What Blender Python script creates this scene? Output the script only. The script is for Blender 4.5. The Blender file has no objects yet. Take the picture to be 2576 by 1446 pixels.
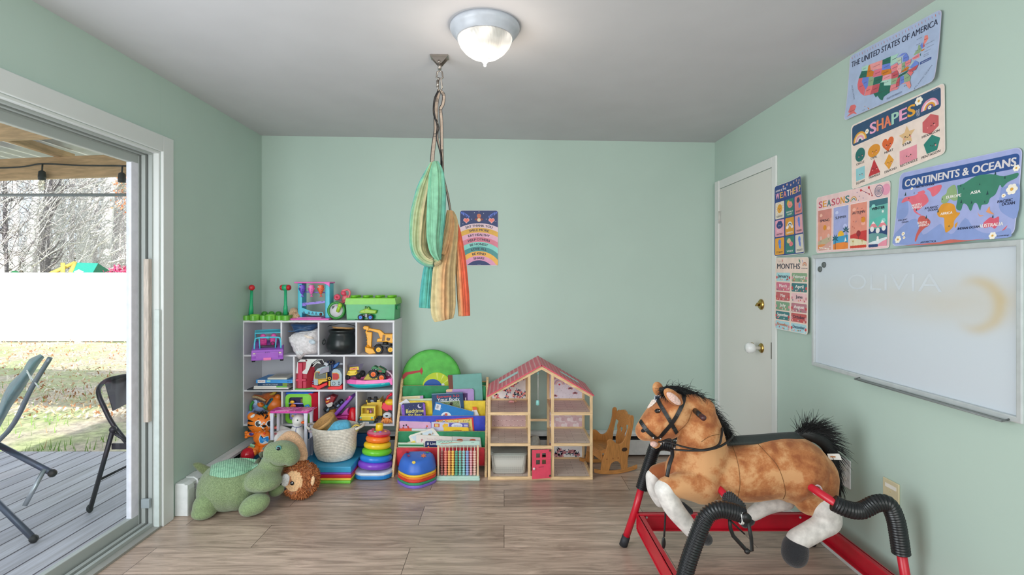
import bpy,bmesh,math,random
from mathutils import Vector,Matrix,Euler,noise
R = random.Random(7)
JR = random.Random(3)
PI = math.pi
# camera calibration: focal length in pixels, vanishing point, camera height
F,CX,HY,CH = 1296.0,1268.0,700.0,1.36
SC = bpy.context.scene
COL = SC.collection
V = Vector

def W(px,py,Y):
    return V(((px - CX) / F * Y,Y,CH - (py - HY) / F * Y))

class Fr:
    """a local frame: image-plane measurements at depth Y turned into metres about an origin"""
    def __init__(s,px,py,Y):
        s.px,s.py,s.s,s.o,s.Y = px,py,Y / F,W(px,py,Y),Y
    def __call__(s,x,y,d=0.0):
        k = (s.Y + d) / s.Y
        p = W(x,y,s.Y + d) - s.o
        return p
    def L(s,n):
        return n * s.s

# ---------------------------------------------------------------- materials
def lin(c):
    return tuple((x / 255 / 12.92) if x / 255 <= 0.04045 else ((x / 255 + 0.055) / 1.055) ** 2.4 for x in c[:3]) + (1.0,)

_mats = {}
def M(c,rough=0.5,kind='plain',metal=0.0,scale=1.0,alpha=1.0):
    key = (tuple(c),rough,kind,metal,scale,alpha)
    if key in _mats:
        return _mats[key]
    m = bpy.data.materials.new('%s_%d_%d_%d' % ((kind,) + tuple(int(x) for x in c[:3])))
    m.use_nodes = True
    nt = m.node_tree
    b = nt.nodes['Principled BSDF']
    b.inputs['Base Color'].default_value = lin(c)
    b.inputs['Roughness'].default_value = rough
    b.inputs['Metallic'].default_value = metal
    if alpha < 1: b.inputs['Alpha'].default_value = alpha
    def N(t,**k):
        n = nt.nodes.new(t)
        for a,v in k.items(): n.inputs[a].default_value = v
        return n
    def L(a,o,d,i): nt.links.new(a.outputs[o],d.inputs[i])
    tc = N('ShaderNodeTexCoord')
    def vary(src_scale,amt,detail=4,vec=None,stretch=None,contrast=(0.35,0.65)):
        n = N('ShaderNodeTexNoise');n.inputs['Scale'].default_value = src_scale;n.inputs['Detail'].default_value = detail
        if stretch:
            mp = N('ShaderNodeMapping');mp.inputs['Scale'].default_value = stretch
            L(tc,'Object',mp,'Vector');L(mp,'Vector',n,'Vector')
        else:
            L(tc,'Object',n,'Vector')
        r = N('ShaderNodeValToRGB')
        r.color_ramp.elements[0].position,r.color_ramp.elements[1].position = contrast
        d = tuple(max(0,x * (1 - amt)) for x in c[:3]);e = tuple(min(255,x * (1 + amt)) for x in c[:3])
        r.color_ramp.elements[0].color = lin(d);r.color_ramp.elements[1].color = lin(e)
        L(n,'Fac',r,'Fac');L(r,'Color',b,'Base Color')
        return n
    def bump(sc,st,dist=0.002,detail=3):
        n = N('ShaderNodeTexNoise');n.inputs['Scale'].default_value = sc;n.inputs['Detail'].default_value = detail
        L(tc,'Object',n,'Vector')
        bp = N('ShaderNodeBump');bp.inputs['Strength'].default_value = st;bp.inputs['Distance'].default_value = dist
        L(n,'Fac',bp,'Height');L(bp,'Normal',b,'Normal')
    if kind == 'fabric':
        vary(60 * scale,0.07);bump(400 * scale,0.3,0.001)
        b.inputs['Sheen Weight'].default_value = 0.2
    elif kind == 'plush':
        vary(150 * scale,0.09,6);bump(300 * scale,0.7,0.004,5)
        b.inputs['Sheen Weight'].default_value = 0.35
        b.inputs['Sheen Roughness'].default_value = 0.5
    elif kind == 'wood':
        vary(16 * scale,0.075,5,stretch=(1,8,8));bump(60,0.1)
    elif kind == 'woodz':
        vary(16 * scale,0.075,5,stretch=(8,8,1));bump(60,0.1)
    elif kind == 'paint':
        vary(2 * scale,0.008,3);bump(90 * scale,0.08,0.001)
    elif kind == 'ground':
        vary(9 * scale,0.3,8)
        bump(40 * scale,0.8,0.02)
    elif kind == 'speck':
        vary(30 * scale,0.25,6)
    elif kind == 'emit':
        b.inputs['Emission Color'].default_value = lin(c);b.inputs['Emission Strength'].default_value = scale
    else:
        vary(25,0.02,2)
        b.inputs['Coat Weight'].default_value = 0.0
    _mats[key] = m
    return m

def glass_mat(name,tint,gloss=0.06,rough=0.02):
    if name in _mats: return _mats[name]
    m = bpy.data.materials.new(name);m.use_nodes = True;nt = m.node_tree
    for n in list(nt.nodes): nt.nodes.remove(n)
    o = nt.nodes.new('ShaderNodeOutputMaterial');mx = nt.nodes.new('ShaderNodeMixShader')
    t = nt.nodes.new('ShaderNodeBsdfTransparent');g = nt.nodes.new('ShaderNodeBsdfGlossy')
    t.inputs['Color'].default_value = lin(tint);g.inputs['Roughness'].default_value = rough
    mx.inputs[0].default_value = gloss
    nt.links.new(t.outputs[0],mx.inputs[1]);nt.links.new(g.outputs[0],mx.inputs[2]);nt.links.new(mx.outputs[0],o.inputs[0])
    _mats[name] = m
    return m

# ---------------------------------------------------------------- mesh builder
def rotm(rx=0,ry=0,rz=0):
    return Euler((rx,ry,rz)).to_matrix()

class MB:
    def __init__(s):
        s.v,s.f,s.m,s.sm,s.mats = [],[],[],[],[]
    def mi(s,mat):
        if not isinstance(mat,bpy.types.Material): mat = M(mat)
        if mat not in s.mats: s.mats.append(mat)
        return s.mats.index(mat)
    def add(s,vs,fs,mat,smooth=False,T=None):
        b = len(s.v);k = s.mi(mat)
        s.v.extend((T @ V(p)) if T is not None else V(p) for p in vs)
        for f in fs:
            s.f.append(tuple(b + i for i in f));s.m.append(k);s.sm.append(smooth)
        return s
    def bm(s,bm,mat,smooth=False,T=None):
        bm.verts.ensure_lookup_table();bm.verts.index_update()
        s.add([v.co.copy() for v in bm.verts],[[v.index for v in f.verts] for f in bm.faces],mat,smooth,T)
        bm.free();return s
    def box(s,c,size,mat,bev=0.0,rot=None,seg=2):
        """box centred at c"""
        T = Matrix.Translation(V(c)) @ (rot.to_4x4() if rot is not None else Matrix())
        bm = bmesh.new();bmesh.ops.create_cube(bm,size=1.0)
        for v in bm.verts: v.co = V((v.co.x * size[0],v.co.y * size[1],v.co.z * size[2]))
        if bev > 0:
            bev = min(bev,min(size) * 0.49)
            bmesh.ops.bevel(bm,geom=bm.edges[:],offset=bev,segments=seg,affect='EDGES',profile=0.6)
        return s.bm(bm,mat,bev > 0 and seg > 2,T)
    def bx(s,lo,hi,mat,bev=0.0,seg=2):
        e = V((JR.random(),JR.random(),JR.random())) * .00022
        lo,hi = V(lo),V(hi)
        lo,hi = V([min(a,b) for a,b in zip(lo,hi)]) + e,V([max(a,b) for a,b in zip(lo,hi)]) - e
        return s.box((lo + hi) / 2,[abs(a) for a in (hi - lo)],mat,bev,None,seg)
    def tube(s,pts,r,mat,n=10,closed=False,caps=True,smooth=True,flat=1.0,up=None):
        pts = [V(p) for p in pts];N = len(pts)
        rs = r if isinstance(r,(list,tuple)) else [r] * N
        tan = []
        for i in range(N):
            a = pts[(i - 1) % N] if (i > 0 or closed) else pts[0]
            b = pts[(i + 1) % N] if (i < N - 1 or closed) else pts[-1]
            t = (b - a);tan.append(t.normalized() if t.length > 1e-9 else V((0,0,1)))
        u = V(up) if up is not None else (V((0,0,1)) if abs(tan[0].z) < 0.9 else V((1,0,0)))
        u = (u - tan[0] * u.dot(tan[0])).normalized()
        vs = []
        for i in range(N):
            t = tan[i]
            u = u - t * u.dot(t)
            u = u.normalized() if u.length > 1e-6 else t.orthogonal().normalized()
            w = t.cross(u)
            for k in range(n):
                a = 2 * PI * k / n
                vs.append(pts[i] + (u * math.cos(a) * flat + w * math.sin(a)) * rs[i])
        fs = []
        for i in range(N if closed else N - 1):
            j = (i + 1) % N
            for k in range(n):
                k2 = (k + 1) % n
                fs.append((i * n + k,i * n + k2,j * n + k2,j * n + k))
        if caps and not closed:
            fs.append(tuple(range(n - 1,-1,-1)));fs.append(tuple((N - 1) * n + k for k in range(n)))
        return s.add(vs,fs,mat,smooth)
    def cyl(s,p0,p1,r,mat,r1=None,n=20,smooth=True):
        return s.tube([p0,p1],[r,r if r1 is None else r1],mat,n,smooth=smooth)
    def lathe(s,prof,mat,n=24,T=None,smooth=True,sx=1.0,sy=1.0):
        vs,fs = [],[]
        for (r,z) in prof:
            for k in range(n):
                a = 2 * PI * k / n
                vs.append((r * math.cos(a) * sx,r * math.sin(a) * sy,z))
        for i in range(len(prof) - 1):
            for k in range(n):
                k2 = (k + 1) % n
                fs.append((i * n + k,i * n + k2,(i + 1) * n + k2,(i + 1) * n + k))
        if prof[0][0] > 1e-6: fs.append(tuple(range(n - 1,-1,-1)))
        if prof[-1][0] > 1e-6: fs.append(tuple((len(prof) - 1) * n + k for k in range(n)))
        return s.add(vs,fs,mat,smooth,T)
    def ell(s,c,r,mat,rot=None,n=20,m=12):
        if not isinstance(r,(tuple,list)): r = (r,r,r)
        T = Matrix.Translation(V(c)) @ (rot.to_4x4() if rot is not None else Matrix())
        vs,fs = [],[]
        for i in range(m + 1):
            a = PI * i / m
            for k in range(n):
                b = 2 * PI * k / n
                vs.append((r[0] * math.sin(a) * math.cos(b),r[1] * math.sin(a) * math.sin(b),r[2] * math.cos(a)))
        for i in range(m):
            for k in range(n):
                k2 = (k + 1) % n
                fs.append((i * n + k,(i + 1) * n + k,(i + 1) * n + k2,i * n + k2))
        return s.add(vs,fs,mat,True,T)
    def torus(s,c,Rr,r,mat,rot=None,n=28,m=12,sz=1.0):
        rot = rot or Matrix.Identity(3)
        vs,fs = [],[]
        for i in range(n):
            a = 2 * PI * i / n
            for k in range(m):
                b = 2 * PI * k / m
                vs.append(V(c) + rot @ V(((Rr + r * math.cos(b)) * math.cos(a),(Rr + r * math.cos(b)) * math.sin(a),r * math.sin(b) * sz)))
        for i in range(n):
            for k in range(m):
                fs.append((i * m + k,((i + 1) % n) * m + k,((i + 1) % n) * m + (k + 1) % m,i * m + (k + 1) % m))
        return s.add(vs,fs,mat,True)
    def prism(s,poly,d0,d1,mat,axis='y',bev=0.0,T=None,smooth=False,seg=2):
        """polygon of (a, b) points extruded from d0 to d1 along an axis (x: (y,z); y: (x,z); z: (x,y))"""
        def P(a,b,d): return {'y': (a,d,b),'x': (d,a,b),'z': (a,b,d)}[axis]
        n = len(poly);d0,d1 = min(d0,d1) + JR.random() * .00012,max(d0,d1) - JR.random() * .00012
        bm = bmesh.new()
        A = [bm.verts.new(P(a,b,d0)) for a,b in poly];B = [bm.verts.new(P(a,b,d1)) for a,b in poly]
        bm.faces.new(A);bm.faces.new(B[::-1])
        for i in range(n): bm.faces.new((A[i],B[i],B[(i + 1) % n],A[(i + 1) % n]))
        bmesh.ops.recalc_face_normals(bm,faces=bm.faces[:])
        if bev > 0:
            es = [e for e in bm.edges if len(set(e.verts) & set(A)) == 2 or len(set(e.verts) & set(B)) == 2]
            bmesh.ops.bevel(bm,geom=es,offset=bev,segments=seg,affect='EDGES',profile=0.5,clamp_overlap=True)
        return s.bm(bm,mat,smooth,T)
    def poly(s,pts,mat,T=None):
        return s.add(pts,[tuple(range(len(pts)))],mat,False,T)
    def grid(s,fn,nu,nv,mat,smooth=True,matfn=None,closed_u=False):
        vs = [fn(i / nu,j / nv) for j in range(nv + 1) for i in range(nu + 1)]
        for j in range(nv):
            pass
        if matfn is None:
            fs = [(j * (nu + 1) + i,j * (nu + 1) + i + 1,(j + 1) * (nu + 1) + i + 1,(j + 1) * (nu + 1) + i) for j in range(nv) for i in range(nu)]
            return s.add(vs,fs,mat,smooth)
        b = len(s.v);s.v.extend(V(p) for p in vs)
        for j in range(nv):
            for i in range(nu):
                s.f.append((b + j * (nu + 1) + i,b + j * (nu + 1) + i + 1,b + (j + 1) * (nu + 1) + i + 1,b + (j + 1) * (nu + 1) + i))
                s.m.append(s.mi(matfn((i + .5) / nu,(j + .5) / nv)));s.sm.append(smooth)
        return s
    def loft(s,rings,mat,smooth=True,caps=True):
        n = len(rings[0]);vs = [p for r in rings for p in r];fs = []
        for i in range(len(rings) - 1):
            for k in range(n):
                fs.append((i * n + k,i * n + (k + 1) % n,(i + 1) * n + (k + 1) % n,(i + 1) * n + k))
        if caps:
            fs.append(tuple(range(n - 1,-1,-1)));fs.append(tuple((len(rings) - 1) * n + k for k in range(n)))
        return s.add(vs,fs,mat,smooth)
    def mesh(s,name,off=None,recalc=True):
        me = bpy.data.meshes.new(name)
        vs = s.v if off is None else [p - off for p in s.v]
        me.from_pydata([tuple(p) for p in vs],[],s.f)
        for m in s.mats: me.materials.append(m)
        me.polygons.foreach_set('material_index',s.m)
        me.polygons.foreach_set('use_smooth',s.sm)
        if recalc:
            bm = bmesh.new();bm.from_mesh(me);bmesh.ops.recalc_face_normals(bm,faces=bm.faces[:]);bm.to_mesh(me);bm.free()
        me.update()
        return me

def props(o,label=None,cat=None,group=None,kind=None):
    if label: o['label'] = label
    if cat: o['category'] = cat
    if group: o['group'] = group
    if kind or cat: o['kind'] = kind or 'thing'
    return o

def thing(name,label,cat,loc=(0,0,0),rz=0.0,group=None,rot=None):
    o = bpy.data.objects.new(name,None);COL.objects.link(o)
    o.empty_display_size = 0.05
    o.location = loc;o.rotation_euler = rot or (0,0,rz)
    return props(o,label,cat,group)

def obj(name,mb,parent=None,label=None,cat=None,group=None,kind=None,loc=None,rot=None,off=None,recalc=True):
    me = mb if isinstance(mb,bpy.types.Mesh) else mb.mesh(name,off,recalc)
    o = bpy.data.objects.new(name,me);COL.objects.link(o)
    if parent is not None: o.parent = parent
    if off is not None: o.location = off
    if loc is not None: o.location = loc
    if rot is not None: o.rotation_euler = rot
    return props(o,label,cat,group,kind)

def struct(name,mb,label,cat='structure',parent=None):
    return obj(name,mb,parent,label,cat,None,'structure')

def solo(name,mb,label,cat,loc=(0,0,0),rz=0.0,group=None,rot=None):
    return obj(name,mb,None,label,cat,group,'thing',loc,rot or (0,0,rz))

def dup(root,loc=None,rz=None,label=None,group=None):
    r = root.copy();COL.objects.link(r)
    if loc is not None: r.location = loc
    if rz is not None: r.rotation_euler = (0,0,rz)
    if label: r['label'] = label
    if group: r['group'] = group
    for ch in list(root.children):
        c = ch.copy();COL.objects.link(c);c.parent = r
        for g in list(ch.children):
            d = g.copy();COL.objects.link(d);d.parent = c
    return r

def blob(mb,voxel,it=6,matfn=None,mats=None,name='blob'):
    """one continuous skin over overlapping shapes"""
    me = mb.mesh(name)
    o = bpy.data.objects.new('tmp',me);COL.objects.link(o)
    r = o.modifiers.new('r','REMESH');r.mode = 'VOXEL';r.voxel_size = voxel;r.use_smooth_shade = True
    if it:
        sm = o.modifiers.new('s','SMOOTH');sm.factor = 0.5;sm.iterations = it
    dg = bpy.context.evaluated_depsgraph_get();dg.update()
    ne = bpy.data.meshes.new_from_object(o.evaluated_get(dg))
    bpy.data.objects.remove(o);bpy.data.meshes.remove(me)
    ne.materials.clear()
    for m in (mats or mb.mats): ne.materials.append(m)
    ne.polygons.foreach_set('use_smooth',[True] * len(ne.polygons))
    ne.polygons.foreach_set('material_index',[matfn(p.center) if matfn else 0 for p in ne.polygons])
    ne.update()
    return ne

def arc(c,r,a0,a1,n,ry=None):
    ry = r if ry is None else ry
    return [(c[0] + r * math.cos(a0 + (a1 - a0) * i / n),c[1] + ry * math.sin(a0 + (a1 - a0) * i / n)) for i in range(n + 1)]

def rrect(x0,y0,x1,y1,r,n=4):
    return arc((x1 - r,y1 - r),r,0,PI / 2,n) + arc((x0 + r,y1 - r),r,PI / 2,PI,n) + arc((x0 + r,y0 + r),r,PI,1.5 * PI,n) + arc((x1 - r,y0 + r),r,1.5 * PI,2 * PI,n)

def bez(pts,n=8):
    """smooth curve through points (Catmull-Rom)"""
    pts = [V(p) for p in pts];out = []
    for i in range(len(pts) - 1):
        p0,p1,p2,p3 = pts[max(i - 1,0)],pts[i],pts[i + 1],pts[min(i + 2,len(pts) - 1)]
        for k in range(n):
            t = k / n
            out.append(0.5 * ((2 * p1) + (p2 - p0) * t + (2 * p0 - 5 * p1 + 4 * p2 - p3) * t * t + (3 * p1 - p0 - 3 * p2 + p3) * t ** 3))
    out.append(pts[-1])
    return out

def lerps(a,n):
    """resample a list of numbers to n values"""
    out = []
    for i in range(n):
        t = i / (n - 1) * (len(a) - 1);k = min(int(t),len(a) - 2)
        out.append(a[k] + (a[k + 1] - a[k]) * (t - k))
    return out

_txt = {}
def text2d(s,bold=0.02,space=1.0):
    """glyph outlines of a word as flat faces: (verts, faces, width), cap height about 0.7"""
    bold = 0.0 if 'M' in s else min(bold,.008);k = (s,bold,space)
    if k in _txt: return _txt[k]
    cu = bpy.data.curves.new('t','FONT');cu.body = s;cu.resolution_u = 3;cu.offset = bold;cu.space_character = space
    o = bpy.data.objects.new('t',cu);COL.objects.link(o)
    dg = bpy.context.evaluated_depsgraph_get();dg.update()
    me = bpy.data.meshes.new_from_object(o.evaluated_get(dg))
    vs = [(v.co.x,v.co.y) for v in me.vertices];fs = [tuple(p.vertices) for p in me.polygons]
    bpy.data.objects.remove(o);bpy.data.curves.remove(cu);bpy.data.meshes.remove(me)
    if vs:
        x0 = min(v[0] for v in vs);vs = [(x - x0,y) for x,y in vs];w = max(v[0] for v in vs)
    else: w = 0
    _txt[k] = (vs,fs,w)
    return _txt[k]

def text_on(mb,s,T,h,mat,width=None,bold=0.02,align='c'):
    """lettering lying in the local XZ plane of T (x right, z up), cap height h"""
    vs,fs,w = text2d(s,bold)
    k = h / 0.7;kx = k if width is None else width / max(w,1e-6)
    ox = {'c': -w / 2,'l': 0,'r': -w}[align]
    mb.add([((x + ox) * kx,0,y * k) for x,y in vs],fs,mat,False,T)

def crop(x0,y0,k):
    return lambda x,y: (x0 + x / k,y0 + y / k)

class Fr:
    """local frame of a thing: picture measurements at depth Y become metres about the thing's base"""
    def __init__(s,x,y,Y,c=None,z=None):
        s.c = c or (lambda a,b: (a,b));s.Y = Y;s.s = Y / F
        s.o = W(*s.c(x,y),Y)
        if z is not None: s.o.z = z
    def __call__(s,x,y,d=0.0):
        return W(*s.c(x,y),s.Y + d) - s.o
    def k(s,n=1.0):
        a = s.c(0,0);b = s.c(n,0);return (b[0] - a[0]) * s.s
    def xz(s,pts,d=0.0):
        return [(p.x,p.z) for p in (s(x,y,d) for x,y in pts)]

def wheel(parent,c,r,w,tyre,hub,ax='y',n=14,tread=.06,name='wheel',rot=None,hubr=.55):
    m = MB();g = []
    for i in range(n * 4):
        a = 2 * PI * i / (n * 4);rr = r * (1 - (tread if i % 4 in (2,3) else 0));g.append((rr * math.cos(a),rr * math.sin(a)))
    m.prism(g,-w / 2,w / 2,tyre,ax,w * .12)
    T = Matrix.Translation(V((0,0,0))) @ (Matrix.Rotation(PI / 2,4,'X') if ax == 'y' else Matrix.Rotation(PI / 2,4,'Y'))
    for sg in (1,-1):
        m.lathe([(r * hubr,sg * w * .42),(r * hubr,sg * w * .54),(r * hubr * .8,sg * w * .5),(r * .2,sg * w * .5),(r * .18,sg * w * .58),(0,sg * w * .58)],hub,16,T)
    o = obj(name,m,parent);o.location = c
    if rot is not None: o.rotation_euler = rot
    return o

def soft(lst,mat,voxel,it=6,matfn=None,mats=None):
    """plush body: union of ellipsoids and tapered limbs -> one skin. items ('e', c, r, rot) or ('t', pts, radii)"""
    m = MB()
    for a in lst:
        if a[0] == 'e': m.ell(a[1],a[2],mat,a[3] if len(a) > 3 else None,24,16)
        else:
            pts = a[1];rs = list(a[2]) if isinstance(a[2],(list,tuple)) else [a[2]] * len(pts)
            sp = bez(pts,6);m.tube(sp,lerps(rs,len(sp)),mat,18)
            m.ell(pts[0],rs[0] * .98,mat,None,16,10);m.ell(pts[-1],rs[-1] * .98,mat,None,16,10)
    return blob(m,voxel,it,matfn,mats)

from mathutils.bvhtree import BVHTree
CAMP = V((0,0,CH))
def bvh_of(*meshes):
    vs,fs = [],[]
    for me in meshes:
        b = len(vs);vs += [v.co.copy() for v in me.vertices];fs += [tuple(b + i for i in p.vertices) for p in me.polygons]
    return BVHTree.FromPolygons(vs,fs)
def onto(bv,f,x,y,off=.002,dflt=0.0):
    """point of a soft body's surface at a measured place, lifted by off"""
    p = W(*f.c(x,y),f.Y);o = CAMP - f.o;d = (p - CAMP).normalized()
    h = bv.ray_cast(o,d)
    if h[0] is None:
        return f(x,y,dflt)
    return h[0] + h[1] * off
def strap(mb,bv,f,pts,w,th,mat,off=.003,n=8,up=None):
    pp = bez([(x,y,0) for x,y in pts],n);q = []
    for p in pp:
        P_ = W(*f.c(p.x,p.y),f.Y);o = CAMP - f.o;d = (P_ - CAMP).normalized();h = bv.ray_cast(o,d)
        if h[0] is not None: q.append((h[0] + h[1] * off,h[1]))
        elif q: q.append((f(p.x,p.y,q[-1][0].y),q[-1][1]))
    if len(q) < 2: return
    rings = []
    for i,(p,nn) in enumerate(q):
        t = (q[min(i + 1,len(q) - 1)][0] - q[max(i - 1,0)][0]).normalized();s = t.cross(nn).normalized()
        rings.append([p + s * w / 2 - nn * th,p + s * w / 2 + nn * th,p - s * w / 2 + nn * th,p - s * w / 2 - nn * th])
    mb.loft(rings,mat,False)
def strands(mb,roots,mat,n,length,drop=.5,w=.0022,seg=4,spread=.35,rr=None):
    """hair locks: roots = list of (point, direction); thin tapering three-sided strands"""
    rr = rr or R
    for i in range(n):
        k = rr.random() * (len(roots) - 1);a = int(k);fr = k - a
        p = roots[a][0].lerp(roots[min(a + 1,len(roots) - 1)][0],fr);d = roots[a][1].lerp(roots[min(a + 1,len(roots) - 1)][1],fr)
        L_ = roots[a][2] * (1 - fr) + roots[min(a + 1,len(roots) - 1)][2] * fr if len(roots[0]) > 2 else length
        d = (d.normalized() + V((rr.gauss(0,spread),rr.gauss(0,spread),rr.gauss(0,spread)))).normalized()
        p = p + V((rr.gauss(0,.004),rr.gauss(0,.006),rr.gauss(0,.003)))
        L_ *= rr.uniform(.6,1.15);pts = [p]
        for s in range(seg):
            d = (d + V((0,0,-drop / seg))).normalized();pts.append(pts[-1] + d * L_ / seg)
        mb.tube(pts,[w * (1 - .85 * s / seg) for s in range(seg + 1)],mat,3,caps=False)
# ================================================================ the room
XL,XR,YB,YR = -1.882,1.636,4.0,-1.3
ZL,ZR = 2.468,2.414          # the ceiling drops a little to the right
def zc(x): return ZL + (ZR - ZL) * (x - XL) / (XR - XL)
def nodes_mat(name):
    m = bpy.data.materials.new(name);m.use_nodes = True
    return m,m.node_tree,m.node_tree.nodes['Principled BSDF']
def floor_mat(name,c1,c2,bw,rh,rot=0.0,mortar=(60,50,45),grain=(1.0,14.0),rough=0.35,ms=0.0025,dark=0.6,off=0.37):
    m,nt,b = nodes_mat(name)
    N = nt.nodes.new
    tc = N('ShaderNodeTexCoord');mp = N('ShaderNodeMapping');mp.inputs['Rotation'].default_value = (0,0,rot)
    nt.links.new(tc.outputs['Object'],mp.inputs['Vector'])
    br = N('ShaderNodeTexBrick');br.offset = off;br.squash = 1
    br.inputs['Color1'].default_value = lin(c1);br.inputs['Color2'].default_value = lin(c2);br.inputs['Mortar'].default_value = lin(mortar)
    br.inputs['Scale'].default_value = 1;br.inputs['Mortar Size'].default_value = ms;br.inputs['Mortar Smooth'].default_value = 0.3
    br.inputs['Brick Width'].default_value = bw;br.inputs['Row Height'].default_value = rh
    nt.links.new(mp.outputs[0],br.inputs['Vector'])
    # wood grain: noise stretched along the plank, moved per plank by the plank's own tone
    m2 = N('ShaderNodeMapping');m2.inputs['Scale'].default_value = (grain[0],grain[1],1)
    nt.links.new(mp.outputs[0],m2.inputs['Vector'])
    ad = N('ShaderNodeVectorMath');ad.operation = 'ADD'
    sx = N('ShaderNodeVectorMath');sx.operation = 'SCALE';sx.inputs['Scale'].default_value = 37.0
    nt.links.new(br.outputs['Color'],sx.inputs[0]);nt.links.new(m2.outputs[0],ad.inputs[0]);nt.links.new(sx.outputs[0],ad.inputs[1])
    n1 = N('ShaderNodeTexNoise');n1.inputs['Scale'].default_value = 2.2;n1.inputs['Detail'].default_value = 9;n1.inputs['Roughness'].default_value = 0.62;n1.inputs['Distortion'].default_value = 1.3
    nt.links.new(ad.outputs[0],n1.inputs['Vector'])
    rp = N('ShaderNodeValToRGB');rp.color_ramp.elements[0].position = 0.33;rp.color_ramp.elements[1].position = 0.68
    rp.color_ramp.elements[0].color = (dark,dark * 0.98,dark * 0.95,1);rp.color_ramp.elements[1].color = (1.12,1.12,1.12,1)
    nt.links.new(n1.outputs['Fac'],rp.inputs['Fac'])
    mx = N('ShaderNodeMix');mx.data_type = 'RGBA';mx.blend_type = 'MULTIPLY';mx.inputs['Factor'].default_value = 1.0
    nt.links.new(br.outputs['Color'],mx.inputs[6]);nt.links.new(rp.outputs['Color'],mx.inputs[7]);nt.links.new(mx.outputs[2],b.inputs['Base Color'])
    bp = N('ShaderNodeBump');bp.inputs['Strength'].default_value = 0.12;bp.inputs['Distance'].default_value = 0.002
    nt.links.new(n1.outputs['Fac'],bp.inputs['Height']);nt.links.new(bp.outputs[0],b.inputs['Normal'])
    b.inputs['Roughness'].default_value = rough
    return m
GREEN = M((183,204,194),0.55,'paint')
CEIL = M((196,196,200),0.8,'paint',scale=2.0)
TRIM = M((226,228,226),0.4,'paint')
f = MB();f.bx((XL - 0.14,YR,-0.05),(XR + 0.12,YB + 0.1,0),floor_mat('laminate',(210,186,169),(180,157,142),1.28,0.2365,grain=(1.3,11.0),dark=.54,rough=.3,ms=.0014))
o = struct('floor',f,'grey brown wood laminate plank floor of the playroom','floor')
c = MB();x0,x1 = XL - 0.14,XR + 0.12
c.add([(x0,YR,zc(x0)),(x1,YR,zc(x1)),(x1,YB + .1,zc(x1)),(x0,YB + .1,zc(x0)),(x0,YR,zc(x0) + .1),(x1,YR,zc(x1) + .1),(x1,YB + .1,zc(x1) + .1),(x0,YB + .1,zc(x0) + .1)],
      [(0,1,2,3),(4,5,6,7),(0,1,5,4),(1,2,6,5),(2,3,7,6),(3,0,4,7)],CEIL)
struct('ceiling',c,'flat grey white painted ceiling with hanging lamp','ceiling')
w = MB();w.bx((XL - 0.14,YB,0),(XR + 0.12,YB + 0.1,2.6),GREEN);struct('wall_back',w,'plain mint green back wall behind shelf and dollhouse','wall')
w = MB();w.bx((XR,YR,0),(XR + 0.12,YB,2.6),GREEN);struct('wall_right',w,'mint green right wall with posters and whiteboard','wall')
DY0,DY1,DZ = -0.1,2.82,2.053       # the sliding door opening
w = MB();w.bx((XL - 0.13,DY1,0),(XL,YB,2.6),GREEN);w.bx((XL - 0.13,DY0,DZ),(XL,DY1,2.6),GREEN);w.bx((XL - 0.13,YR,0),(XL,DY0,2.6),GREEN)
struct('wall_left',w,'mint green left wall around the sliding patio door','wall')
w = MB();w.bx((XL - 0.14,YR - 0.1,0),(XR + 0.12,YR,2.6),GREEN);struct('wall_rear',w,'mint green wall behind the camera','wall')
# --- sliding patio door
t = thing('door_1','white framed sliding glass patio door open to the deck view','sliding door',(XL,DY1,0));t['kind'] = 'structure'
TR2 = M((214,218,217),0.45,'paint');ALU = M((172,178,176),0.4,'paint',0.1);ALD = M((96,100,100),0.5);SASH = M((226,226,236),0.4)
m = MB();tw = 0.088
m.bx((-0.0,0,0),(0.018,tw,DZ + tw),TR2,0.004);m.bx((-0.0,DY0 - DY1,DZ),(0.018,0,DZ + tw),TR2,0.004)
obj('casing',m,t)
m = MB()                                       # jamb and head frame with grooves
for (xa,xb,th,mt) in ((-0.03,0.0,0.012,TR2),(-0.05,-0.03,0.022,ALU),(-0.064,-0.05,0.008,ALD),(-0.085,-0.064,0.026,ALU),(-0.094,-0.085,0.012,ALD),(-0.13,-0.094,0.032,ALU)):
    m.bx((xa,-th,0),(xb,0,DZ),mt);m.bx((xa,DY0 - DY1,DZ - th),(xb,-th,DZ),mt)
obj('jamb',m,t)
m = MB()
for (xa,xb,z,mt) in ((-0.03,0.012,0.012,M((150,150,145),.4)),(-0.05,-0.03,0.03,ALU),(-0.064,-0.05,0.012,ALD),(-0.085,-0.064,0.034,ALU),(-0.13,-0.085,0.02,ALD)):
    m.bx((xa,DY0 - DY1,0.0),(xb,-0.01,z),mt)
obj('sill_track',m,t)
s = MB();g0,g1 = DY0 - DY1 + 0.02,-0.03     # sash: stile, rails
s.bx((-0.125,g1 - 0.055,0.022),(-0.097,g1,DZ - 0.03),SASH,0.004);s.bx((-0.125,g0,0.022),(-0.097,g0 + 0.055,DZ - 0.03),SASH,0.004)
s.bx((-0.125,g0,0.022),(-0.097,g1,0.085),ALU,0.004);s.bx((-0.125,g0,DZ - 0.075),(-0.097,g1,DZ - 0.03),ALU,0.004)
so = obj('sash',s,t)
gl = MB();gl.add([(-0.111,g0 + .05,.08),(-0.111,g1 - .05,.08),(-0.111,g1 - .05,DZ - .07),(-0.111,g0 + .05,DZ - .07)],[(0,1,2,3)],glass_mat('window_glass',(246,250,250),0.035))
obj('pane',gl,so)
h = MB();h.bx((-0.058,-0.05,0.585),(-0.03,-0.022,1.465),M((188,176,166),0.5,'woodz'),0.003);obj('handle',h,t,'long pale wooden pull bar')
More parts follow.
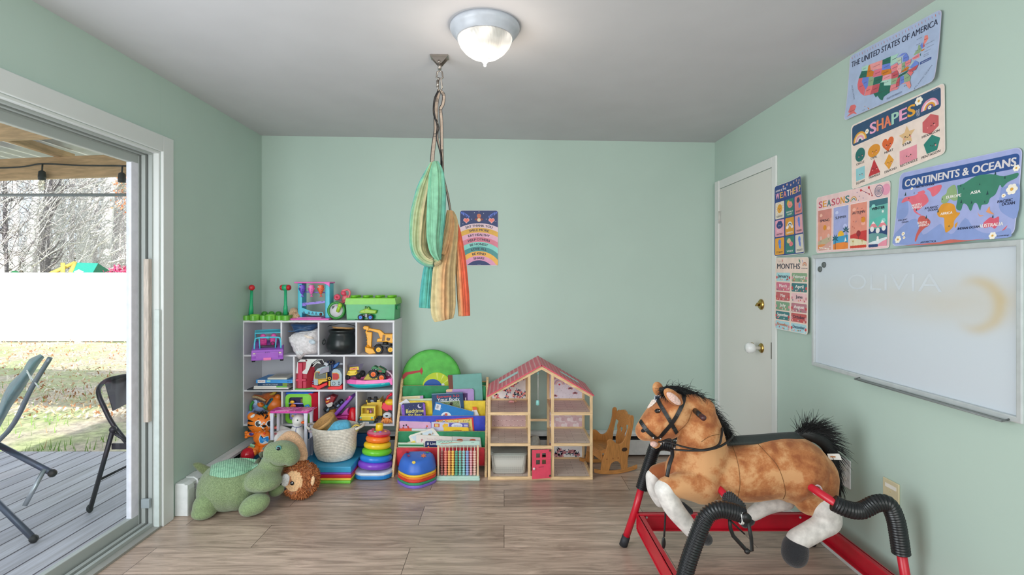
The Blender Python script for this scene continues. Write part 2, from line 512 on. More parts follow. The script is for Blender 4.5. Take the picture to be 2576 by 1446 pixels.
h = MB();h.bx((-0.02,-0.022,0.0),(0.008,-0.002,1.19),M((200,210,208),.5),0.003);obj('weather_strip',h,t)
h = MB();h.bx((-0.075,-0.045,0.12),(-0.03,-0.026,0.17),M((150,160,165),.3),0.004);obj('latch',h,t)
# --- white door on the right wall
t = thing('door_2','white flush hinged door with brass hardware and white frame','door',(XR,3.505,0));t['kind'] = 'structure'
DW = M((222,222,216),0.45,'paint',scale=.6)
ya,yb,zt = 3.13 - 3.505,3.885 - 3.505,2.035
m = MB();m.bx((-0.012,ya - .05,0),(0,ya,zt + .062),TRIM,.004);m.bx((-0.02,yb,0),(0,yb + .07,zt + .062),TRIM,.004);m.bx((-0.012,ya,zt),(0,yb,zt + .062),TRIM,.004)
obj('casing',m,t)
m = MB();m.bx((-0.009,ya + .004,0.012),(-0.001,yb - .004,zt - .004),DW);leaf = obj('door_leaf',m,t)
BR = M((190,160,92),0.25,'plain',1.0);WP = M((236,238,238),0.2)
kx = V((-0.009,3.255 - 3.505,0.92));RX = Matrix.Rotation(-PI / 2,4,'Y')
m = MB();m.lathe([(0,0.012),(.022,.012),(.031,.004),(.031,0)][::-1],BR,20,Matrix.Translation(kx) @ RX)
m.lathe([(.012,0),(.012,.03),(.024,.036),(.033,.05),(.034,.075),(.024,.087),(0,.09)],WP,20,Matrix.Translation(kx + V((-.01,0,0))) @ RX)
m.ell(kx + V((-.062,0.0,.028)),(.012,.008,.007),BR)
obj('handle',m,leaf,'white child-proof knob cover on brass rose')
kd = V((-0.009,3.255 - 3.505,1.195))
m = MB();m.lathe([(.034,0),(.034,.006),(.025,.014),(.012,.016),(0,.016)],BR,20,Matrix.Translation(kd) @ RX);m.box(kd + V((-.025,0,0)),(.022,.008,.03),BR,.003,rotm(.9))
obj('deadbolt',m,leaf,'brass thumb-turn deadbolt')
for z in (1.82,.25):
    m = MB();m.cyl((-.014,yb,z - .045),(-.014,yb,z + .045),.007,M((205,205,200),.4));m.bx((-.0105,yb - .03,z - .045),(-.009,yb,z + .045),M((205,205,200),.4));obj('hinge',m,leaf)
m = MB();m.bx((-.012,ya - .002,.87),(-.008,ya + .006,.97),M((60,52,40),.4));obj('strike_plate',m,t)
# --- skirting on the right wall
m = MB();m.bx((XR - 0.013,YR,0),(XR,3.06,0.045),TRIM,.003);struct('baseboard_right',m,'low white skirting board along the right wall','baseboard')
# --- baseboard heaters
HW = M((226,229,230),0.35);HD = M((38,40,44),0.6)
def heater(p0,axis,length,label,endcap):
    t = thing('baseboard_heater',label,'heater',p0,{'y': PI / 2,'x': 0}[axis])
    # local: x along, y out of the wall is -y, z up
    prof = [(0,0.02),(0,0.185),(-.045,.185),(-.062,.17),(-.064,.155),(-.052,.15),(-.05,.14),(-.066,.13),(-.068,.03),(-.06,.02)]
    m = MB()
    m.bx((.01,-.004,.02),(length,0,.185),HW);m.bx((.01,-.05,.012),(length,-.004,.14),HD)
    m.prism([(-.004,.178),(-.004,.185),(-.046,.185),(-.064,.172),(-.064,.156),(-.058,.156),(-.058,.168),(-.044,.178)],.01,length,HW,'x')
    m.prism([(-.062,.128),(-.07,.128),(-.07,.016),(-.062,.016)],.01,length,HW,'x',.002)
    obj('cover',m,t)
    for a in endcap:
        m = MB();m.prism([(0,0),(0,.187),(-.045,.187),(-.068,.173),(-.074,.15),(-.074,0)],a,a + .07,HW,'x',.006);m.bx((a,-.073,.004),(a + .004,-.001,.18),HW);obj('end_cap',m,t)
        m = MB();m.prism([(0,.004),(0,.19),(-.046,.19),(-.071,.176),(-.077,.15),(-.077,.004)],a + .1,a + .19,HW,'x',.004);obj('splice_cover',m,t)
    return t
heater((XL + 0.003,2.94,0),'y',0.99,'long white baseboard heater along the left wall behind the dinosaur',[0.0])
heater((XL + 0.083,YB - 0.003,0),'x',3.3,'white baseboard heater under the back wall behind dollhouse and rocking chair',[])
for o in list(bpy.data.objects):
    if o.name == 'baseboard_heater': o.rotation_euler = (0,0,PI / 2);
# left heater: local -y must point to +x  ->  rotate by +90 deg maps -y to +x, x to +y
# ================================================================ outside the patio door
GZ,DKZ = -0.2,-0.05
XO = XL - 0.13
m = MB();m.bx((-9,-1.3,DKZ - .1),(XO - .01,4.2,DKZ),floor_mat('deck_boards',(206,206,216),(190,190,202),4.2,0.14,PI / 2,(84,80,92),(0.8,12),0.6,0.006,.74))
struct('deck_floor',m,'weathered grey wooden deck boards outside the patio door','deck')
# lawn
gm,nt,b = nodes_mat('lawn')
N = nt.nodes.new;tc = N('ShaderNodeTexCoord')
n1 = N('ShaderNodeTexNoise');n1.inputs['Scale'].default_value = 1.3;n1.inputs['Detail'].default_value = 6
n2 = N('ShaderNodeTexNoise');n2.inputs['Scale'].default_value = 14;n2.inputs['Detail'].default_value = 8;n2.inputs['Roughness'].default_value = .7
for n in (n1,n2): nt.links.new(tc.outputs['Object'],n.inputs['Vector'])
r1 = N('ShaderNodeValToRGB');r1.color_ramp.elements[0].position = .42;r1.color_ramp.elements[1].position = .6
r1.color_ramp.elements[0].color = lin((206,196,184));r1.color_ramp.elements[1].color = lin((186,198,152))
r2 = N('ShaderNodeValToRGB');r2.color_ramp.elements[0].position = .35;r2.color_ramp.elements[1].position = .62
r2.color_ramp.elements[0].color = (.6,.58,.55,1);r2.color_ramp.elements[1].color = (1.25,1.2,1.1,1)
nt.links.new(n1.outputs['Fac'],r1.inputs['Fac']);nt.links.new(n2.outputs['Fac'],r2.inputs['Fac'])
mx = N('ShaderNodeMix');mx.data_type = 'RGBA';mx.blend_type = 'MULTIPLY';mx.inputs['Factor'].default_value = 1
nt.links.new(r1.outputs[0],mx.inputs[6]);nt.links.new(r2.outputs[0],mx.inputs[7]);nt.links.new(mx.outputs[2],b.inputs['Base Color']);b.inputs['Roughness'].default_value = .9
m = MB();m.grid(lambda u,v: (-40 + 60 * u,-8 + 60 * v,GZ + .05 * noise.noise(V((u * 40,v * 40,0)))),80,80,gm)
struct('ground',m,'yard of thin grass and fallen leaves behind the deck','ground')
# fallen leaves: loose, nobody could count them
m = MB();LC = [M((206,176,140),.9),M((236,216,190),.9),M((176,126,92),.9),M((246,238,222),.9)]
for i in range(5200):
    y = 5.6 + 6.9 * R.random() ** 1.2;x = -(0.9 * y) * R.random() - 1.6 - .15 * (y - 5)
    a = R.random() * 6.3;s = R.uniform(.012,.032);z = GZ + .055
    t1 = R.uniform(-.4,.4)
    p = [V((math.cos(a + k) * s * q,math.sin(a + k) * s * q,(k - 1.5) * .012 * t1 * 3)) + V((x,y,z)) for k,q in ((0,1),(1.2,.5),(3.1,1),(4.5,.5))]
    m.poly(p,LC[R.randrange(4)])
for i in range(1500):
    y = 4.35 + 4.0 * R.random() ** 1.5;x = -(0.9 * y) * R.random() - 1.6
    if noise.noise(V((x * 1.1,y * 1.1,3))) < .02: continue
    a = R.random() * 6.3;h = R.uniform(.03,.08);d = V((math.cos(a),math.sin(a),0)) * .006
    p = V((x,y,GZ + .01));q = p + V((R.uniform(-.03,.03),R.uniform(-.03,.03),h + .03))
    m.poly([p - d,p + d,q],LC[0] if R.random() < .1 else M((136,176,90),.8))
obj('fallen_leaves',m,None,'dry brown leaves and grass tufts scattered over the yard','leaves',None,'stuff')
# privacy fence
t = thing('privacy_fence','tall white vinyl privacy fence at the end of the yard','fence',(-8,12.6,GZ))
WF = M((246,248,250),.5)
m = MB();m.bx((-9,-.02,0.05),(9,.02,1.66),WF);obj('panel',m,t)
m = MB();m.bx((-9,-.035,1.62),(9,.035,1.70),WF,.01);m.bx((-9,-.035,0.03),(9,.035,.16),WF,.01);obj('rail',m,t)
for x in (-2.4,0.0,2.4,4.8,7.2):
    m = MB();m.bx((x - .06,-.06,0),(x + .06,.06,1.72),WF);m.add([(x - .07,-.07,1.72),(x + .07,-.07,1.72),(x + .07,.07,1.72),(x - .07,.07,1.72),(x,0,1.78)],[(0,1,4),(1,2,4),(2,3,4),(3,0,4)],WF);obj('post',m,t)
# porch roof over the deck
t = thing('porch_roof','raw timber porch roof with corrugated panels over the deck','porch roof',(-4,4.0,DKZ))
PW = M((206,172,132),.7,'wood',scale=.5);ti = t.location
def at(p): return V(p) - V(ti)
def beam(name,a,b,hgt,wid):
    a,b = at(a),at(b);d = b - a;m = MB()
    m.box((0,0,0),(d.length,wid,hgt),PW,.006)
    o = obj(name,m,t);o.location = (a + b) / 2;o.rotation_euler = (0,0,math.atan2(d.y,d.x));return o
beam('front_beam',(-6.6,4.46,2.215),(-2.05,3.78,2.215),.165,.05)
beam('middle_beam',(-6.6,3.62,2.30),(-2.05,3.0,2.30),.20,.05)
for x in (-2.62,-3.42,-4.25,-5.1,-5.9):
    yy = 3.78 + (-2.05 - x) * .149
    beam('rafter',(x + .06,yy - .68,2.335),(x - .02,yy + .12,2.305),.06,.045)
m = MB();CR = M((206,214,222),.3,metal=.3)
m.grid(lambda u,v: at((-6.8 + 4.75 * u,2.2 + 2.3 * v - 0.149 * (4.75 * u - 4.75),2.40 - .03 * v + .012 * math.sin(u * 4.75 * 42))),420,2,CR)
obj('corrugated_panel',m,t)
for x,y in ((-6.4,4.4),):
    m = MB();m.bx(at((x - .06,y - .06,DKZ)),at((x + .06,y + .06,2.2)),PW,.005);obj('post',m,t)
# conduit line across the opening
m = MB();pa,pb = W(-260,491,4.2),W(350,490,3.95);m.cyl(pa,pb,.012,M((150,155,160),.5),n=10)
solo('cable_conduit',m,'thin grey line running level below the porch beam','cable')
# string light
t = thing('string_light','black string light cable with clear bulbs on the porch beam','string light',W(107,412,4.02))
BK = M((40,44,46),.5)
def lp(px,py,Y): return W(px,py,Y) - t.location
m = MB();m.tube(bez([lp(-160,424,4.08),lp(-60,424,4.04),lp(50,420,3.98),lp(107,412,3.95),lp(200,416,3.89),lp(300,417,3.83),lp(340,419,3.81)],6),.006,BK,6);obj('cable',m,t)
for px,py,Y in ((107,412,3.94),(308,417,3.81),(-90,424,4.03)):
    p = lp(px,py,Y);k = Y / F
    m = MB();m.tube([p,p + V((-.004,0,-18 * k))],.006,BK,6);m.lathe([(.006,0),(.022,-.012),(.026,-.05),(.024,-.075),(0,-.075)],BK,12,Matrix.Translation(p + V((-.004,0,-16 * k))));so = obj('socket',m,t)
    m = MB();m.lathe([(.012,0),(.02,-.02),(.026,-.045),(.018,-.07),(0,-.085)],glass_mat('bulb_glass',(250,248,238),.15,.1),12,Matrix.Translation(p + V((-.004,0,-16 * k - .073))));obj('bulb',m,so)
# bare trees behind the fence
BARK = [M((218,212,212),.9,'speck'),M((190,184,186),.9,'speck'),M((128,122,126),.9,'speck')]
TY_ = [14.6]
def tree(px,Y,wpx,lean,k,lab):
    wpx = wpx * (TY_[0] + .9) / Y;TY_[0] += .9;Y = TY_[0];wpx *= 1.0
    base = W(px,690,Y);base.z = GZ
    t = thing('bare_tree',lab,'tree',base,group='bare trees in the woods behind the fence')
    h = R.uniform(8,10);r0 = wpx / F * Y / 2;mt = BARK[k]
    pts = [V((lean * z / 3 + .12 * noise.noise(V((px,z * .5,0))),.03 * noise.noise(V((0,z * .5,px))),z)) for z in lerps([0,h],12)]
    m = MB();m.tube(pts,lerps([r0 * 1.15,r0,r0 * .9,r0 * .5],12),mt,8);obj('trunk',m,t)
    m = MB()
    for i in range(46):
        z = R.uniform(1.6,h * .8);j = z / h * 11;q = pts[int(j)].lerp(pts[min(11,int(j) + 1)],j % 1)
        a = R.random() * 6.3;ln = R.uniform(.5,1.9);el = R.uniform(.0,1.0)
        d = V((math.cos(a) * math.cos(el),math.sin(a) * math.cos(el) * .05,math.sin(el)))
        br = [q]
        for s in range(5):
            d = (d + V((R.uniform(-.3,.3),R.uniform(-.015,.015),R.uniform(-.12,.3)))).normalized();br.append(br[-1] + d * ln / 5)
        m.tube(br,lerps([r0 * .3,.006],6),mt,5)
        for s in range(4):
            e = V((R.uniform(-1,1),R.uniform(-.1,.1),R.uniform(-.2,.9))).normalized();p = br[1 + s]
            m.tube([p,p + e * ln * .25,p + (e + V((R.uniform(-.5,.5),0,.3))) * ln * .45],[.012,.008,.004],mt,3)
    obj('branches',m,t)
tl = ['pale bare trunked tree in the woods behind the white fence','grey bare tree in the woods behind the white fence','dark bare tree trunk in the woods behind the white fence']
for px,Y,wp,ln,k in ((-60,16,16,0,0),(-15,19,9,.1,1),(22,18,8,-.1,2),(58,15.5,13,.3,0),(84,19,8,.1,1),(113,15,15,.05,2),(128,20,8,0,0),(160,16,15,-.1,0),(182,21,9,0,1),(192,19,8,.1,0),(215,15.5,17,0,0),(240,20,8,0,1),(255,15.2,14,.22,0),(272,18.5,10,-.1,0),(296,20,8,.05,1),(312,17,12,.0,0),(332,18,9,-.05,0),(348,16,12,.0,1),(40,22,8,0,0),(146,23,8,.1,1),(225,23,7,0,2),(285,23,8,.1,2),(100,24,8,-.1,0),(5,24,8,.1,0)):
    tree(px,Y,wp,ln,k,tl[k])
# brush between the trunks
def brush(px,Y,rx,rz,z0,cols,n,lab,cat='shrub',seg=.12,nm='thicket_bush',grp=None):
    b = W(px,690,Y);b.z = GZ
    t = MB()
    for i in range(n):
        a,rr = R.random() * 6.3,R.random() ** .5
        p = V((math.cos(a) * rr * rx,R.uniform(-.5,.5) * min(rx * .6,.5),z0 + rz * R.random() * (1 - .5 * rr)))
        s = seg * R.uniform(.5,1.2);d = V((R.uniform(-1,1),R.uniform(-.2,.2),R.uniform(-1,1))).normalized() * s;e = V((R.uniform(-1,1),R.uniform(-.4,.4),R.uniform(-1,1))).normalized() * s * .45
        t.poly([p,p + d * .5 + e,p + d,p + d * .5 - e],M(cols[R.randrange(len(cols))],.9))
    for i in range(7):
        a = R.random() * 6.3;t.tube([V((0,0,0)),V((math.cos(a) * rx * .5,0,z0 + rz * .6))],.012,BARK[2],4)
    return solo(nm,t,lab,cat,b,group=grp)
for i,px in enumerate((-40,45,130,215,300,370)):
    brush(px,41 + i * 2.6,4.2,5.4,.2,[(120,118,100),(150,140,128),(96,104,82),(190,180,172)],900,'grey brown leafless thicket deep behind the trunks',seg=.3,grp='thickets behind the trees')
for i,px in enumerate((0,80,150,235,320)):
    brush(px,37.8 + (i % 2) * 1.0,1.9,3.2,1.2,[(96,92,80),(120,112,100),(84,96,72)],500,'dark low brush between the tree trunks behind fence',seg=.22,grp='low brush behind the fence')
brush(306,13.6,.42,.55,1.45,[(206,70,120),(190,50,100),(226,120,150)],420,'magenta leaved shrub showing over the white fence',seg=.09,nm='red_shrub')
brush(325,15.5,.5,2.0,3.5,[(220,150,110),(200,120,80)],300,'orange leaved tree top near the porch beam','tree',seg=.075,nm='autumn_tree')
# play set
t = thing('play_set','backyard play tower with green tarp roof behind the fence','play set',(W(215,690,14).x,14.0,GZ))
f = Fr(215,690,14);oz = CH - (690 - 700) / F * 14 - GZ
def pp(x,y,d=0): q = f(x,y,0);return V((q.x,d,q.z + oz))
m = MB();GT = M((40,168,150),.5)
m.add([pp(192,660,0),pp(247,662,0),pp(267,692,-.5),pp(212,692,-.5),pp(252,692,.6),pp(176,692,.6)],[(0,1,2,3),(0,1,4,5)],GT);obj('tarp_roof',m,t)
m = MB();YP = M((226,196,96),.6)
m.tube([pp(165,690,-.5),pp(190,661,-.02)],.05,YP,6);m.tube([pp(214,692,-.5),pp(191,661,-.02)],.05,YP,6);obj('gable_frame',m,t)
for x in (168,190,212):
    m = MB();m.tube([pp(x,700 if x != 190 else 662,-.4),V((pp(x,0,0).x,-.4,0))],.05,YP,6);obj('post',m,t)
m = MB();m.bx(pp(72,691,-.3),pp(168,686,-.2),M((190,110,76),.7));obj('swing_beam',m,t)
m = MB();m.bx((pp(74,0).x,-.3,0),(pp(74,0).x + .09,-.21,pp(0,688).z),M((190,110,76),.7));obj('swing_post',m,t)
m = MB();m.ell(pp(64,687,-.3),(.09,.09,.06),M((40,120,70),.6));m.cyl(pp(64,690,-.3),V((pp(64,0).x,-.3,0)),.03,M((40,120,70),.6));obj('steering_post',m,t)
# folding chair (dark) on the deck, seen through the glass
def deckY(py): return (CH - DKZ) * F / (py - HY)
t = thing('folding_chair','dark brown metal folding chair on the deck boards','chair',(-2.92,3.15,DKZ))
CM = M((62,58,66),.35,metal=.5);CS = M((78,70,76),.3,metal=.3)
def q(px,py,Y): return W(px,py,Y) - t.location
Yn,Yf = 3.1,3.55
def frame_pts(Y,dx=0):
    return [q(252 + dx,990,Y),q(262 + dx,1025,Y),q(283 + dx,1065,Y),q(313 + dx,1105,Y),q(345 + dx,1150,Y),q(420 + dx,1270 ,Y - .12)]
m = MB()
top = [q(345,942,3.42),q(315,945,3.3),q(272,955,3.2),q(252,970,3.12),q(248,990,3.06)]
near = [q(262,1025,3.05),q(283,1065,3.05),q(313,1105,3.05),q(345,1150,3.05),q(405,1240,3.05)]
near[-1].z = 0.01
m.tube(bez(top + near,5),.013,CM,8);obj('front_frame',m,t)
m = MB();top2 = [q(345,942,3.42)] + [p + V((0,.42,.02)) for p in (q(330,990,3.1),q(345,1065,3.1),q(400,1150,3.1))];top2.append(V((top2[-1].x,top2[-1].y,.01)));m.tube(bez(top2,5),.013,CM,8);obj('far_frame',m,t)
m = MB()     # backrest panel curved
A = [q(262,960,3.16),q(272,1005,3.1),q(283,1034,3.06)]
B = [q(352,944,3.5),q(356,975,3.5),q(358,1000,3.5)]
def back(u,v):
    a = A[0].lerp(A[2],v);b = B[0].lerp(B[2],v);p = a.lerp(b,u);p.y += .05 * math.sin(PI * u);p.z += .012 * math.sin(PI * u);return p
m.grid(back,10,6,CS);m.grid(lambda u,v: back(u,v) + V((0,.006,0)),10,6,CS);obj('backrest',m,t)
m = MB();a,b_,c_,d_ = q(283,1122,3.05),q(350,1105,3.05),q(356,1075,3.45),q(305,1100,3.45)
m.loft([[a,b_,c_,d_],[p + V((0,0,-.02)) for p in (a,b_,c_,d_)]],CS,False);m.box((a + b_) / 2 + V((0,0,-.02)),((b_ - a).length,.012,.035),CM,.003);obj('seat',m,t)
m = MB();lo = q(226,1284,3.1);lo.z = .012;m.tube([q(284,1080,3.02),lo],.013,CM,8);obj('rear_leg',m,t)
m = MB();lo2 = lo + V((0,.42,0));m.tube([q(284,1080,3.02) + V((0,.42,0)),lo2],.013,CM,8);obj('rear_leg',m,t)
m = MB();a = q(284,1080,3.02).lerp(lo,.62);m.tube([a,a + V((0,.42,0))],.008,CM,6);obj('stretcher',m,t)
m = MB();m.tube([q(284,1088,3.02),q(322,1112,3.04)],.008,CM,6);m.ell(q(284,1080,3.02),.02,CM,n=10,m=6);obj('hinge_link',m,t)
m = MB();m.ell(lo + V((0,0,.014)),(.018,.018,.026),BK,n=10,m=8);obj('rubber_foot',m,t)
# zero gravity lounge chair, folded back, at the left edge
t = thing('lounge_chair','grey green fabric folding lounge chair at the left on the deck','chair',(-3.0,2.9,DKZ))
GF = M((122,146,152),.7,'fabric',scale=.3);GFd = M((92,116,124),.7,'fabric',scale=.3);AL = M((130,138,148),.35,metal=.6)
def q(px,py,Y): return W(px,py,Y) - t.location
prof = [(-90,1160,10),(-40,1120,14),(0,1075,16),(30,1020,18),(55,985,20),(80,945,17),(96,920,15),(112,898,8)]
def pad(u,v):
    i = u * (len(prof) - 1);k = min(int(i),len(prof) - 2);fr = i - k
    x = prof[k][0] + (prof[k + 1][0] - prof[k][0]) * fr;y = prof[k][1] + (prof[k + 1][1] - prof[k][1]) * fr;w = prof[k][2] + (prof[k + 1][2] - prof[k][2]) * fr
    a = 2 * PI * v
    bulge = 1 + .25 * abs(math.sin(u * 9))
    nx,ny = -.80,-.60
    p = q(x + nx * w * 1.5 * bulge * (.5 + .5 * math.cos(a)),y + ny * w * 1.5 * bulge * (.5 + .5 * math.cos(a)),2.75 + .24 + .24 * math.sin(a) + .0)
    return p
m = MB();m.grid(pad,28,16,GF,True,lambda u,v: GFd if (.15 < v < .3) else GF);obj('padded_sling',m,t)
m = MB();m.tube(bez([q(-95,1180,2.75),q(20,1085,2.75),q(80,975,2.75),q(126,900,2.75)],5),.012,AL,8);obj('side_rail',m,t)
m = MB();m.tube([q(68,935,2.75),q(98,975,2.74)],.004,M((230,232,230),.5),5);m.tube([q(68,930,2.75),q(80,960,2.74)],.004,M((230,232,230),.5),5);obj('elastic_cord',m,t)
m = MB();a = q(132,1190,2.85);b_ = q(-30,1105,2.9);m.tube([a,b_],.016,M((96,104,120),.4,metal=.5),8);m.ell(a,.022,BK,n=8,m=6);obj('leg',m,t,'upper leg tube')
m = MB();a2 = q(85,1290,2.75);b2 = q(-60,1210,2.8);a2.z = .02;m.tube([a2,b2],.016,M((96,104,120),.4,metal=.5),8);m.ell(a2,.022,BK,n=8,m=6);obj('leg',m,t,'lower leg tube')
m = MB();m.tube([q(112,1180,2.84),q(62,1272,2.76)],.012,M((180,186,192),.3,metal=.7),8);obj('cross_brace',m,t)
# ================================================================ white cube shelf and its toys
SY = 3.716;SK = SY / F
c1,c2,c3 = crop(580,680,5.561),crop(600,880,6.024),crop(430,1000,4.381)
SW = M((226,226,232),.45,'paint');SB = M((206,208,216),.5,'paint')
ZT,Z1,Z2,Z3 = CH - 106 * SK,CH - 192.2 * SK,CH - 280.7 * SK,CH - 366.6 * SK
t = thing('cube_shelf','white open cube storage shelf on the wall full of toys','shelf',((800 - CX) * SK,SY,CH - 371.5 * SK))
def sb(nm,x0,x1,y0,y1,d0=0.0,d1=0.281,mt=SW):
    a = V(((x0 - CX) * SK,SY + d0,CH - (y1 - HY) * SK)) - t.location;b_ = V(((x1 - CX) * SK,SY + d1,CH - (y0 - HY) * SK)) - t.location
    m = MB();m.bx(a,b_,mt,.0008);return obj(nm,m,t)
sb('top_board',609,992.5,806,811);sb('side_panel',609.5,614,811,1066.6);sb('side_panel',987.5,992,811,1066.6);sb('bottom_board',609.5,992,1066.6,1071.5)
sb('shelf_board',614,987.5,892.2,896.6);sb('shelf_board',614,987.5,980.7,985)
for x,y0,y1 in ((705.5,811,892.2),(799,811,892.2),(894,811,892.2),(737,896.6,980.7),(863,896.6,980.7),(707.2,985,1066.6),(800.3,985,1066.6),(894.5,985,1066.6)):
    sb('divider',x,x + 4.2,y0,y1)
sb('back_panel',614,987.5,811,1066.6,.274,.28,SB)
for x in (640,960):
    m = MB();a = V(((x - CX) * SK,SY + .262,CH - 371.5 * SK - .05)) - t.location;m.bx(a,a + V((.02,.018,.05)),SW);obj('wall_bracket',m,t)
P = lambda c,r=.35: M(c,r)

# --- pounding toy with two hammers
f = Fr(530,700,3.742,c1,ZT);GR = P((104,184,60));GL = P((132,204,74));TG = P((48,178,124));RD = P((200,34,44))
t = thing('pounding_toy','bright green scalloped toy base holding two upright hammers','toy',f.o)
top = []
for cx,dy in ((235,.0),(350,-.025),(470,0),(575,-.025),(690,0),(790,-.015)):
    p = f(cx,640);top += arc((p.x,dy - .005),.026,PI,2 * PI,6)
for cx in (790,700,600,510,420,330,235):
    p = f(cx,640);top += arc((p.x,.105),.02,0,PI,6)
m = MB();m.prism(top,0,.035,GR,'z',.004,seg=3);obj('base',m,t)
for cx in (352,575):
    p = f(cx,640);m = MB();m.lathe([(.034,0),(.034,.036),(.03,.042),(0,.043)],GL,24,Matrix.Translation((p.x,-.014,.002)));obj('drum_pad',m,t)
for i in range(4):
    m = MB();p = f(400 + i * 100,600);m.lathe([(.022,0),(.022,.045),(.012,.055),(0,.057)],P((70,150,50)),16,Matrix.Translation((p.x,.085,.003)));obj('knob',m,t)
for (xa,xb,yt,ang,lab) in ((285,296,240,1.1,'green toy hammer with red head facing out, left of the pair'),(770,768,240,0.15,'green toy hammer with red ends beside the fish playset')):
    fh = Fr(xa,640,3.765 if xa < 500 else 3.80,c1,ZT + .036);hb = thing('toy_hammer',lab,'toy hammer',fh.o)
    tp = fh(xb,yt);tp.y = 0;ht = tp.z
    m = MB();m.tube([V((0,0,0)),V((tp.x * .3,0,ht * .3)),V((tp.x * .35,0,ht * .36)),V((tp.x,0,ht - .012))],[.017,.0145,.011,.0095],TG,14);obj('handle',m,hb)
    d = V((math.cos(ang),-math.sin(ang),0));m = MB();m.cyl(tp - d * .018,tp + d * .018,.0215,TG,n=18);hd = obj('head',m,hb)
    for sg in (-1,1):
        m = MB();m.tube([tp + d * sg * .018,tp + d * sg * .032,tp + d * sg * .038,tp + d * sg * .040],[.0215,.0205,.0155,.003],RD,18);obj('pad',m,hd)
# --- beige puppy figure
f = Fr(890,655,3.80,c1,ZT + .001);BG = M((214,176,140),.8,'plush')
me = soft([('e',V((-.02,.05,.052)),(.035,.04,.035)),('e',V((-.005,.03,.05)),(.03,.03,.03)),('e',V((.022,-.005,.024)),(.026,.026,.022)),('e',V((.035,-.022,.017)),(.014,.014,.012)),
           ('t',[V((-.03,.01,.05)),V((-.032,0,.012))],.012),('t',[V((.0,.0,.03)),V((.002,-.02,.01))],.012)],BG,.0045,4)
t = thing('toy_puppy','small beige plush puppy lying between the hammer and fish playset','plush toy',f.o)
obj('body',me,t)
m = MB();m.torus((.004,.012,.034),.026,.005,P((50,64,120)),rotm(.9,.4));obj('collar',m,t)
m = MB();m.ell((.045,-.034,.019),.004,P((40,30,30)),n=8,m=6);m.ell((.03,-.03,.028),.0028,P((20,20,20)),n=8,m=6);obj('face',m,t)
for dx in (-.006,.018):
    m = MB();m.ell((.01 + dx,-.012 + dx * .4,.042),(.011,.006,.014),M((190,146,112),.8,'plush'),rotm(0,.5));obj('ear',m,t)
# --- fish playset
f = Fr(1120,690,3.79,c1,ZT);PK = P((236,106,190));AQ = P((74,190,214));LV = P((150,126,224));
t = thing('fish_playset','tall pink and blue toy tower with three hanging fish','toy',f.o)
m = MB();m.bx(f(850,690,-.05) * V((1,0,0)).x if False else V((f(850,0).x,-.055,0)),V((f(1410,0).x,.115,.013)),PK,.006,3);m.bx(V((f(960,0).x,-.045,.013)),V((f(1300,0).x,.09,.02)),P((244,150,210)),.004);obj('base',m,t)
for x0,x1 in ((938,1000),(1322,1388)):
    m = MB();a = V((f(x0,0).x,0,.012));b_ = V((f(x1,0).x,.09,f(0,180).z));m.bx(a,b_,AQ,.006,3)
    obj('side_post',m,t)
m = MB();zt = f(0,180).z;pl = [(f(905,0).x,-.02),(f(1400,0).x,-.02),(f(1400,0).x,.1),(f(930,0).x,.1)];m.prism(pl,zt,zt + .011,PK,'z',.004)
m.prism(f.xz([(1310,178),(1400,170),(1398,232),(1372,205)]),-.022,-.012,PK,'y',.002);obj('roof',m,t)
m = MB();m.cyl(f(950,298,.03),f(1330,310,.03),.004,LV,n=10);obj('rail',m,t)
for cx,col,c2_,fy in ((1003,(112,78,200),(50,50,130),300),(1130,(240,116,190),(200,70,150),330),(1262,(240,108,66),(200,60,40),350)):
    m = MB();bcol = P(col);p = f(cx,240,0)
    m.lathe([(0,-.052),(.010,-.045),(.018,-.025),(.0215,.0),(.019,.016),(.0195,.019),(.0165,.019),(.0155,.012),(0,.0)],bcol,18,Matrix.Translation(p))
    m.ell(p + V((-.010,-.020,.004)),(.006,.004,.006),P((245,245,245)),n=10,m=6);m.ell(p + V((-.010,-.024,.004)),.003,P((20,20,30)),n=8,m=6)
    for q_ in range(4): m.ell(p + V((.004 + .004 * (q_ % 2),-.0175 + .001 * q_,-.006 - .008 * q_)),(.005,.003,.0025),P(c2_),n=8,m=6)
    m.prism([(p.x,p.z - .045),(p.x + .014,p.z - .07),(p.x + .004,p.z - .066),(p.x - .010,p.z - .072)],-.003,.003,P(c2_ if col[1] > 90 else col),'y',.001)
    m.ell(p + V((.018,0,-.012)),(.006,.003,.014),P(c2_),rotm(0,.4),10,6);m.ell(p + V((-.019,0,-.014)),(.006,.003,.014),P(c2_),rotm(0,-.4),10,6)
    obj('hanging_fish',m,t)
m = MB();m.loft([[f(x,y,d) for x,y in ((955,460),(1320,425),(1320,455),(955,495))] for d in (.01,.07)],LV,False);m.prism(f.xz([(955,440),(1050,470),(1050,500),(955,500)]),.005,.012,P((140,112,216)),'y',.002)
for x in (1080,1180,1280): m.box(f(x,452 - (x - 1080) * .085,.008),(.011,.004,.003),P((96,76,160)))
obj('ramp',m,t)
m = MB();m.loft([[f(x,y,d) for x,y in ((965,525),(1010,525),(1130,570),(1290,585),(1305,630),(1130,630),(990,585))] for d in (-.005,.06)],AQ,False)
for x in (1010,1080,1130,1180): m.prism(f.xz([(x,600 + (x - 1010) * .1),(x + 20,565 + (x - 1010) * .1),(x + 40,605 + (x - 1010) * .1)]),-.008,-.004,P((40,110,130)),'y')
m.cyl(f(1262,612,-.010),f(1262,612,.0),.0105,P((88,60,50)),n=16);obj('slide',m,t)
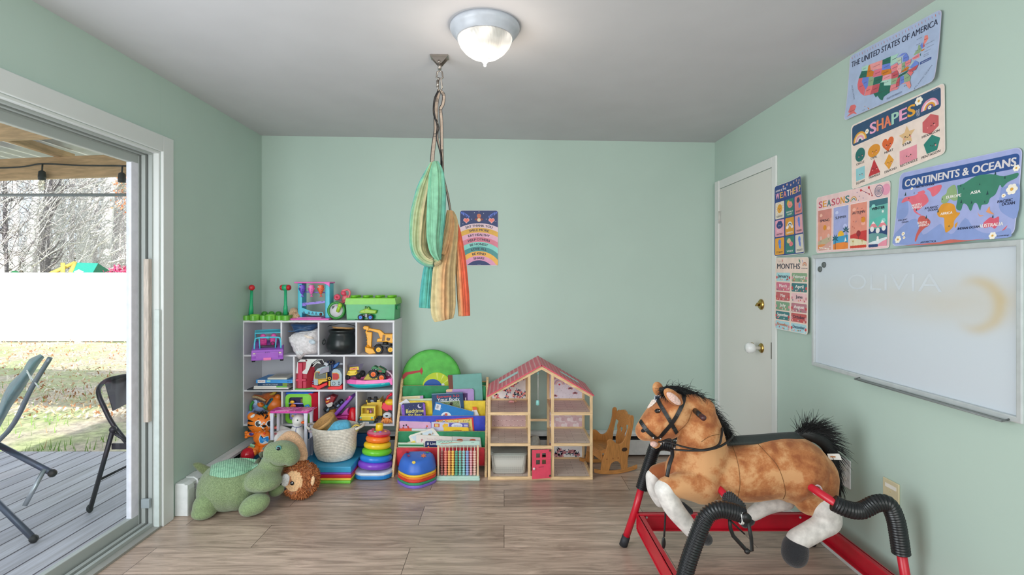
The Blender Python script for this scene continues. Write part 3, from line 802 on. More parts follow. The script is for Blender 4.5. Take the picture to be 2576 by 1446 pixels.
# --- pink ring toy
f = Fr(1535,440,3.88,c1,ZT + .125);PR = P((232,84,110));PS = P((240,120,130))
t = thing('stacking_cups','glossy pink round baby toy propped behind the green wheel','toy',f.o)
m = MB();m.torus(f(1492,375,-.03),.014,.0105,PR,rotm(PI / 2 - .3,0,.3));m.ell(f(1492,375,-.024),(.011,.006,.011),P((170,40,60)));obj('round_cup',m,t)
m = MB();m.tube(bez([f(1420,470,0),f(1500,450,.0),f(1600,440,0),f(1668,330,0),f(1640,270,0),f(1560,290,0)],6),[.008] * 31,PS,10);m.ell(f(1580,320,-.005),(.022,.018,.018),PR,rotm(0,.5));m.ell(f(1600,390,.01),(.024,.016,.03),PS,rotm(0,.7));m.tube([f(1420,470,0),f(1440,540,0)],.010,PS,10);obj('curved_tray',m,t)
# --- green rolling wheel
f = Fr(1485,690,3.80,c1,ZT);WG = P((62,150,66))
t = thing('rolling_toy','dark green round toy wheel with white face and lime handle','toy',f.o,rz=0)
r = f.k(126);T = Matrix.Translation((0,0,r + .001)) @ Matrix.Rotation(PI / 2 - .12,4,'X')
m = MB();m.lathe([(r * .78,-.02),(r * .97,-.018),(r,-.008),(r,.008),(r * .97,.018),(r * .78,.02),(r * .74,.012),(r * .74,-.012),(r * .78,-.02)],WG,36,T)
for k in range(28): a = 2 * PI * k / 28;m.ell(T @ V((r * .9 * math.cos(a),r * .9 * math.sin(a),.0175)),(.0022,.004,.0022),P((30,96,50)),n=6,m=4)
obj('rim',m,t)
m = MB();m.lathe([(0,.008),(r * .75,.008),(r * .75,-.008),(0,-.008)],P((222,218,226)),30,T)
for a0 in (2.0,3.2): m.poly([T @ V((q_[0],q_[1],.0088)) for q_ in ((-.035,.028),(-.012,.036),(-.016,.024),(-.03,.008))][::1] if a0 == 2.0 else [T @ V((q_[0],q_[1],.0088)) for q_ in ((-.012,.036),(.006,.04),(.0,.03))],P((40,40,50)) if a0 == 2.0 else P((220,120,160)))
obj('face_disc',m,t)
m = MB();a,b_ = f(1500,570,-.02),f(1530,490,-.034);m.tube([a + V((0,.012,0)),a,b_],[.012,.0135,.0125],P((166,204,60)),14);m.ell(b_,.0165,P((176,214,70)));obj('handle',m,t)
# --- green brick shaped storage box
f = Fr(1960,695,3.765,c1,ZT);BL = P((120,200,44),.25);BB = P((34,166,92),.25)
t = thing('brick_box','big green brick shaped toy bin with lime studded lid','storage box',f.o)
xa,xb = f(1612,0).x,f(2300,0).x;xs = (xa + xb) / 2;hw = (xb - xa) / 2;zl = f(0,468).z;zt = f(0,385).z;D = .215
m = MB();
m.loft([[V((xs + s1 * hw * k,D / 2 + s2 * D / 2 * k,z)) for s1,s2 in ((-1,-1),(1,-1),(1,1),(-1,1))] for z,k in ((.004,.965),(zl + .002,.995))],BB,False)
for s1 in (-1,1): m.bx((xs + s1 * hw * .8 - .03,.006,0),(xs + s1 * hw * .8 + .03,D - .006,.006),BB,.002)
obj('bin',m,t)
m = MB();m.loft([[V((xs + s1 * hw * k,D / 2 + s2 * D / 2 * k2,z)) for s1,s2 in ((-1,-1),(1,-1),(1,1),(-1,1))] for z,k,k2 in ((zl - .004,1.03,1.03),(zl + .004,1.035,1.035),(zt - .004,1.0,1.0),(zt,.985,.985))],BL,False);lid = obj('lid',m,t)
for i in range(4):
    for j in range(2):
        m = MB();m.lathe([(.024,0),(.024,.014),(.0215,.017),(0,.0175)],BL,22,Matrix.Translation((xs - hw * .76 + i * hw * .505,.058 + j * .1,zt)));obj('stud',m,lid)
for s1 in (1,):
    m = MB();m.box((xs + s1 * hw * 1.015,D / 2,zl - .03),(.012,.09,.03),BB,.004);obj('clip',m,t)
# --- dinosaur monster truck on the edge of the shelf top
f = Fr(1900,735,3.742,c1,ZT);DG = P((150,196,50));TY = P((34,36,42),.6)
t = thing('dinosaur_truck','lime dinosaur headed toy monster truck with blue hubs','toy truck',V((f.o.x,f.o.y,ZT)))
r = .0215
for cx,dy in ((1825,-.005),(1962,-.005),(1840,.05),(1985,.05)):
    p = f(cx,0);wheel(t,V((p.x,dy,r)),r,.022,TY,P((64,130,230)),'y')
m = MB();m.box((f(1900,0).x,.02,.03),(.055,.03,.012),P((70,74,80)),.003);m.tube([(f(1830,0).x,-.002,.024),(f(1870,0).x,.005,.04)],.004,P((190,192,200),.3));m.tube([(f(1962,0).x,-.002,.024),(f(1930,0).x,.005,.04)],.004,P((190,192,200),.3));m.box((f(1900,0).x,-.0,.034),(.016,.014,.026),P((150,152,160),.3),.003);obj('chassis',m,t)
m = MB();m.prism(f.xz([(1795,585),(1830,555),(1915,530),(1945,545),(2045,560),(2030,605),(1830,600)]),-.006,.042,DG,'y',.006,seg=3)
m.prism(f.xz([(1905,532),(1930,512),(1950,548)]),.0,.036,P((120,170,40)),'y',.002)
for x in (1860,1880,1905): m.prism(f.xz([(x,545),(x + 14,500),(x + 22,540)]),.012,.022,P((84,140,50)),'y')
m.ell(f(1870,568,-.008),(.005,.003,.004),P((240,230,120)),n=8,m=6);m.ell(f(1870,568,-.010),.002,P((20,20,20)),n=8,m=6)
obj('body',m,t)

# ================= first row of cubes
# --- purple doll car tipping over the edge
f = Fr(485,1190,3.66,c1);t = thing('doll_car','purple toy jeep with pink seats tipping over the shelf edge','toy car',V((f.o.x,SY - .005,Z1 + .006)),rot=(0.24,0,.36))
PU = P((168,96,206),.3);CY = P((82,196,220),.3)
hw = .103
m = MB();side = [(-.105,.005),(-.108,.03),(-.10,.05),(-.09,.066),(.11,.066),(.115,.03),(.11,.005)]
m.prism(side,-hw,hw,PU,'x',.008,seg=3);m.box((0,-.107,.034),(.145,.008,.046),P((176,108,212),.3),.003);m.box((0,-.112,.008),(.05,.012,.018),P((244,130,190)),.003)
m.bx((-hw,-.11,-.002),(hw,-.1,.012),PU,.003)
for s in (-1,1): m.box((s * .082,-.108,.05),(.016,.01,.007),P((240,226,210)),.002)
for s in (-.012,0,.012): m.box((s,-.1125,.058),(.003,.004,.008),P((120,70,160)))
obj('body',m,t)
for s in (-1,1):
    for y in (-.07,.08): wheel(t,V((s * (hw - .012),y,.0)),.026,.022,TY,P((230,190,220)),'x',tread=.03)
for s in (-1,1):
    m = MB();m.ell((s * .035,.03,.095),(.025,.014,.05),P((236,82,170)),rotm(-.15));m.box((s * .035,.005,.066),(.05,.05,.02),P((226,72,160)),.008)
    for k in range(5): m.box((s * .035,.016,.07 + k * .012),(.022,.004,.003),P((200,60,140)))
    obj('seat',m,t)
m = MB();
m.tube(bez([V((-.086,-.06,.064)),V((-.082,-.045,.12)),V((-.07,-.04,.138)),V((0,-.04,.142)),V((.07,-.04,.138)),V((.082,-.045,.12)),V((.086,-.06,.064))],5),.0055,CY,8)
for s in (-1,1): m.tube([V((s * .05,-.06,.066)),V((s * .055,-.04,.138))],.0045,CY,8)
m.ell((0,-.046,.142),(.014,.005,.009),CY);obj('windshield_frame',m,t)
m = MB();m.tube(bez([V((-.09,.09,.064)),V((-.088,.08,.14)),V((-.07,.08,.152)),V((.07,.08,.152)),V((.088,.08,.14)),V((.09,.09,.064))],5),.006,CY,8);m.bx((-.088,.02,.148),(.088,.09,.156),CY,.003);obj('roll_bar',m,t)
m = MB();m.box((0,-.035,.07),(.12,.02,.02),P((60,50,70)),.004);m.torus((.03,-.02,.085),.013,.003,P((40,40,50)),rotm(1.2));obj('dashboard',m,t)
# --- blue bag on top of white mesh bag
def lump(f,outline,d0,d1,mat,seed,amp=.006,nz=3,deep=.07):
    """soft bag: silhouette outline pushed into a rounded body"""
    pts = [f(x,y) for x,y in outline];c = sum(pts,V()) / len(pts)
    pts = bez(pts + [pts[0]],5)[:-1]
    rings = []
    for i in range(9):
        a = PI * i / 8;k = math.sin(a) ** .45 if 0 < i < 8 else .12;d = d0 + (d1 - d0) * (.5 - .5 * math.cos(a))
        rings.append([c + (p - c) * k + V((0,d,0)) + amp * k * noise.noise_vector(V((p.x * 38 + seed,p.z * 38,d * 30))) for p in pts])
    m = MB();m.loft(rings,mat);return m
f = Fr(1010,1185,3.70,c1,Z1)
mb_ = lump(f,[(790,930),(850,880),(960,862),(1090,850),(1180,830),(1216,900),(1214,1150),(1120,1188),(1040,1200),(975,1268),(925,1255),(880,1170),(830,1060),(790,980)],-.03,.2,M((226,222,226),.6,'fabric'),3,.008)
t = thing('mesh_bag','white see-through mesh laundry bag of toys sagging from its cube','bag',f.o)
bag = obj('bag',mb_,t);
m = MB()
for (x,y,w_,h_,col) in ((1010,1040,.05,.055,(236,196,206)),(1140,1000,.045,.03,(170,200,224)),(1090,930,.06,.02,(232,206,186)),(960,1150,.05,.03,(210,214,226))):
    m.ell(f(x,y,-.016),(w_ * .6,.012,h_ * .6),M(tuple((a_ + 226) // 2 for a_ in col),.7,'fabric'),rotm(0,.3),14,8)
obj('toys_showing_through',m,t)
m = MB();m.tube(bez([f(850,900,-.012),f(890,1030,-.028),f(935,1130,-.034),f(985,1200,-.036)],5),.0015,M((245,244,246),.6),5);m.tube(bez([f(960,870,-.005),f(1090,862,-.012),f(1190,850,-.006)],5),.002,M((240,240,244),.6),5);obj('seam',m,t)
f2 = Fr(1000,850,3.78,c1,Z1 + .115)
mb_ = lump(f2,[(835,745),(1190,745),(1200,790),(1150,850),(1030,845),(920,885),(870,862),(845,800)],-.03,.12,M((34,70,112),.45,'fabric'),9,.012)
t = thing('nylon_bag','crumpled navy blue nylon bag stuffed above the white mesh bag','bag',f2.o);obj('bag',mb_,t)
m = MB();m.tube(bez([f2(810,850,-.03),f2(880,850,-.04),f2(960,830,-.04),f2(1080,838,-.04)],5),.007,M((58,104,150),.4,'fabric'),8,flat=.5);obj('drawstring',m,t)
# --- black cauldron
f = Fr(1560,1170,3.80,c1,Z1);CK = P((28,36,38),.28)
t = thing('cauldron','shiny black plastic witch cauldron with tan tray inside','cauldron',f.o)
k = f.k(1);pr = [(110,0),(165,18),(205,75),(215,140),(195,215),(170,262),(165,285),(178,300),(186,318),(182,330),(168,330),(160,310),(155,280),(0,262)]
m = MB();m.lathe([(a * k * .98,b_ * k) for a,b_ in pr],CK,40);obj('pot',m,t)
m = MB();m.torus((-.165 * .62,-.092,.092),.017,.0045,CK,rotm(PI / 2 - .2,0,-.75));m.ell((-.1,-.09,.11),(.007,.006,.007),CK);obj('ring_handle',m,t)
for s in (-1,1):
    m = MB();m.lathe([(.012,0),(.016,.01),(.014,.02)],CK,12,Matrix.Translation((s * .06,-.03,-.0)));obj('foot',m,t)
m = MB();m.tube(bez([V((-.105,0,.195)),V((-.07,-.05,.208)),V((0,-.04,.22)),V((.06,-.03,.215)),V((.105,0,.195))],5),.0025,CK,6);obj('bail',m,t)
m = MB();m.lathe([(0,0),(.07,0),(.085,.014),(.08,.014),(.068,.006),(0,.006)],M((196,150,96),.6,'wood'),30,sy=.75);solo('wooden_tray',m,'tan round tray lying in the mouth of the black cauldron','tray',f.o + V((.004,.012,.176)),rot=(-.1,.06,0))
# --- yellow excavator
f = Fr(2060,1165,3.755,c1,Z1);YE = P((246,176,36));YD = P((226,150,24))
t = thing('toy_excavator','yellow toy excavator with raised arm and black wheels','toy excavator',f.o)
r = f.k(62)
for cx,d in ((2075,0),(2240,0),(2030,.085),(2200,.085)): wheel(t,V((f(cx,0).x,d,r)),r,.026,TY,P((246,186,60)),'y',16)
m = MB();m.box((f(2160,0).x,.042,f(0,1060).z),(.075,.06,.02),P((40,42,44)),.004);m.cyl((f(2150,0).x,.042,f(0,1050).z),(f(2150,0).x,.042,f(0,1010).z),.02,P((40,42,44)));obj('chassis',m,t)
m = MB();m.prism(f.xz([(2040,1000),(2050,960),(2120,945),(2140,890),(2290,890),(2300,920),(2300,1010),(2250,1020),(2190,1000)]),.0,.082,YE,'y',.005,seg=3)
m.prism(f.xz([(2118,990),(2130,900),(2165,905),(2155,985)]),-.003,.0,P((130,90,30)),'y');m.prism(f.xz([(2180,965),(2190,938),(2235,945),(2225,980),(2200,985)]),-.003,.0,P((90,60,30)),'y');m.prism(f.xz([(2262,905),(2275,930),(2262,960)]),-.003,.0,P((150,100,30)),'y')
obj('cab',m,t)
m = MB();m.prism(f.xz([(2090,985),(2050,880),(1945,850),(1900,850),(1890,880),(1870,870),(1900,800),(1940,815),(2080,840),(2150,900),(2170,985)]),.026,.052,YE,'y',.004);m.prism(f.xz([(1838,800),(1860,780),(1915,785),(1925,820),(1905,850),(1880,835),(1850,830)]),.02,.058,YE,'y',.004);obj('boom',m,t)
m = MB();m.prism(f.xz([(1868,860),(1965,870),(1955,1080),(1895,1080),(1895,960)]),.026,.05,YE,'y',.004)
for y in (905,950,1000,1050): m.ell(f(1905,y,.026),.0035,YD,n=8,m=6)
m.ell(f(1925,1060,.03),.012,YD);obj('arm',m,t)
m = MB();m.prism(f.xz([(1880,1070),(1990,1095),(2040,1160),(1940,1180),(1885,1140)]),-.005,.075,YE,'y',.005);obj('bucket',m,t)

# ================= second row
# --- stack of books
def book(lab,x0,x1,y0,y1,fz,cm,depth,pages=True,zz=0.0,yaw=0.0,dd=0.0,group='books lying in the shelf cube',page=(236,230,214)):
    a = f(x0,y1);b_ = f(x1,y0);w_ = b_.x - a.x;h_ = b_.z - a.z
    t = thing('book',lab,'book',f.o + V(((a.x + b_.x) / 2,dd,zz)),yaw,group)
    m = MB();mt = M(cm,.4);e = .0018
    m.bx((-w_ / 2,0,0),(w_ / 2,depth,e),mt);m.bx((-w_ / 2,0,h_ - e),(w_ / 2,depth,h_),mt);m.bx((-w_ / 2,0,0),(w_ / 2,e,h_),mt,.0008)
    obj('cover',m,t);m = MB();m.bx((-w_ / 2 + .003,e,e),(w_ / 2 - .002,depth - .003,h_ - e),M(page,.8));obj('pages',m,t)
    t['h'] = h_;return t,w_,h_
cb = crop(615,925,19.815);f = Fr(1250,1160,3.70,cb,Z2 + .0006);f.o.x -= .004
z = .0005
tb,w_,h_ = book('thin wide dark picture book at the very bottom of the stack',130,2300,1090,1150,0,(60,66,74),.25,zz=z);z += h_ + .0004
tb,w_,h_ = book('thin white paperback lying second from the bottom of the stack',450,2190,985,1060,0,(226,220,216),.22,zz=z);z += h_ + .0004
tb,w_,h_ = book('white and green spined thin book in the middle of the stack',450,2110,905,970,0,(222,222,218),.22,zz=z,dd=.004)
m = MB();m.bx((w_ * .18,-.0012,.0),(w_ / 2,.0,h_),P((110,184,84)));obj('green_spine_end',m,tb);z += h_ + .0004
tb,w_,h_ = book('dark navy hardback with green spine end under the bright blue book',640,2120,745,890,0,(30,66,104),.21,zz=z,dd=.006)
m = MB();m.bx((w_ * .34,-.0012,0),(w_ / 2,0,h_),P((130,150,50)));text_on(m,'AND SAVE THE CUTE BUNNY',Matrix.Translation((-.015,-.0014,h_ * .25)),h_ * .45,P((190,200,205)),.11);obj('spine_print',m,tb);z += h_ + .0004
tb,w_,h_ = book('bright blue thick book with white spine label near stack top',555,2380,555,720,0,(58,150,222),.2,zz=z,dd=.004)
m = MB();m.bx((-w_ * .45,-.0012,.002),(-w_ * .24,0,h_ - .002),P((240,236,236)));m.bx((-w_ * .2,-.001,h_ * .3),(-w_ * .1,0,h_ * .8),P((150,214,210)));text_on(m,'KIDS PLAY',Matrix.Translation((-w_ * .345,-.0016,h_ * .33)),h_ * .4,P((150,60,60)),w_ * .17);text_on(m,'Q I P',Matrix.Translation((w_ * .41,-.0016,h_ * .3)),h_ * .42,P((20,60,120)),w_ * .1);obj('spine_print',m,tb);z += h_ + .0004
tb,w_,h_ = book('small cream board book on top of the stack',1115,2080,380,470,0,(214,210,196),.16,zz=z,dd=.01)
m = MB();text_on(m,'ABC DEF GHI',Matrix.Translation((0,-.0006,h_ * .25)),h_ * .4,P((130,116,100)),w_ * .8) if False else m.bx((-w_ * .4,.05,h_),(w_ * .3,.13,h_ + .0005),P((176,176,166)));obj('cover_print',m,tb)
# --- red barn
cb = crop(725,895,15.22);f = Fr(500,1300,3.745,cb,Z2)
RB = P((178,26,58));RB2 = P((206,50,84));WR = P((222,224,222));GB = P((110,206,96))
t = thing('toy_barn','red toy barn with white roof on a green base','toy barn',f.o)
m = MB();m.prism([(f(180,0).x,-.03),(f(720,0).x,-.03),(f(930,0).x,.03),(f(930,0).x,.19),(f(240,0).x,.19)],0,.008,GB,'z',.002);obj('base',m,t)
m = MB();prof = [(250,1290),(710,1290),(710,690),(600,300),(300,300),(250,680)]
m.prism(f.xz([(250,1240),(712,1240),(712,690),(250,690)]),0,.16,RB,'y',.001)
m.prism(f.xz([(390,1240),(560,1240),(560,260),(390,260)]),-.012,.02,RB2,'y',.004)
m.prism(f.xz([(215,870),(700,870),(700,960),(215,960)]),-.012,.0,RB2,'y',.002)
m.prism(f.xz([(580,1230),(690,1230),(690,980),(580,980)]),-.006,.0,RB2,'y',.001)
m.loft([[f(x,y,d) for x,y in ((680,230),(712,690),(250,690),(390,250))] for d in (.0,.16)],RB,False)
m.prism([(f(712,0,.0).x,.0),(f(950,0,.0).x,.03),(f(950,0).x,.15),(f(712,0).x,.15)],.008,f(0,430).z,P((164,18,44)),'z',.001)
obj('walls',m,t)
m = MB();prf = [(f(x,y).x,f(x,y).z) for x,y in ((220,665),(370,665),(372,300),(300,320))]
m.prism(f.xz([(225,665),(375,665),(375,225),(480,130),(620,130),(700,250),(660,520),(500,665),(715,690),(900,280),(1130,130),(1320,130),(1250,105),(480,105)]),-.004,.004,WR,'y',.001) if False else None
m.loft([[f(x,y,d) for x,y in ((372,225),(690,225),(720,150),(480,130))] for d in (-.012,.13)],WR,False)
m.loft([[f(225,668,d),f(375,668,d),f(375,230,d),f(350,230,d)] for d in (-.006,.1)],WR,False)
m.loft([[f(480,665,d),f(715,695,d),f(900,285,d),f(1120,125,d),f(1320,115,d),f(700,120,d),f(690,250,d),f(660,500,d)] for d in (-.008,.0)],WR,False)
m.loft([[f(930,300,d),f(1130,150,d),f(1315,130,d),f(1385,260,d),f(1360,260,d),f(1300,150,d),f(1130,170,d),f(950,320,d)] for d in (-.002,.14)],WR,False)
m.ell(f(690,180,-.014),.006,P((120,20,40)));obj('roof',m,t)
m = MB();m.loft([[f(940,430,d),f(1120,260,d),f(1260,300,d),f(1400,380,d),f(1300,470,d),f(1000,560,d)] for d in (.03,.1)],P((30,16,20)),False);m.loft([[f(920,420,d),f(1080,210,d),f(1180,210,d),f(1260,300,d),f(1100,280,d),f(950,430,d)] for d in (.02,.028)],WR,False);obj('hayloft_door',m,t)
# --- grey and red ride-in vehicle toy opened in two halves
f = Fr(1700,1310,3.74,cb,Z2);GY = P((170,190,198));RR = P((236,40,48));YW = P((232,184,50))
t = thing('rescue_playset','grey and red toy rescue vehicle folded open into two halves','toy vehicle',f.o)
def half(outl,win,d0,d1,wc,base):
    m = MB();m.prism(f.xz(outl),d0,d1,GY,'y',.004);o = obj('shell',m,t)
    m = MB();m.prism(f.xz(win),d0 - .0025,d0 + .001,YW,'y',.001);cxx = sum(p[0] for p in win) / len(win);cyy = sum(p[1] for p in win) / len(win)
    m.prism(f.xz([(cxx + (x - cxx) * .88,cyy + (y - cyy) * .86) for x,y in win]),d0 - .004,d0 + .001,wc,'y');obj('window',m,o)
    m = MB();m.prism(f.xz(base),d0 - .01,d1,RR,'y',.004);obj('bumper',m,t)
half([(980,1130),(960,900),(1000,640),(1100,500),(1300,420),(1560,380),(1570,600),(1150,740),(1140,1130)],[(1010,880),(1000,700),(1040,600),(1200,590),(1160,740),(1500,640),(1500,880),(1150,900)],.0,.05,P((96,104,96)),[(900,1080),(1140,1150),(1500,1000),(1510,1110),(1200,1270),(1190,1305),(1110,1305),(1090,1240),(920,1190)])
half([(1640,1160),(1620,960),(1680,900),(1680,600),(1740,510),(1880,500),(1990,560),(2060,720),(2060,1050),(1980,1160)],[(1700,920),(1690,640),(1880,640),(1960,700),(1970,850),(1900,920)],-.005,.07,P((186,16,20)),[(1530,1200),(1640,1160),(1960,1160),(2080,1090),(2085,1250),(1820,1290),(1800,1325),(1720,1325),(1700,1280),(1540,1250)])
m = MB();m.prism(f.xz([(1150,910),(1480,890),(1500,960),(1330,1000),(1200,1100),(1160,1080)]),-.006,.02,YW,'y',.003);m.torus(f(1580,860,-.008),.008,.003,YW,rotm(PI / 2));m.box(f(1580,1060,-.003),(.012,.012,.04),YW,.004);m.cyl(f(1590,960,-.004),f(1590,960,.02),.012,P((30,30,34)));obj('yellow_gear',m,t)
m = MB();m.torus(f(1740,1060,-.006),.011,.0015,P((90,100,110)),rotm(PI / 2));
for y in (1010,1090): m.torus(f(1940,y,-.006),.004,.0015,P((60,70,90)),rotm(PI / 2),16,8)
for y in (980,1060): m.ell(f(950,y,-.003),.005,P((120,140,190)),n=10,m=6)
obj('vent_rings',m,t)
m = MB();m.prism(f.xz([(1230,560),(1300,470),(1570,390),(1570,600),(1200,690)]),-.004,.0,P((150,146,164)),'y',.001);m.ell(f(1180,645,-.005),(.006,.003,.005),P((210,90,60)));obj('canopy',m,t)
m = MB();m.torus(f(1650,240,.03),.012,.006,P((30,26,32)),rotm(PI / 2 - .2));m.box(f(1460,310,.02),(.03,.02,.022),P((190,194,204)),.003,rotm(0,.5));m.prism(f.xz([(1690,480),(1740,350),(1880,260),(1930,280),(1890,370),(1780,470)]),.01,.04,P((30,100,180)),'y',.004);m.box(f(2000,300,.04),(.04,.02,.012),P((170,176,186)),.003);m.box(f(1650,500,.07),(.05,.05,.12),P((40,60,110)),.01);obj('rear_gear',m,t)
# --- pink and teal boat with trucks riding in it
cb = crop(860,905,17.014);f = Fr(1200,1310,3.70,cb,Z2)
t = thing('doll_boat','pink and turquoise toy speedboat carrying two toy trucks','toy boat',f.o)
BP = P((246,116,190),.3);BT = P((16,180,190),.3)
def hull(pts0,pts1):  # upper and lower edge polylines -> rounded hull
    m = MB();return m
xs_ = [20,110,300,600,1000,1500,1900,2150]
up = [985,1045,1050,1045,1030,1000,960,940];lo = [1000,1070,1210,1300,1310,1260,1200,1130];rimt = [955,905,870,880,900,870,850,800]
wd_ = [.004,.03,.055,.075,.082,.082,.08,.076]
m = MB();rg = []
for x,u,l_,w_ in zip(xs_,up,lo,wd_):
    c = f(x,0);zu = f(x,u).z;zl = max(f(x,l_).z,.0008);ring = []
    for k in range(13):
        a = PI * k / 12;ring.append(V((c.x,.085 - w_ * math.cos(a),zu - (zu - zl) * math.sin(a) ** .7)))
    rg.append(ring)
m.loft(rg,BT);obj('hull',m,t)
m = MB();rg = []
for x,u,rt,w_ in zip(xs_,up,rimt,wd_):
    c = f(x,0);zu = f(x,u).z - .002;zr = f(x,rt).z;ww = w_ + .004
    rg.append([V((c.x,.085 - ww,zu)),V((c.x,.085 - ww * .93,zr)),V((c.x,.085 - ww * .8,zr)),V((c.x,.085 - ww * .74,zr - .014)),V((c.x,.085 + ww * .74,zr - .014)),V((c.x,.085 + ww * .8,zr)),V((c.x,.085 + ww * .93,zr)),V((c.x,.085 + ww,zu))])
m.loft(rg,BP,False);m.prism(f.xz([(1960,820),(2060,800),(2140,880),(2160,1060),(2090,1090),(2040,1000)]),.003,.17,BP,'y',.004);obj('deck',m,t)
m = MB();m.tube(bez([f(2130,860,.03),f(2150,700,.05),f(2050,560,.06),f(1900,470,.07)],6),[.006] * 19,M((226,190,206),.2),8);m.ell(f(2050,640,.1),(.03,.05,.035),glass_mat('pink_film',(250,226,236),.1));obj('windscreen',m,t)
m = MB();text_on(m,'BOAT',Matrix.Translation(f(1770,1050,-.004)) @ Matrix.Rotation(-.12,4,'Y'),.008,P((180,236,236)),.026) if False else m.box(f(1770,1030,.0),(.026,.001,.004),P((150,230,232)),0,rotm(0,-.12));obj('white_mark',m,t)
bz = Z2 + f(0,880).z
m = MB();m.prism(f.xz([(880,870),(1060,630),(1700,790),(1680,850),(1100,885)]),.02,.06,M((190,176,70),.6),'y',.002);solo('sand_shovel',m,'olive yellow plastic scoop lying across the toy boat','toy scoop',f.o)
# dump truck
g = Fr(500,830,3.745,cb,bz + .004);YBt = P((238,208,50));PB = P((58,44,82))
t = thing('toy_dump_truck','small yellow dump truck with dark purple tipper in the boat','toy truck',g.o,.0)
m = MB();m.prism(g.xz([(190,690),(640,650),(620,440),(260,480)]),0,.03,YBt,'y',.004);m.prism(g.xz([(190,690),(215,590),(720,560),(690,640)]),-.004,.03,YBt,'y',.003);m.prism(g.xz([(300,470),(720,440),(700,290),(310,340)]),.01,.05,YBt,'y',.004);m.prism(g.xz([(345,440),(640,415),(630,330),(350,360)]),.008,.011,P((226,130,90)),'y');m.prism(g.xz([(470,375),(540,345),(500,385)]),.006,.009,P((60,20,20)),'y')
for x in (290,580): m.box(g(x,560,-.003),(.006,.003,.012),P((180,140,30)),.001)
obj('cab',m,t)
m = MB();m.loft([[g(250,245,d),g(930,150,d),g(840,400,d),g(740,440,d),g(700,280,d),g(300,300,d)] for d in (.012,.075)],PB,False);obj('tipper',m,t)
for x,y,d,r in ((250,750,.0,.019),(720,690,.0,.022),(880,590,.03,.024)): wheel(t,g(x,y,d),r,.018,TY,P((70,74,80)),'x',rot=(0,0,-.5))
# green monster truck
g = Fr(1500,830,3.735,cb,bz + .004);GM = P((34,120,66))
t = thing('toy_monster_truck','green and brown monster truck with orange hubs in the boat','toy truck',g.o)
m = MB();m.prism(g.xz([(1230,470),(1280,320),(1360,265),(1430,290),(1520,340),(1580,285),(1790,390),(1870,460),(1840,570),(1560,530),(1500,400),(1300,400),(1250,470)]),.0,.05,GM,'y',.003);m.prism(g.xz([(1590,300),(1780,390),(1770,420),(1580,340)]),-.004,.0,P((130,90,60)),'y');m.prism(g.xz([(1260,410),(1490,400),(1500,480),(1300,480)]),-.004,.03,P((190,196,206)),'y',.002);m.prism(g.xz([(1580,430),(1720,470),(1700,520),(1570,500)]),-.004,.0,P((150,50,50)),'y');obj('body',m,t)
m = MB();m.prism(g.xz([(1300,500),(1850,560),(1800,720),(1500,720)]),.01,.04,P((40,40,40)),'y',.002);obj('chassis',m,t)
for x,y,d in ((1360,605,-.01),(1710,750,-.01),(1280,610,.05),(1660,740,.05)): wheel(t,g(x,y,d),.033 if d < 0 else .03,.024,TY,P((240,110,50)),'y',14,.1)

# ================= third row
# --- orange plush tiger and mixed toys in the left cube
f = Fr(420,1070,3.80,c2,Z3)
OR = P((232,122,40));OP = M((196,104,50),.9,'plush')
def pos(x,y,d=0): return f(x,y,d)
t = thing('electronic_toy','orange round toy with blue screen panel on the left pile','toy',f.o)
m = MB();m.ell(pos(540,830,.02),(.062,.05,.06),OR,rotm(0,.6));m.box(pos(470,800,-.01),(.075,.05,.02),P((40,150,170)),.004,rotm(0,-.95));m.box(pos(458,792,-.038),(.05,.008,.012),P((30,46,70)),0,rotm(0,-.95));obj('shell',m,t)
m = MB();m.ell(pos(595,715,.02),(.022,.02,.022),OR);obj('ear',m,t)
t = thing('plush_lion','brown and tan plush animal heaped at the back of the left cube','plush toy',f.o)
obj('body',soft([('e',pos(440,720,.09),(.06,.05,.035)),('t',[pos(240,700,.06),pos(330,720,.05),pos(420,760,.06)],[.014,.018,.02]),('t',[pos(520,680,.08),pos(440,690,.07)],.022)],OP,.006,4),t)
m = MB();m.tube(bez([pos(215,710,.03),pos(280,715,.02),pos(360,745,.02),pos(410,775,.03)],5),[.008] * 16,M((206,178,130),.9,'plush'));obj('paw',m,t,'pale cream paws')
m = MB();m.prism(f.xz([(430,690),(500,650),(545,655),(520,690),(460,705)]),.03,.06,M((190,160,60),.7),'y',.004);solo('yellow_block',m,'mustard yellow piece lying on the plush heap','toy',f.o)
t = thing('toy_elephant','pale blue plastic elephant toy at the left of the pile','toy',f.o)
EB = P((140,164,214))
obj('body',soft([('e',pos(270,820,-.01),(.03,.03,.03)),('e',pos(330,880,.0),(.05,.03,.025)),('t',[pos(190,940,-.02),pos(160,1000,-.03),pos(130,1090,-.03)],[.02,.016,.012])],EB,.005,4),t)
m = MB();m.ell(pos(250,800,-.035),(.018,.006,.022),P((170,196,230)),rotm(0,.3));obj('ear',m,t)
m = MB();m.tube(bez([pos(225,780,-.045),pos(185,850,-.045),pos(190,920,-.045)],5),.01,P((60,150,70)),10);obj('green_handle',m,t)
t = thing('toy_fox','small orange animal figure with black nose in the left pile','toy',f.o)
m = MB();m.ell(pos(335,830,-.035),(.024,.02,.018),OR,rotm(0,.4));m.ell(pos(355,818,-.053),.004,P((20,20,20)),n=8,m=6);m.tube([pos(360,840,-.03),pos(430,900,-.03)],[.012,.009],P((90,140,70)),8);obj('body',m,t)
m = MB();m.ell(pos(320,810,-.045),(.007,.003,.007),P((244,236,220)));obj('eye',m,t)
t = thing('toy_bottle','dark green toy bottle standing at the back right of the left cube','toy',f.o + V((.075,.14,0)))
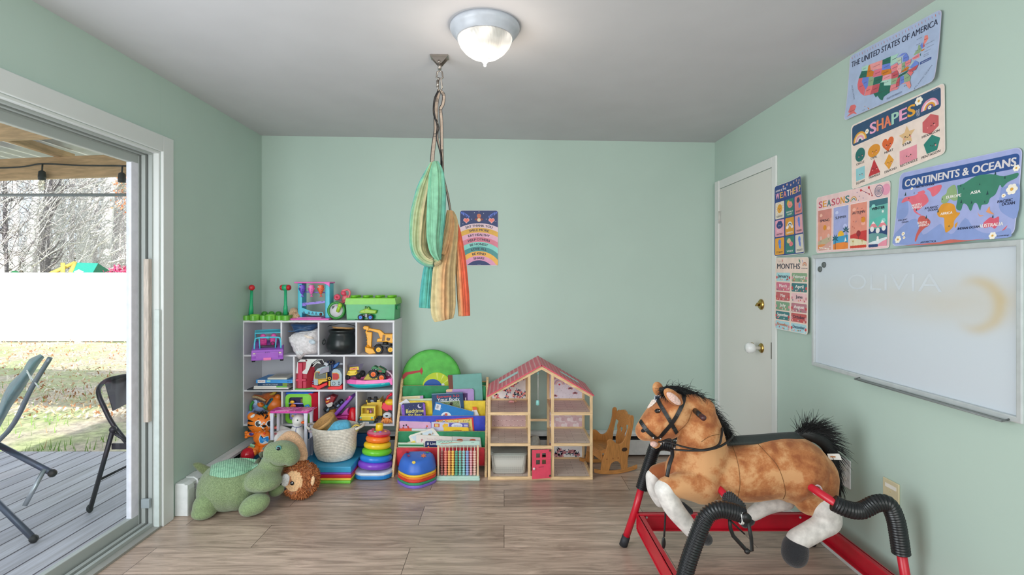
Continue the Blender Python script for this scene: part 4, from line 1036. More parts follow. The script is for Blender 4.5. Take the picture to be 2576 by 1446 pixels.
m = MB();m.lathe([(0,0),(.03,0),(.03,.11),(.012,.135),(.012,.16),(0,.16)],P((20,90,90)),18);obj('body',m,t)
# --- activity cube
f = Fr(930,1110,3.735,c2,Z3)
t = thing('activity_cube','green purple and red baby activity cube in its shelf cube','activity toy',f.o)
AG = P((130,212,66));AV = P((112,100,210));AR = P((206,34,56));AB = P((40,110,220))
hw = f.k(235);zt = f(0,640).z
m = MB();m.bx((-hw,.016,.01),(hw,.19,zt - .012),AV,.02,4);obj('body',m,t)
def ringp(o_,i_,d0,d1,mat):
    m = MB();n = len(o_)
    for d in (d0,d1): pass
    vs = [V((a,d0,b_)) for a,b_ in o_] + [V((a,d0,b_)) for a,b_ in i_] + [V((a,d1,b_)) for a,b_ in o_] + [V((a,d1,b_)) for a,b_ in i_];fs = []
    for k in range(n):
        j = (k + 1) % n;fs += [(k,j,n + j,n + k),(2 * n + k,2 * n + j,3 * n + j,3 * n + k),(k,j,2 * n + j,2 * n + k),(n + k,n + j,3 * n + j,3 * n + k)]
    m.add(vs,fs,mat);return m
c_ = (f(915,0).x,0)
o_ = rrect(f(715,0).x,.004,f(1110,0).x,zt - .012,.03,5);i_ = rrect(f(765,0).x,f(0,1060).z,f(1040,0).x,f(0,715).z,.02,5)
obj('front_frame',ringp(o_,i_,-.006,.02,AG),t)
m = MB();m.prism(rrect(f(760,0).x,f(0,1065).z,f(1050,0).x,f(0,710).z,.02,5),.012,.016,P((34,24,70)),'y');m.prism(rrect(f(770,0).x,f(0,1060).z,f(1030,0).x,f(0,960).z,.01,4),.006,.013,P((150,140,216)),'y',.002);obj('front_panel',m,t)
m = MB();m.cyl(f(760,808,-.004),f(1000,812,-.004),.004,P((150,150,230)));m.ell(f(815,790,-.006),(.016,.008,.012),P((240,180,40)));m.ell(f(830,850,-.008),(.02,.008,.014),P((244,120,30)));m.ell(f(800,870,-.008),(.012,.008,.012),P((244,120,30)));m.ell(f(850,880,-.008),(.012,.008,.01),P((244,120,30)));obj('bead_bar',m,t)
m = MB();m.box(f(980,770,.008),(.035,.006,.03),P((120,104,40)),.002);m.prism(f.xz([(980,690),(1090,690),(1090,900),(1010,880),(975,780)]),-.009,-.004,P((140,220,80)),'y',.002);obj('leaf_panel',m,t)
m = MB()
for a in range(5): m.ell(f(1042,868,-.014) + V((.012 * math.cos(a * 1.257),0,.012 * math.sin(a * 1.257))),(.010,.004,.010),P((50,150,230)),n=12,m=6)
m.ell(f(1042,868,-.018),.006,P((230,220,150)));obj('flower',m,t)
m = MB();g_ = [f(820,1000,-.001) + V((.017 * (1 if k % 2 else .62) * math.cos(k * PI / 5),0,.014 * (1 if k % 2 else .62) * math.sin(k * PI / 5))) for k in range(10)];m.prism([(p.x,p.z) for p in g_],.0,.006,P((240,230,220)),'y',.001);m.ell(f(820,1000,-.002),(.008,.004,.006),P((240,190,60)));obj('star_button',m,t)
m = MB();m.prism([(f(1060,0).x,-.004),(f(1110,0).x,-.006),(f(1195,0).x,.03),(f(1195,0).x,.18),(f(1060,0).x,.18)],.012,zt - .008,AR,'z',.006,seg=3);obj('side_panel',m,t)
m = MB();m.bx((-hw + .01,.0,zt - .014),(hw - .02,.18,zt - .002),AB,.005,3);m.ell((0,.06,zt - .002),(.06,.05,.006),P((24,80,180)));obj('top_panel',m,t)
# --- red monster truck nose up
cb = crop(800,985,16.06);f = Fr(640,900,3.79,cb,Z3 + .07)
t = thing('toy_monster_truck','dark red monster truck tilted nose up with checkered tyres','toy truck',f.o)
m = MB();m.prism(f.xz([(310,250),(360,190),(540,130),(690,180),(760,180),(650,400),(450,600),(380,530),(330,420)]),-.02,.05,P((150,24,34)),'y',.006);m.prism(f.xz([(380,265),(400,235),(530,195),(540,255),(420,290)]),-.024,-.019,P((220,228,244)),'y');m.prism(f.xz([(340,380),(520,300),(480,380),(380,415)]),-.024,-.019,P((240,160,50)),'y',.001);m.prism(f.xz([(360,490),(620,380),(640,440),(600,560),(450,620),(400,540)]),-.024,-.019,P((214,206,200)),'y',.001);m.prism(f.xz([(310,250),(360,185),(540,130),(570,165),(400,225)]),-.026,-.018,P((70,14,34)),'y',.001);obj('body',m,t)
WT = P((176,210,226))
for x,y,d,s in ((370,700,-.01,1.1),(780,530,-.02,1.0),(920,400,.04,.9),(560,640,.06,1)): wheel(t,f(x,y,d),.023 * s,.02,TY,WT,'x',8,.14,rot=(0,.5,-.6))
m = MB();m.prism(f.xz([(450,650),(650,590),(700,680),(480,760)]),-.01,.04,P((40,44,40)),'y',.003);obj('chassis',m,t)
g = Fr(600,1000,3.80,cb,Z3)
m = MB();m.ell(g(600,900),(.03,.03,.05),M((160,110,30),.6));m.lathe([(0,0),(.03,0),(.034,.05),(0,.055)],M((160,110,30),.6),16,Matrix.Translation((0,0,0)));solo('mustard_cup',m,'mustard brown toy cup under the tilted red monster truck','toy cup',g.o)
# --- purple and pink toy laptop
f = Fr(900,1170,3.745,cb,Z3)
t = thing('toy_laptop','purple lidded toy laptop standing open on a pink base','toy laptop',f.o)
m = MB();m.prism(f.xz([(580,1080),(620,1010),(1180,950),(1230,1000),(1190,1140),(600,1160)]),-.02,.09,P((222,66,160)),'y',.006);obj('base',m,t)
m = MB();m.prism(f.xz([(620,930),(640,890),(1100,380),(1250,210),(1330,170),(1390,200),(1380,260),(1250,420),(760,960),(660,990)]),-.01,.1,P((150,84,206)),'y',.008,seg=3);m.ell(f(1230,260,-.012),(.022,.006,.01),P((230,90,180)),rotm(0,-.8));m.ell(f(1190,270,-.014),(.018,.006,.007),P((120,20,100)),rotm(0,-.8));obj('lid',m,t)
m = MB();m.prism(f.xz([(920,950),(1110,720),(1180,660),(1230,680),(1180,800),(1200,900),(1260,940)]),.0,.06,P((220,96,190)),'y',.005);obj('support_fin',m,t)
m = MB();m.tube([f(690,1180,-.024),f(690,1060,-.024),f(900,1090,-.024),f(1190,1150,-.022)],.002,P((120,20,90)),6);obj('cord',m,t)
f = Fr(1380,1200,3.75,cb,Z3)
m = MB();m.lathe([(.045,0),(.042,.03),(.03,.07),(.022,.1),(.012,.107),(0,.108)],P((226,30,44),.2),24,sx=.95);m.lathe([(.048,0),(.048,.012),(.04,.014)],P((226,30,44),.2),24);m.ell((.02,.01,.11),(.008,.008,.008),P((20,30,60)));solo('red_dome_toy',m,'glossy red dome shaped toy beside the pink laptop','toy',f.o + V((0,.02,0)))
# --- yellow van truck
cb = crop(895,990,17.01);f = Fr(480,1310,3.73,cb,Z3)
YV = P((240,214,78),.3);YV2 = P((220,184,56),.3);BUM = P((74,104,118))
t = thing('toy_camper_truck','yellow toy truck with big windscreen and number plate','toy truck',f.o)
m = MB();m.prism(f.xz([(150,1160),(170,960),(800,960),(790,1160)]),.0,.05,YV,'y',.005);
for x0,x1,y0,y1 in ((215,260,580,960),(755,810,580,960),(215,810,560,640),(200,815,880,980)): m.prism(f.xz([(x0,y1),(x1,y1),(x1,y0),(x0,y0)]),.01,.05,YV,'y',.003)
m.bx((f(215,0).x,.05,f(0,1160).z),(f(815,0).x,.055,f(0,560).z),P((200,160,50)));m.bx((f(800,0).x,.012,f(0,1100).z),(f(830,0).x,.14,f(0,560).z),YV2,.003)
m.loft([[f(230,570,.01),f(800,570,.01),f(930,430,.09),f(370,430,.09)],[f(230,590,.012),f(800,590,.012),f(930,450,.1),f(370,450,.1)]],YV2,False);obj('cab',m,t)
m = MB();m.bx((f(400,0).x,.044,f(0,880).z),(f(600,0).x,.049,f(0,660).z),P((150,106,96)),.002);m.bx((f(640,0).x,.044,f(0,880).z),(f(750,0).x,.049,f(0,660).z),P((160,116,100)),.002);m.ell(f(520,770,.03),(.010,.006,.014),P((230,190,60)));m.ell(f(640,770,.03),(.008,.006,.01),P((190,130,190)));obj('seat',m,t)
m = MB();m.bx((f(340,0).x,.06,f(0,430).z),(f(930,0).x,.064,f(0,360).z),YV,.002);m.bx((f(370,0).x,.064,f(0,1050).z),(f(1040,0).x,.18,f(0,440).z),YV2,.004);m.bx((f(930,0).x,.06,f(0,460).z),(f(960,0).x,.17,f(0,300).z),YV2,.002);m.bx((f(340,0).x,.06,f(0,460).z),(f(360,0).x,.17,f(0,360).z),YV2,.002);obj('cargo_bed',m,t)
m = MB();m.prism(f.xz([(90,1290),(110,1160),(800,1160),(770,1290)]),-.006,.05,BUM,'y',.004);m.bx((f(315,0).x,-.009,f(0,1275).z),(f(570,0).x,-.005,f(0,1195).z),P((240,240,244)),.001);text_on(m,'EWF02N2',Matrix.Translation(V((f(443,0).x,-.0095,f(0,1255).z))),f.k(38),P((40,40,50)),f.k(210));obj('bumper',m,t)
for x in (205,690):
    m = MB();m.ell(f(x,1030,-.002),(.008,.004,.007),P((130,210,214)));m.box(f(x + 5,1115,-.001),(.016,.004,.008),P((240,110,40)),.002);obj('headlight',m,t)
for x,d in ((830,.03),(150,.03),(1000,.13)): wheel(t,V((f(x,0).x,d,.017)),.017,.02,TY,P((120,120,130)),'x')
g = Fr(700,360,3.80,cb,Z3 + f(0,455).z + .005);t = thing('toy_car','black toy car upside down in the yellow truck bed','toy car',g.o)
for x,y in ((585,270),(850,240)): wheel(t,g(x,y),.021,.022,TY,P((70,74,80)),'x')
m = MB();m.box(g(715,290),(.04,.03,.014),P((130,140,160)),.003);obj('axle',m,t)
# --- tiger faced toy phone and red pump
f = Fr(1330,1190,3.735,cb,Z3)
t = thing('tiger_toy','small orange and white tiger faced toy on the shelf floor','toy',f.o)
m = MB();m.lathe([(.012,0),(.03,.012),(.036,.03),(.03,.046),(0,.05)],OR,24,sy=.6)
for k in range(9): a = -.2 - k * .34;m.ell((.034 * math.cos(a),.02 * math.sin(a) - .002,.022),(.004,.006,.018),P((246,166,96)),rotm(0,-(a + PI / 2) * .5),8,6)
obj('body',m,t)
m = MB();m.ell((.003,.0,.058),(.032,.024,.024),P((214,222,230)));m.ell((.004,-.022,.061),(.011,.006,.006),P((24,22,26)));
for s in (-1,1): m.ell((s * .02 + .002,-.02,.042),(.005,.005,.003),P((40,20,40)))
obj('face',m,t)
f = Fr(1400,740,3.75,cb,Z3 + .082)
t = thing('red_toy_pump','red toy jug with curved handle above the tiger toy','toy',f.o)
m = MB();m.prism(f.xz([(1080,620),(1150,420),(1260,400),(1550,440),(1555,740),(1390,700),(1360,770),(1220,730)]),.0,.08,P((240,62,84)),'y',.006);obj('body',m,t)
m = MB();m.tube(bez([f(1260,410,.03),f(1330,250,.03),f(1390,110,.03),f(1500,60,.03),f(1545,60,.03)],5),.008,P((214,24,52)),8);m.ell(f(1515,20,.03),.012,P((240,50,80)));obj('handle',m,t)
m = MB();m.ell(f(1470,370,.02),(.04,.03,.024),P((244,190,40)));obj('yellow_lid',m,t)

# keep every toy inside its own cube: nothing pokes through a board
bpy.context.view_layer.update()
CX_ = [[614,705.5,709.7,799,803.2,894,898.2,987.5],[614,737,741.2,863,867.2,987.5],[614,707.2,711.4,800.3,804.5,894.5,898.7,987.5]]
RZ = [(811,892.2),(896.6,980.7),(985,1066.6)]
def world_z(py): return CH - (py - HY) * SK
for o in list(COL.objects):
    rt = o
    while rt.parent: rt = rt.parent
    if o.type != 'MESH' or rt.name.startswith('cube_shelf') or rt.get('kind') == 'structure' or o.data.users > 1: continue
    w = rt.matrix_world.translation
    if not (3.6 < w.y < 3.99 and w.x < -.7): continue
    cxp = sum((o.matrix_world @ V(c)).x for c in rt.bound_box) / 8 if rt.type == 'MESH' else w.x
    for (ya,yb),xs in zip(RZ,CX_):
        zl,zh = world_z(yb) + .0004,world_z(ya) - .001
        if not (zl - .012 < w.z < zh): continue
        for i in range(0,len(xs),2):
            xl,xh = (xs[i] - CX) * SK + .001,(xs[i + 1] - CX) * SK - .001
            if xl - .02 < w.x < xh + .02:
                inv = o.matrix_world.inverted()
                for v in o.data.vertices:
                    q_ = o.matrix_world @ v.co
                    if q_.y > SY - .003:
                        v.co = inv @ V((min(max(q_.x,xl),xh),min(q_.y,SY + .272),min(max(q_.z,zl),zh)))
                break
# ================================================================ toys standing on the floor, left group
MZ = .115
# --- rainbow folding mat
t = thing('folding_mat','rainbow stack folding tumbling mat with blue top in the corner','play mat',(-1.40,3.41,0))
z = 0.0
for nm,col,h in (('green',(120,204,70),.021),('yellow',(238,206,64),.015),('red',(206,34,60),.024),('purple',(140,74,196),.014),('blue',(56,160,206),.039)):
    m = MB();mt = M(col,.4);x1 = .387 - (0.0 if nm != 'green' else .004)
    m.bx((-.385,.0 + (.004 if nm == 'red' else 0),z + .0006),(x1,.46,z + h),mt,.005,3);obj('mat_panel',m,t,nm + ' vinyl panel');z += h
m = MB();m.bx((-1.75,3.80,.185),(-1.0,3.828,.283),M((34,96,148),.45),.004,2);solo('foam_panel',m,'dark blue foam panel standing behind the white basket','foam panel',(0,-.0,-.068))
# --- electronic tiger toy
f = Fr(1000,640,3.60,c3,MZ);TO = P((240,126,36),.3);TW = P((226,234,238));TB = P((22,20,24))
ct = crop(600,970,7.609);g = Fr(400,1340,3.60,ct,MZ)
t = thing('toy_tiger','orange plastic tiger toy with striped cheeks and blue belly','toy',g.o)
k = g.k()
m = MB();m.ell(g(450,980),(k * 165,.045,k * 160),TO);m.ell(g(480,1100),(k * 150,.042,k * 70),TO);obj('body',blob(m,.004,4),t)
hm = MB();hm.ell(g(420,720),(k * 240,.06,k * 190),TO);hm.ell(g(250,590),(k * 75,.03,k * 80),TO);hm.ell(g(620,560),(k * 75,.03,k * 80),TO)
hme = blob(hm,.004,4);head = obj('head',hme,t);hb = bvh_of(hme)
m = MB()
for pts in ([(195,670),(290,690)],[(190,755),(300,762)],[(195,850),(290,835)]): 
    a = onto(hb,g,*pts[0],.001);b_ = onto(hb,g,*pts[1],.0015);m.tube([a,a.lerp(b_,.6),b_],[.0075,.0055,.001],TB,8)
for pts in ([(370,530),(420,570)],[(430,520),(510,640)],[(560,560),(500,640)],[(440,490),(500,540)],[(520,510),(560,540)]):
    a = onto(hb,g,*pts[0],.001);b_ = onto(hb,g,*pts[1],.0015);m.tube([a,a.lerp(b_,.5),b_],[.009,.007,.001],TB,8)
obj('stripe',m,head)
def disc(mb,bv,fr,x,y,rx,ry,mat,off=.001,n=24,ang=0.0):
    c = onto(bv,fr,x,y,0);pts = []
    for i in range(n):
        a = 2 * PI * i / n;ux,uy = rx * math.cos(a),ry * math.sin(a)
        pts.append(onto(bv,fr,x + ux * math.cos(ang) - uy * math.sin(ang),y + ux * math.sin(ang) + uy * math.cos(ang),off))
    c = onto(bv,fr,x,y,off + .0004)
    mb.add(pts + [c],[(i,(i + 1) % n,n) for i in range(n)],mat,True)
m = MB()
def rpoly(mb,bv,fr,pts,mat,off):
    q = [onto(bv,fr,x,y,off) for x,y in pts];c = onto(bv,fr,sum(p[0] for p in pts) / len(pts),sum(p[1] for p in pts) / len(pts),off + .0008);n = len(q)
    mb.add(q + [c],[(i,(i + 1) % n,n) for i in range(n)],mat,True)
rpoly(m,hb,g,[(320,890),(400,780),(450,720),(490,690),(530,740),(580,800),(575,850),(500,870),(400,885)],TW,.0012)
for x in (375,592): 
    disc(m,hb,g,x,725,62,62,TW,.0012);disc(m,hb,g,x,728,46,52,TB,.002);disc(m,hb,g,x + 28,712,18,18,TW,.003)
disc(m,hb,g,490,770,40,26,TB,.004);disc(m,hb,g,275,582,48,26,TW,.002,ang=-.6)
a = [onto(hb,g,x,y,.003) for x,y in ((445,820),(460,838),(485,842),(510,830),(522,812))];m.tube(bez(a,4),.0018,TB,6)
m.tube([onto(hb,g,365,640,.002),onto(hb,g,400,630,.002)],.0018,TB,6)
obj('face',m,head)
m = MB();bb = bvh_of(bpy.data.objects[[o.name for o in t.children if o.name.startswith('body')][0]].data)
rpoly(m,bb,g,[(420,930),(440,980),(490,985),(540,960),(570,960),(590,1040),(560,1100),(480,1115),(410,1095),(390,1020)],TW,.003)
rpoly(m,bb,g,[(425,950),(445,992),(490,998),(535,975),(562,975),(580,1040),(552,1088),(480,1103),(418,1083),(402,1020)],P((50,150,226)),.0045)
a = onto(bb,g,495,920,.005);m.box(a,(.012,.004,.012),P((236,70,50)),.001,rotm(0,.78));q_ = onto(bb,g,495,1030,.007);text_on(m,'Tiger',Matrix.Translation(q_ + V((0,-.001,-.004))) @ Matrix.Rotation(-.2,4,'Y'),.009,P((190,226,250)))
obj('tummy_panel',m,t,'blue tummy panel')
m = MB();m.tube(bez([g(330,930,-.02),g(240,930,-.035),g(170,940,-.04)],4),[k * 48] * 9,TO,12)
for dy in (-45,-5,40): m.ell(g(150,940 + dy,-.045),(k * 34,.012,k * 28),TO,None,12,8)
m.ell(g(245,925,-.058),(k * 45,.004,k * 30),P((70,50,130)));obj('arm',m,t)
m = MB();m.ell(g(290,1230,-.045),(k * 130,.045,k * 105),TO)
m.box(g(265,1150,-.075),(k * 90,.012,k * 60),P((150,210,170)),.003,rotm(.5,.4));m.ell(g(170 + 40,1270,-.08),(k * 50,.014,k * 65),TO);m.ell(g(300,1280,-.09),(k * 50,.014,k * 65),TO);obj('foot',m,t)
m = MB();m.ell(g(470,1240,-.02),(k * 120,.04,k * 95),TO);obj('foot',m,t)
m = MB();m.torus(g(655,690,.065),k * 120,.007,P((140,206,70)),rotm(PI / 2,0,.9),28,10);solo('green_ring',m,'lime green toy ring hanging beside the tiger toy','toy ring',g.o + V((0,-.0,0)))
m = MB();m.ell((0,0,0),.046,P((196,24,44),.2),None,28,18);m.torus((0,0,0),.0455,.002,P((20,20,24)),rotm(.5,.8));solo('red_ball',m,'small red ball in the corner behind the orange tiger','ball',(-1.741,3.50,MZ + .047))
# --- little white table with pink top
f = Fr(1300,640,3.54,c3,MZ);WL = P((222,224,238),.35);PT = P((222,74,170),.35)
t = thing('doll_table','small white legged play table with marbled pink top','toy table',f.o)
xa,xb = f(1108,0).x,f(1500,0).x;zt = f(0,168).z
m = MB();m.prism(rrect(xa - .012,-.012,xb + .016,.11,.02,5),zt,zt + .014,PT,'z',.004,seg=3)
for i in range(14): x = xa + R.random() * (xb - xa);m.tube(bez([V((x,-.01,zt + .0145)),V((x + R.uniform(-.03,.05),.04,zt + .0145)),V((x + R.uniform(-.03,.06),.10,zt + .0145))],4),.0022,P((246,160,214)),5)
obj('tabletop',m,t)
for x,y in ((xa,.0),(xb - .012,.0),(xa,.10),(xb - .012,.10)):
    m = MB();m.loft([[V((x - w_,y - .012,z)),V((x + w_ + .012,y - .012,z)),V((x + w_ + .012,y + .008,z)),V((x - w_,y + .008,z))] for z,w_ in ((0,.004),(zt * .85,.003),(zt,.007))],WL,False);obj('leg',m,t)
m = MB();m.bx((xa,.10,zt - .03),(xb,.104,zt),WL);obj('apron',m,t);m = MB();m.bx((xb - .004,.0,0.01),(xb + .001,.10,.13),P((200,204,226),.35));obj('side_skirt',m,t)
# --- white goose plush
g = Fr(960,1230,3.60,ct,MZ);k = g.k();GW = M((232,230,226),.9,'fabric',scale=.4)
t = thing('plush_goose','white plush goose with orange beak under the pink toy table','plush toy',g.o)
gm_ = soft([('e',g(940,1020),(k * 290,.085,k * 190)),('e',g(1140,1010),(k * 150,.075,k * 190)),('t',[g(1110,950),g(1130,780),g(1150,660)],[k * 150,k * 95,k * 105]),('e',g(1150,655),(k * 115,.05,k * 115)),('e',g(740,960),(k * 110,.04,k * 90)),('t',[g(1000,880,.06),g(800,810,.06)],[.02,.022])],GW,.005,5)
obj('body',gm_,t);gb = bvh_of(gm_)
m = MB();m.ell(g(1245,700,-.02),(.02,.018,.0105),P((246,104,36)),rotm(0,.15));m.ell(g(1268,705,-.02),(.014,.014,.007),P((236,90,30)));obj('beak',m,t)
m = MB();disc(m,gb,g,1130,660,15,15,P((90,110,110)),.001);disc(m,gb,g,1130,660,8,9,P((20,20,20)),.002);obj('eye',m,t)
m = MB();strap(m,gb,g,[(1035,770),(1080,790),(1150,790),(1210,765)],.004,.001,P((100,100,150)),.002);strap(m,gb,g,[(1110,795),(1095,860),(1110,940)],.0035,.001,P((100,100,150)),.002);obj('ribbon',m,t)
m = MB();disc(m,gb,g,710,920,26,22,P((226,150,160)),.001);obj('label_patch',m,t)
m = MB();m.ell(g(1250,1180,-.03),(.02,.04,.016),P((240,110,50)));m.ell(g(720,800,.05),(.03,.015,.012),P((230,120,110)));obj('foot',m,t)
# --- rope basket
f = Fr(1810,700,3.565,c3,MZ);RP = M((226,220,208),.85,'fabric')
t = thing('rope_basket','white coiled rope basket with two handles on the blue mat','basket',f.o)
zt = .222;m = MB();prof = []
n_ = 21
for i in range(n_):
    u = i / (n_ - 1);r_ = .118 + .042 * u + .016 * math.sin(PI * min(1,u * 1.6)) * (1 - u);z = .008 + (zt - .008) * u
    prof += [(r_ - .0035,z),(r_ + .0015,z + .003),(r_ + .0015,z + .007)]
ins = [(a - .012,b_) for a,b_ in prof[::-6]]
m.lathe([(0,.002),(.1,.0)] + prof + ins + [(0,.02)],RP,44,None,True,1.0,.82);obj('body',m,t)
for s in (-1,1):
    m = MB();m.tube(bez([V((s * .155,-.055,zt - .005)),V((s * .185,-.03,zt + .004)),V((s * .192,.01,zt + .006)),V((s * .185,.05,zt + .004)),V((s * .155,.07,zt - .005))],5),.0085,RP,10);obj('handle',m,t)
B0 = f.o
# things in the basket
m = MB();pr = [(0,0),(.068,0),(.074,.002),(.08,.075),(.084,.076),(.085,.098),(.077,.098),(.072,.02),(0,.016)];m.lathe(pr,M((190,146,88),.6,'wood'),36);solo('wooden_bowl',m,'tan round wooden tub tipped over in the rope basket','wooden tub',B0 + V((-.030,.012,.188)),rot=(.3,-.55,0))
def drape(f,outl,bulge,mat,seed):
    pts = bez([f(x,y) for x,y in outl] + [f(*outl[0])],5)[:-1];c = sum(pts,V()) / len(pts);rings = []
    for i in range(7):
        kk = (1,.97,.85,.65,.42,.2,.04)[i];h = bulge * (1 - kk ** 2) ** .5
        rings.append([c + (p - c) * kk + V((0,-h,0)) + noise.noise_vector(V((p.x * 30 + seed,p.z * 30,i * .4))) * .007 * (1 - .3 * kk) for p in pts])
    m = MB();m.loft([[p + V((0,.02,0)) for p in rings[0]]] + rings,mat);return m
g = Fr(1830,330,3.53,c3);m = drape(g,[(1670,395),(1700,340),(1780,275),(1870,255),(1940,255),(1980,320),(1960,380),(1900,385),(1820,385),(1760,395)],.05,M((90,172,206),.8,'fabric'),2);solo('blue_cloth',m,'bright blue felt cloth folded in the rope basket','cloth',g.o)
g = Fr(2030,340,3.56,c3);m = drape(g,[(1965,385),(1975,340),(2040,295),(2080,320),(2060,370),(2010,385)],.03,M((206,196,110),.8,'fabric'),5);m.tube([g(1980,340,-.03),g(2030,300,-.035),g(2080,315,-.03)],.004,M((240,206,90),.8),6);m.ell(g(2055,318,-.033),(.008,.004,.005),P((50,40,50)));solo('yellow_toy',m,'yellow and green soft toy tucked at the right of the rope basket','soft toy',g.o)
g = Fr(1600,380,3.50,c3);m = MB();m.prism(g.xz([(1570,345),(1640,395),(1575,405)]),-.01,.0,M((236,220,170),.7),'y',.003);solo('cream_block',m,'cream triangular block at the left rim of the rope basket','toy block',g.o)
g = Fr(1545,360,3.53,c3);m = MB();m.torus((0,0,0),.012,.006,P((214,196,206)),rotm(PI / 2 + .3,0,.6));solo('small_ring',m,'small pale pink ring by the left handle of the basket','toy ring',g.o)
# --- ring stacker
t = thing('ring_stacker','rainbow baby ring stacker on a white and blue rocking base','ring stacking toy',((943.5 - CX) / F * 3.575,3.575,0))
m = MB();sq = [(a * .93,b_) for a,b_ in rrect(-.142,-.115,.142,.115,.085,7)];m.prism(sq,.004,.034,P((36,132,206),.3),'z',.008,seg=3);
m.prism([(a * .99,b_ * .99) for a,b_ in sq],.028,.05,P((226,232,240),.3),'z',.01,seg=3);m.cyl((0,0,.04),(.026,0,.34),.016,P((240,200,40)),r1=.014);obj('base',m,t)
for (z,R0,r_,col,x) in ((.077,.092,.027,(134,74,206),.002),(.121,.085,.0255,(40,134,226),.008),(.164,.077,.0245,(112,206,50),.013),(.207,.07,.0235,(246,206,44),.017),(.25,.062,.0225,(246,126,44),.021)):
    m = MB();m.torus((x,0,z),R0,r_,P(col,.22),rotm(-.12,.05),40,16,.92);obj('stacking_ring',m,t)
TT = Matrix.Translation((.026,0,.285)) @ Matrix.Rotation(-.1,4,'X') @ Matrix.Rotation(.06,4,'Y')
m = MB();m.lathe([(.03,-.018),(.06,-.02),(.078,-.008),(.081,.004)],P((220,40,62),.2),36,TT);m.lathe([(.081,.004),(.076,.016),(.06,.022),(.03,.022)],M((226,120,146),.15,alpha=.75),36,TT)
top = obj('stacking_ring',m,t,'clear topped red rattle ring')
for a,col in ((3.7,(240,110,170)),(4.5,(120,206,130)),(5.1,(150,110,220)),(5.8,(246,160,80)),(2.6,(230,90,120))):
    m = MB();m.ell(TT @ V((.056 * math.cos(a),.056 * math.sin(a),.014)),.0125,P(col),n=14,m=10);obj('rattle_bead',m,top)
m = MB();m.lathe([(.022,.0),(.026,.03),(.0255,.058),(.023,.062),(.016,.060),(.006,.05),(0,.049)],P((246,206,30),.2),26,Matrix.Translation((.028,0,.29)) @ Matrix.Rotation(.06,4,'Y'));obj('post_cap',m,t)
# ================================================================ plush dinosaur
f = Fr(650,1300,3.06,c3,0);k = f.k()
dm,nt,b = nodes_mat('dinosaur_fur');N = nt.nodes.new
tc = N('ShaderNodeTexCoord');n1 = N('ShaderNodeTexNoise');n1.inputs['Scale'].default_value = 240;n1.inputs['Detail'].default_value = 5;nt.links.new(tc.outputs['Object'],n1.inputs['Vector'])
r1 = N('ShaderNodeValToRGB');r1.color_ramp.elements[0].color = lin((104,124,84));r1.color_ramp.elements[1].color = lin((148,166,122));r1.color_ramp.elements[0].position = .35;r1.color_ramp.elements[1].position = .65
nt.links.new(n1.outputs['Fac'],r1.inputs['Fac']);nt.links.new(r1.outputs[0],b.inputs['Base Color'])
vo = N('ShaderNodeTexVoronoi');vo.inputs['Scale'].default_value = 42;mp = N('ShaderNodeMapping');mp.inputs['Rotation'].default_value = (0,.78,0);mp.inputs['Scale'].default_value = (1,.2,1);vo.inputs['Randomness'].default_value = 0.1
nt.links.new(tc.outputs['Object'],mp.inputs[0]);nt.links.new(mp.outputs[0],vo.inputs['Vector'])
ad = N('ShaderNodeMath');ad.operation = 'MULTIPLY_ADD';ad.inputs[1].default_value = -.5;nt.links.new(vo.outputs['Distance'],ad.inputs[0]);nt.links.new(n1.outputs['Fac'],ad.inputs[2])
bp = N('ShaderNodeBump');bp.inputs['Strength'].default_value = .8;bp.inputs['Distance'].default_value = .006;nt.links.new(ad.outputs[0],bp.inputs['Height']);nt.links.new(bp.outputs[0],b.inputs['Normal'])
b.inputs['Roughness'].default_value = .95;b.inputs['Sheen Weight'].default_value = .4
DF = dm;DF2 = M((128,148,104),.95,'plush')
t = thing('plush_dinosaur','big green plush dinosaur seat with striped saddle by the heater','plush toy',f.o)
body = soft([('e',f(640,960,.0),(k * 300,.165,k * 270)),('e',f(520,980,-.0),(k * 185,.15,k * 245)),('e',f(760,970,.0),(k * 200,.15,k * 250)),
             ('e',f(1010,900,-.02),(k * 185,.115,k * 120)),('e',f(1060,930,-.04),(k * 150,.1,k * 85)),('t',[f(980,900,.03),f(1080,800,.04),f(1130,700,.04),f(1180,640,.03)],[k * 170,k * 135,k * 125,k * 130]),
             ('e',f(1225,605,.02),(k * 180,.085,k * 130),rotm(0,.1)),('e',f(1330,650,.02),(k * 85,.07,k * 95)),('e',f(1120,600,.02),(k * 90,.07,k * 110))],DF,.0075,7)
obj('body',body,t);bv = bvh_of(body)
m = MB();
obj('foot',soft([('e',f(385,1180,-.12),(k * 120,.075,k * 135),rotm(0,.25)),('e',f(370,1250,-.13),(k * 122,.075,k * 75))],DF2,.006,5),t)
obj('foot',soft([('e',f(925,1175,-.1),(k * 160,.07,k * 105),rotm(0,-.35)),('e',f(870,1210,-.11),(k * 105,.065,k * 85))],DF2,.006,5),t)
obj('foot',soft([('e',f(1170,1010,.06),(k * 95,.05,k * 70),rotm(0,-.5))],DF2,.006,4),t)
obj('tail',soft([('t',[f(440,830,.0),f(380,800,-.01),f(300,750,-.02),f(262,735,-.02)],[k * 60,k * 48,k * 36,k * 20])],M((112,124,84),.95,'plush'),.005,4),t)
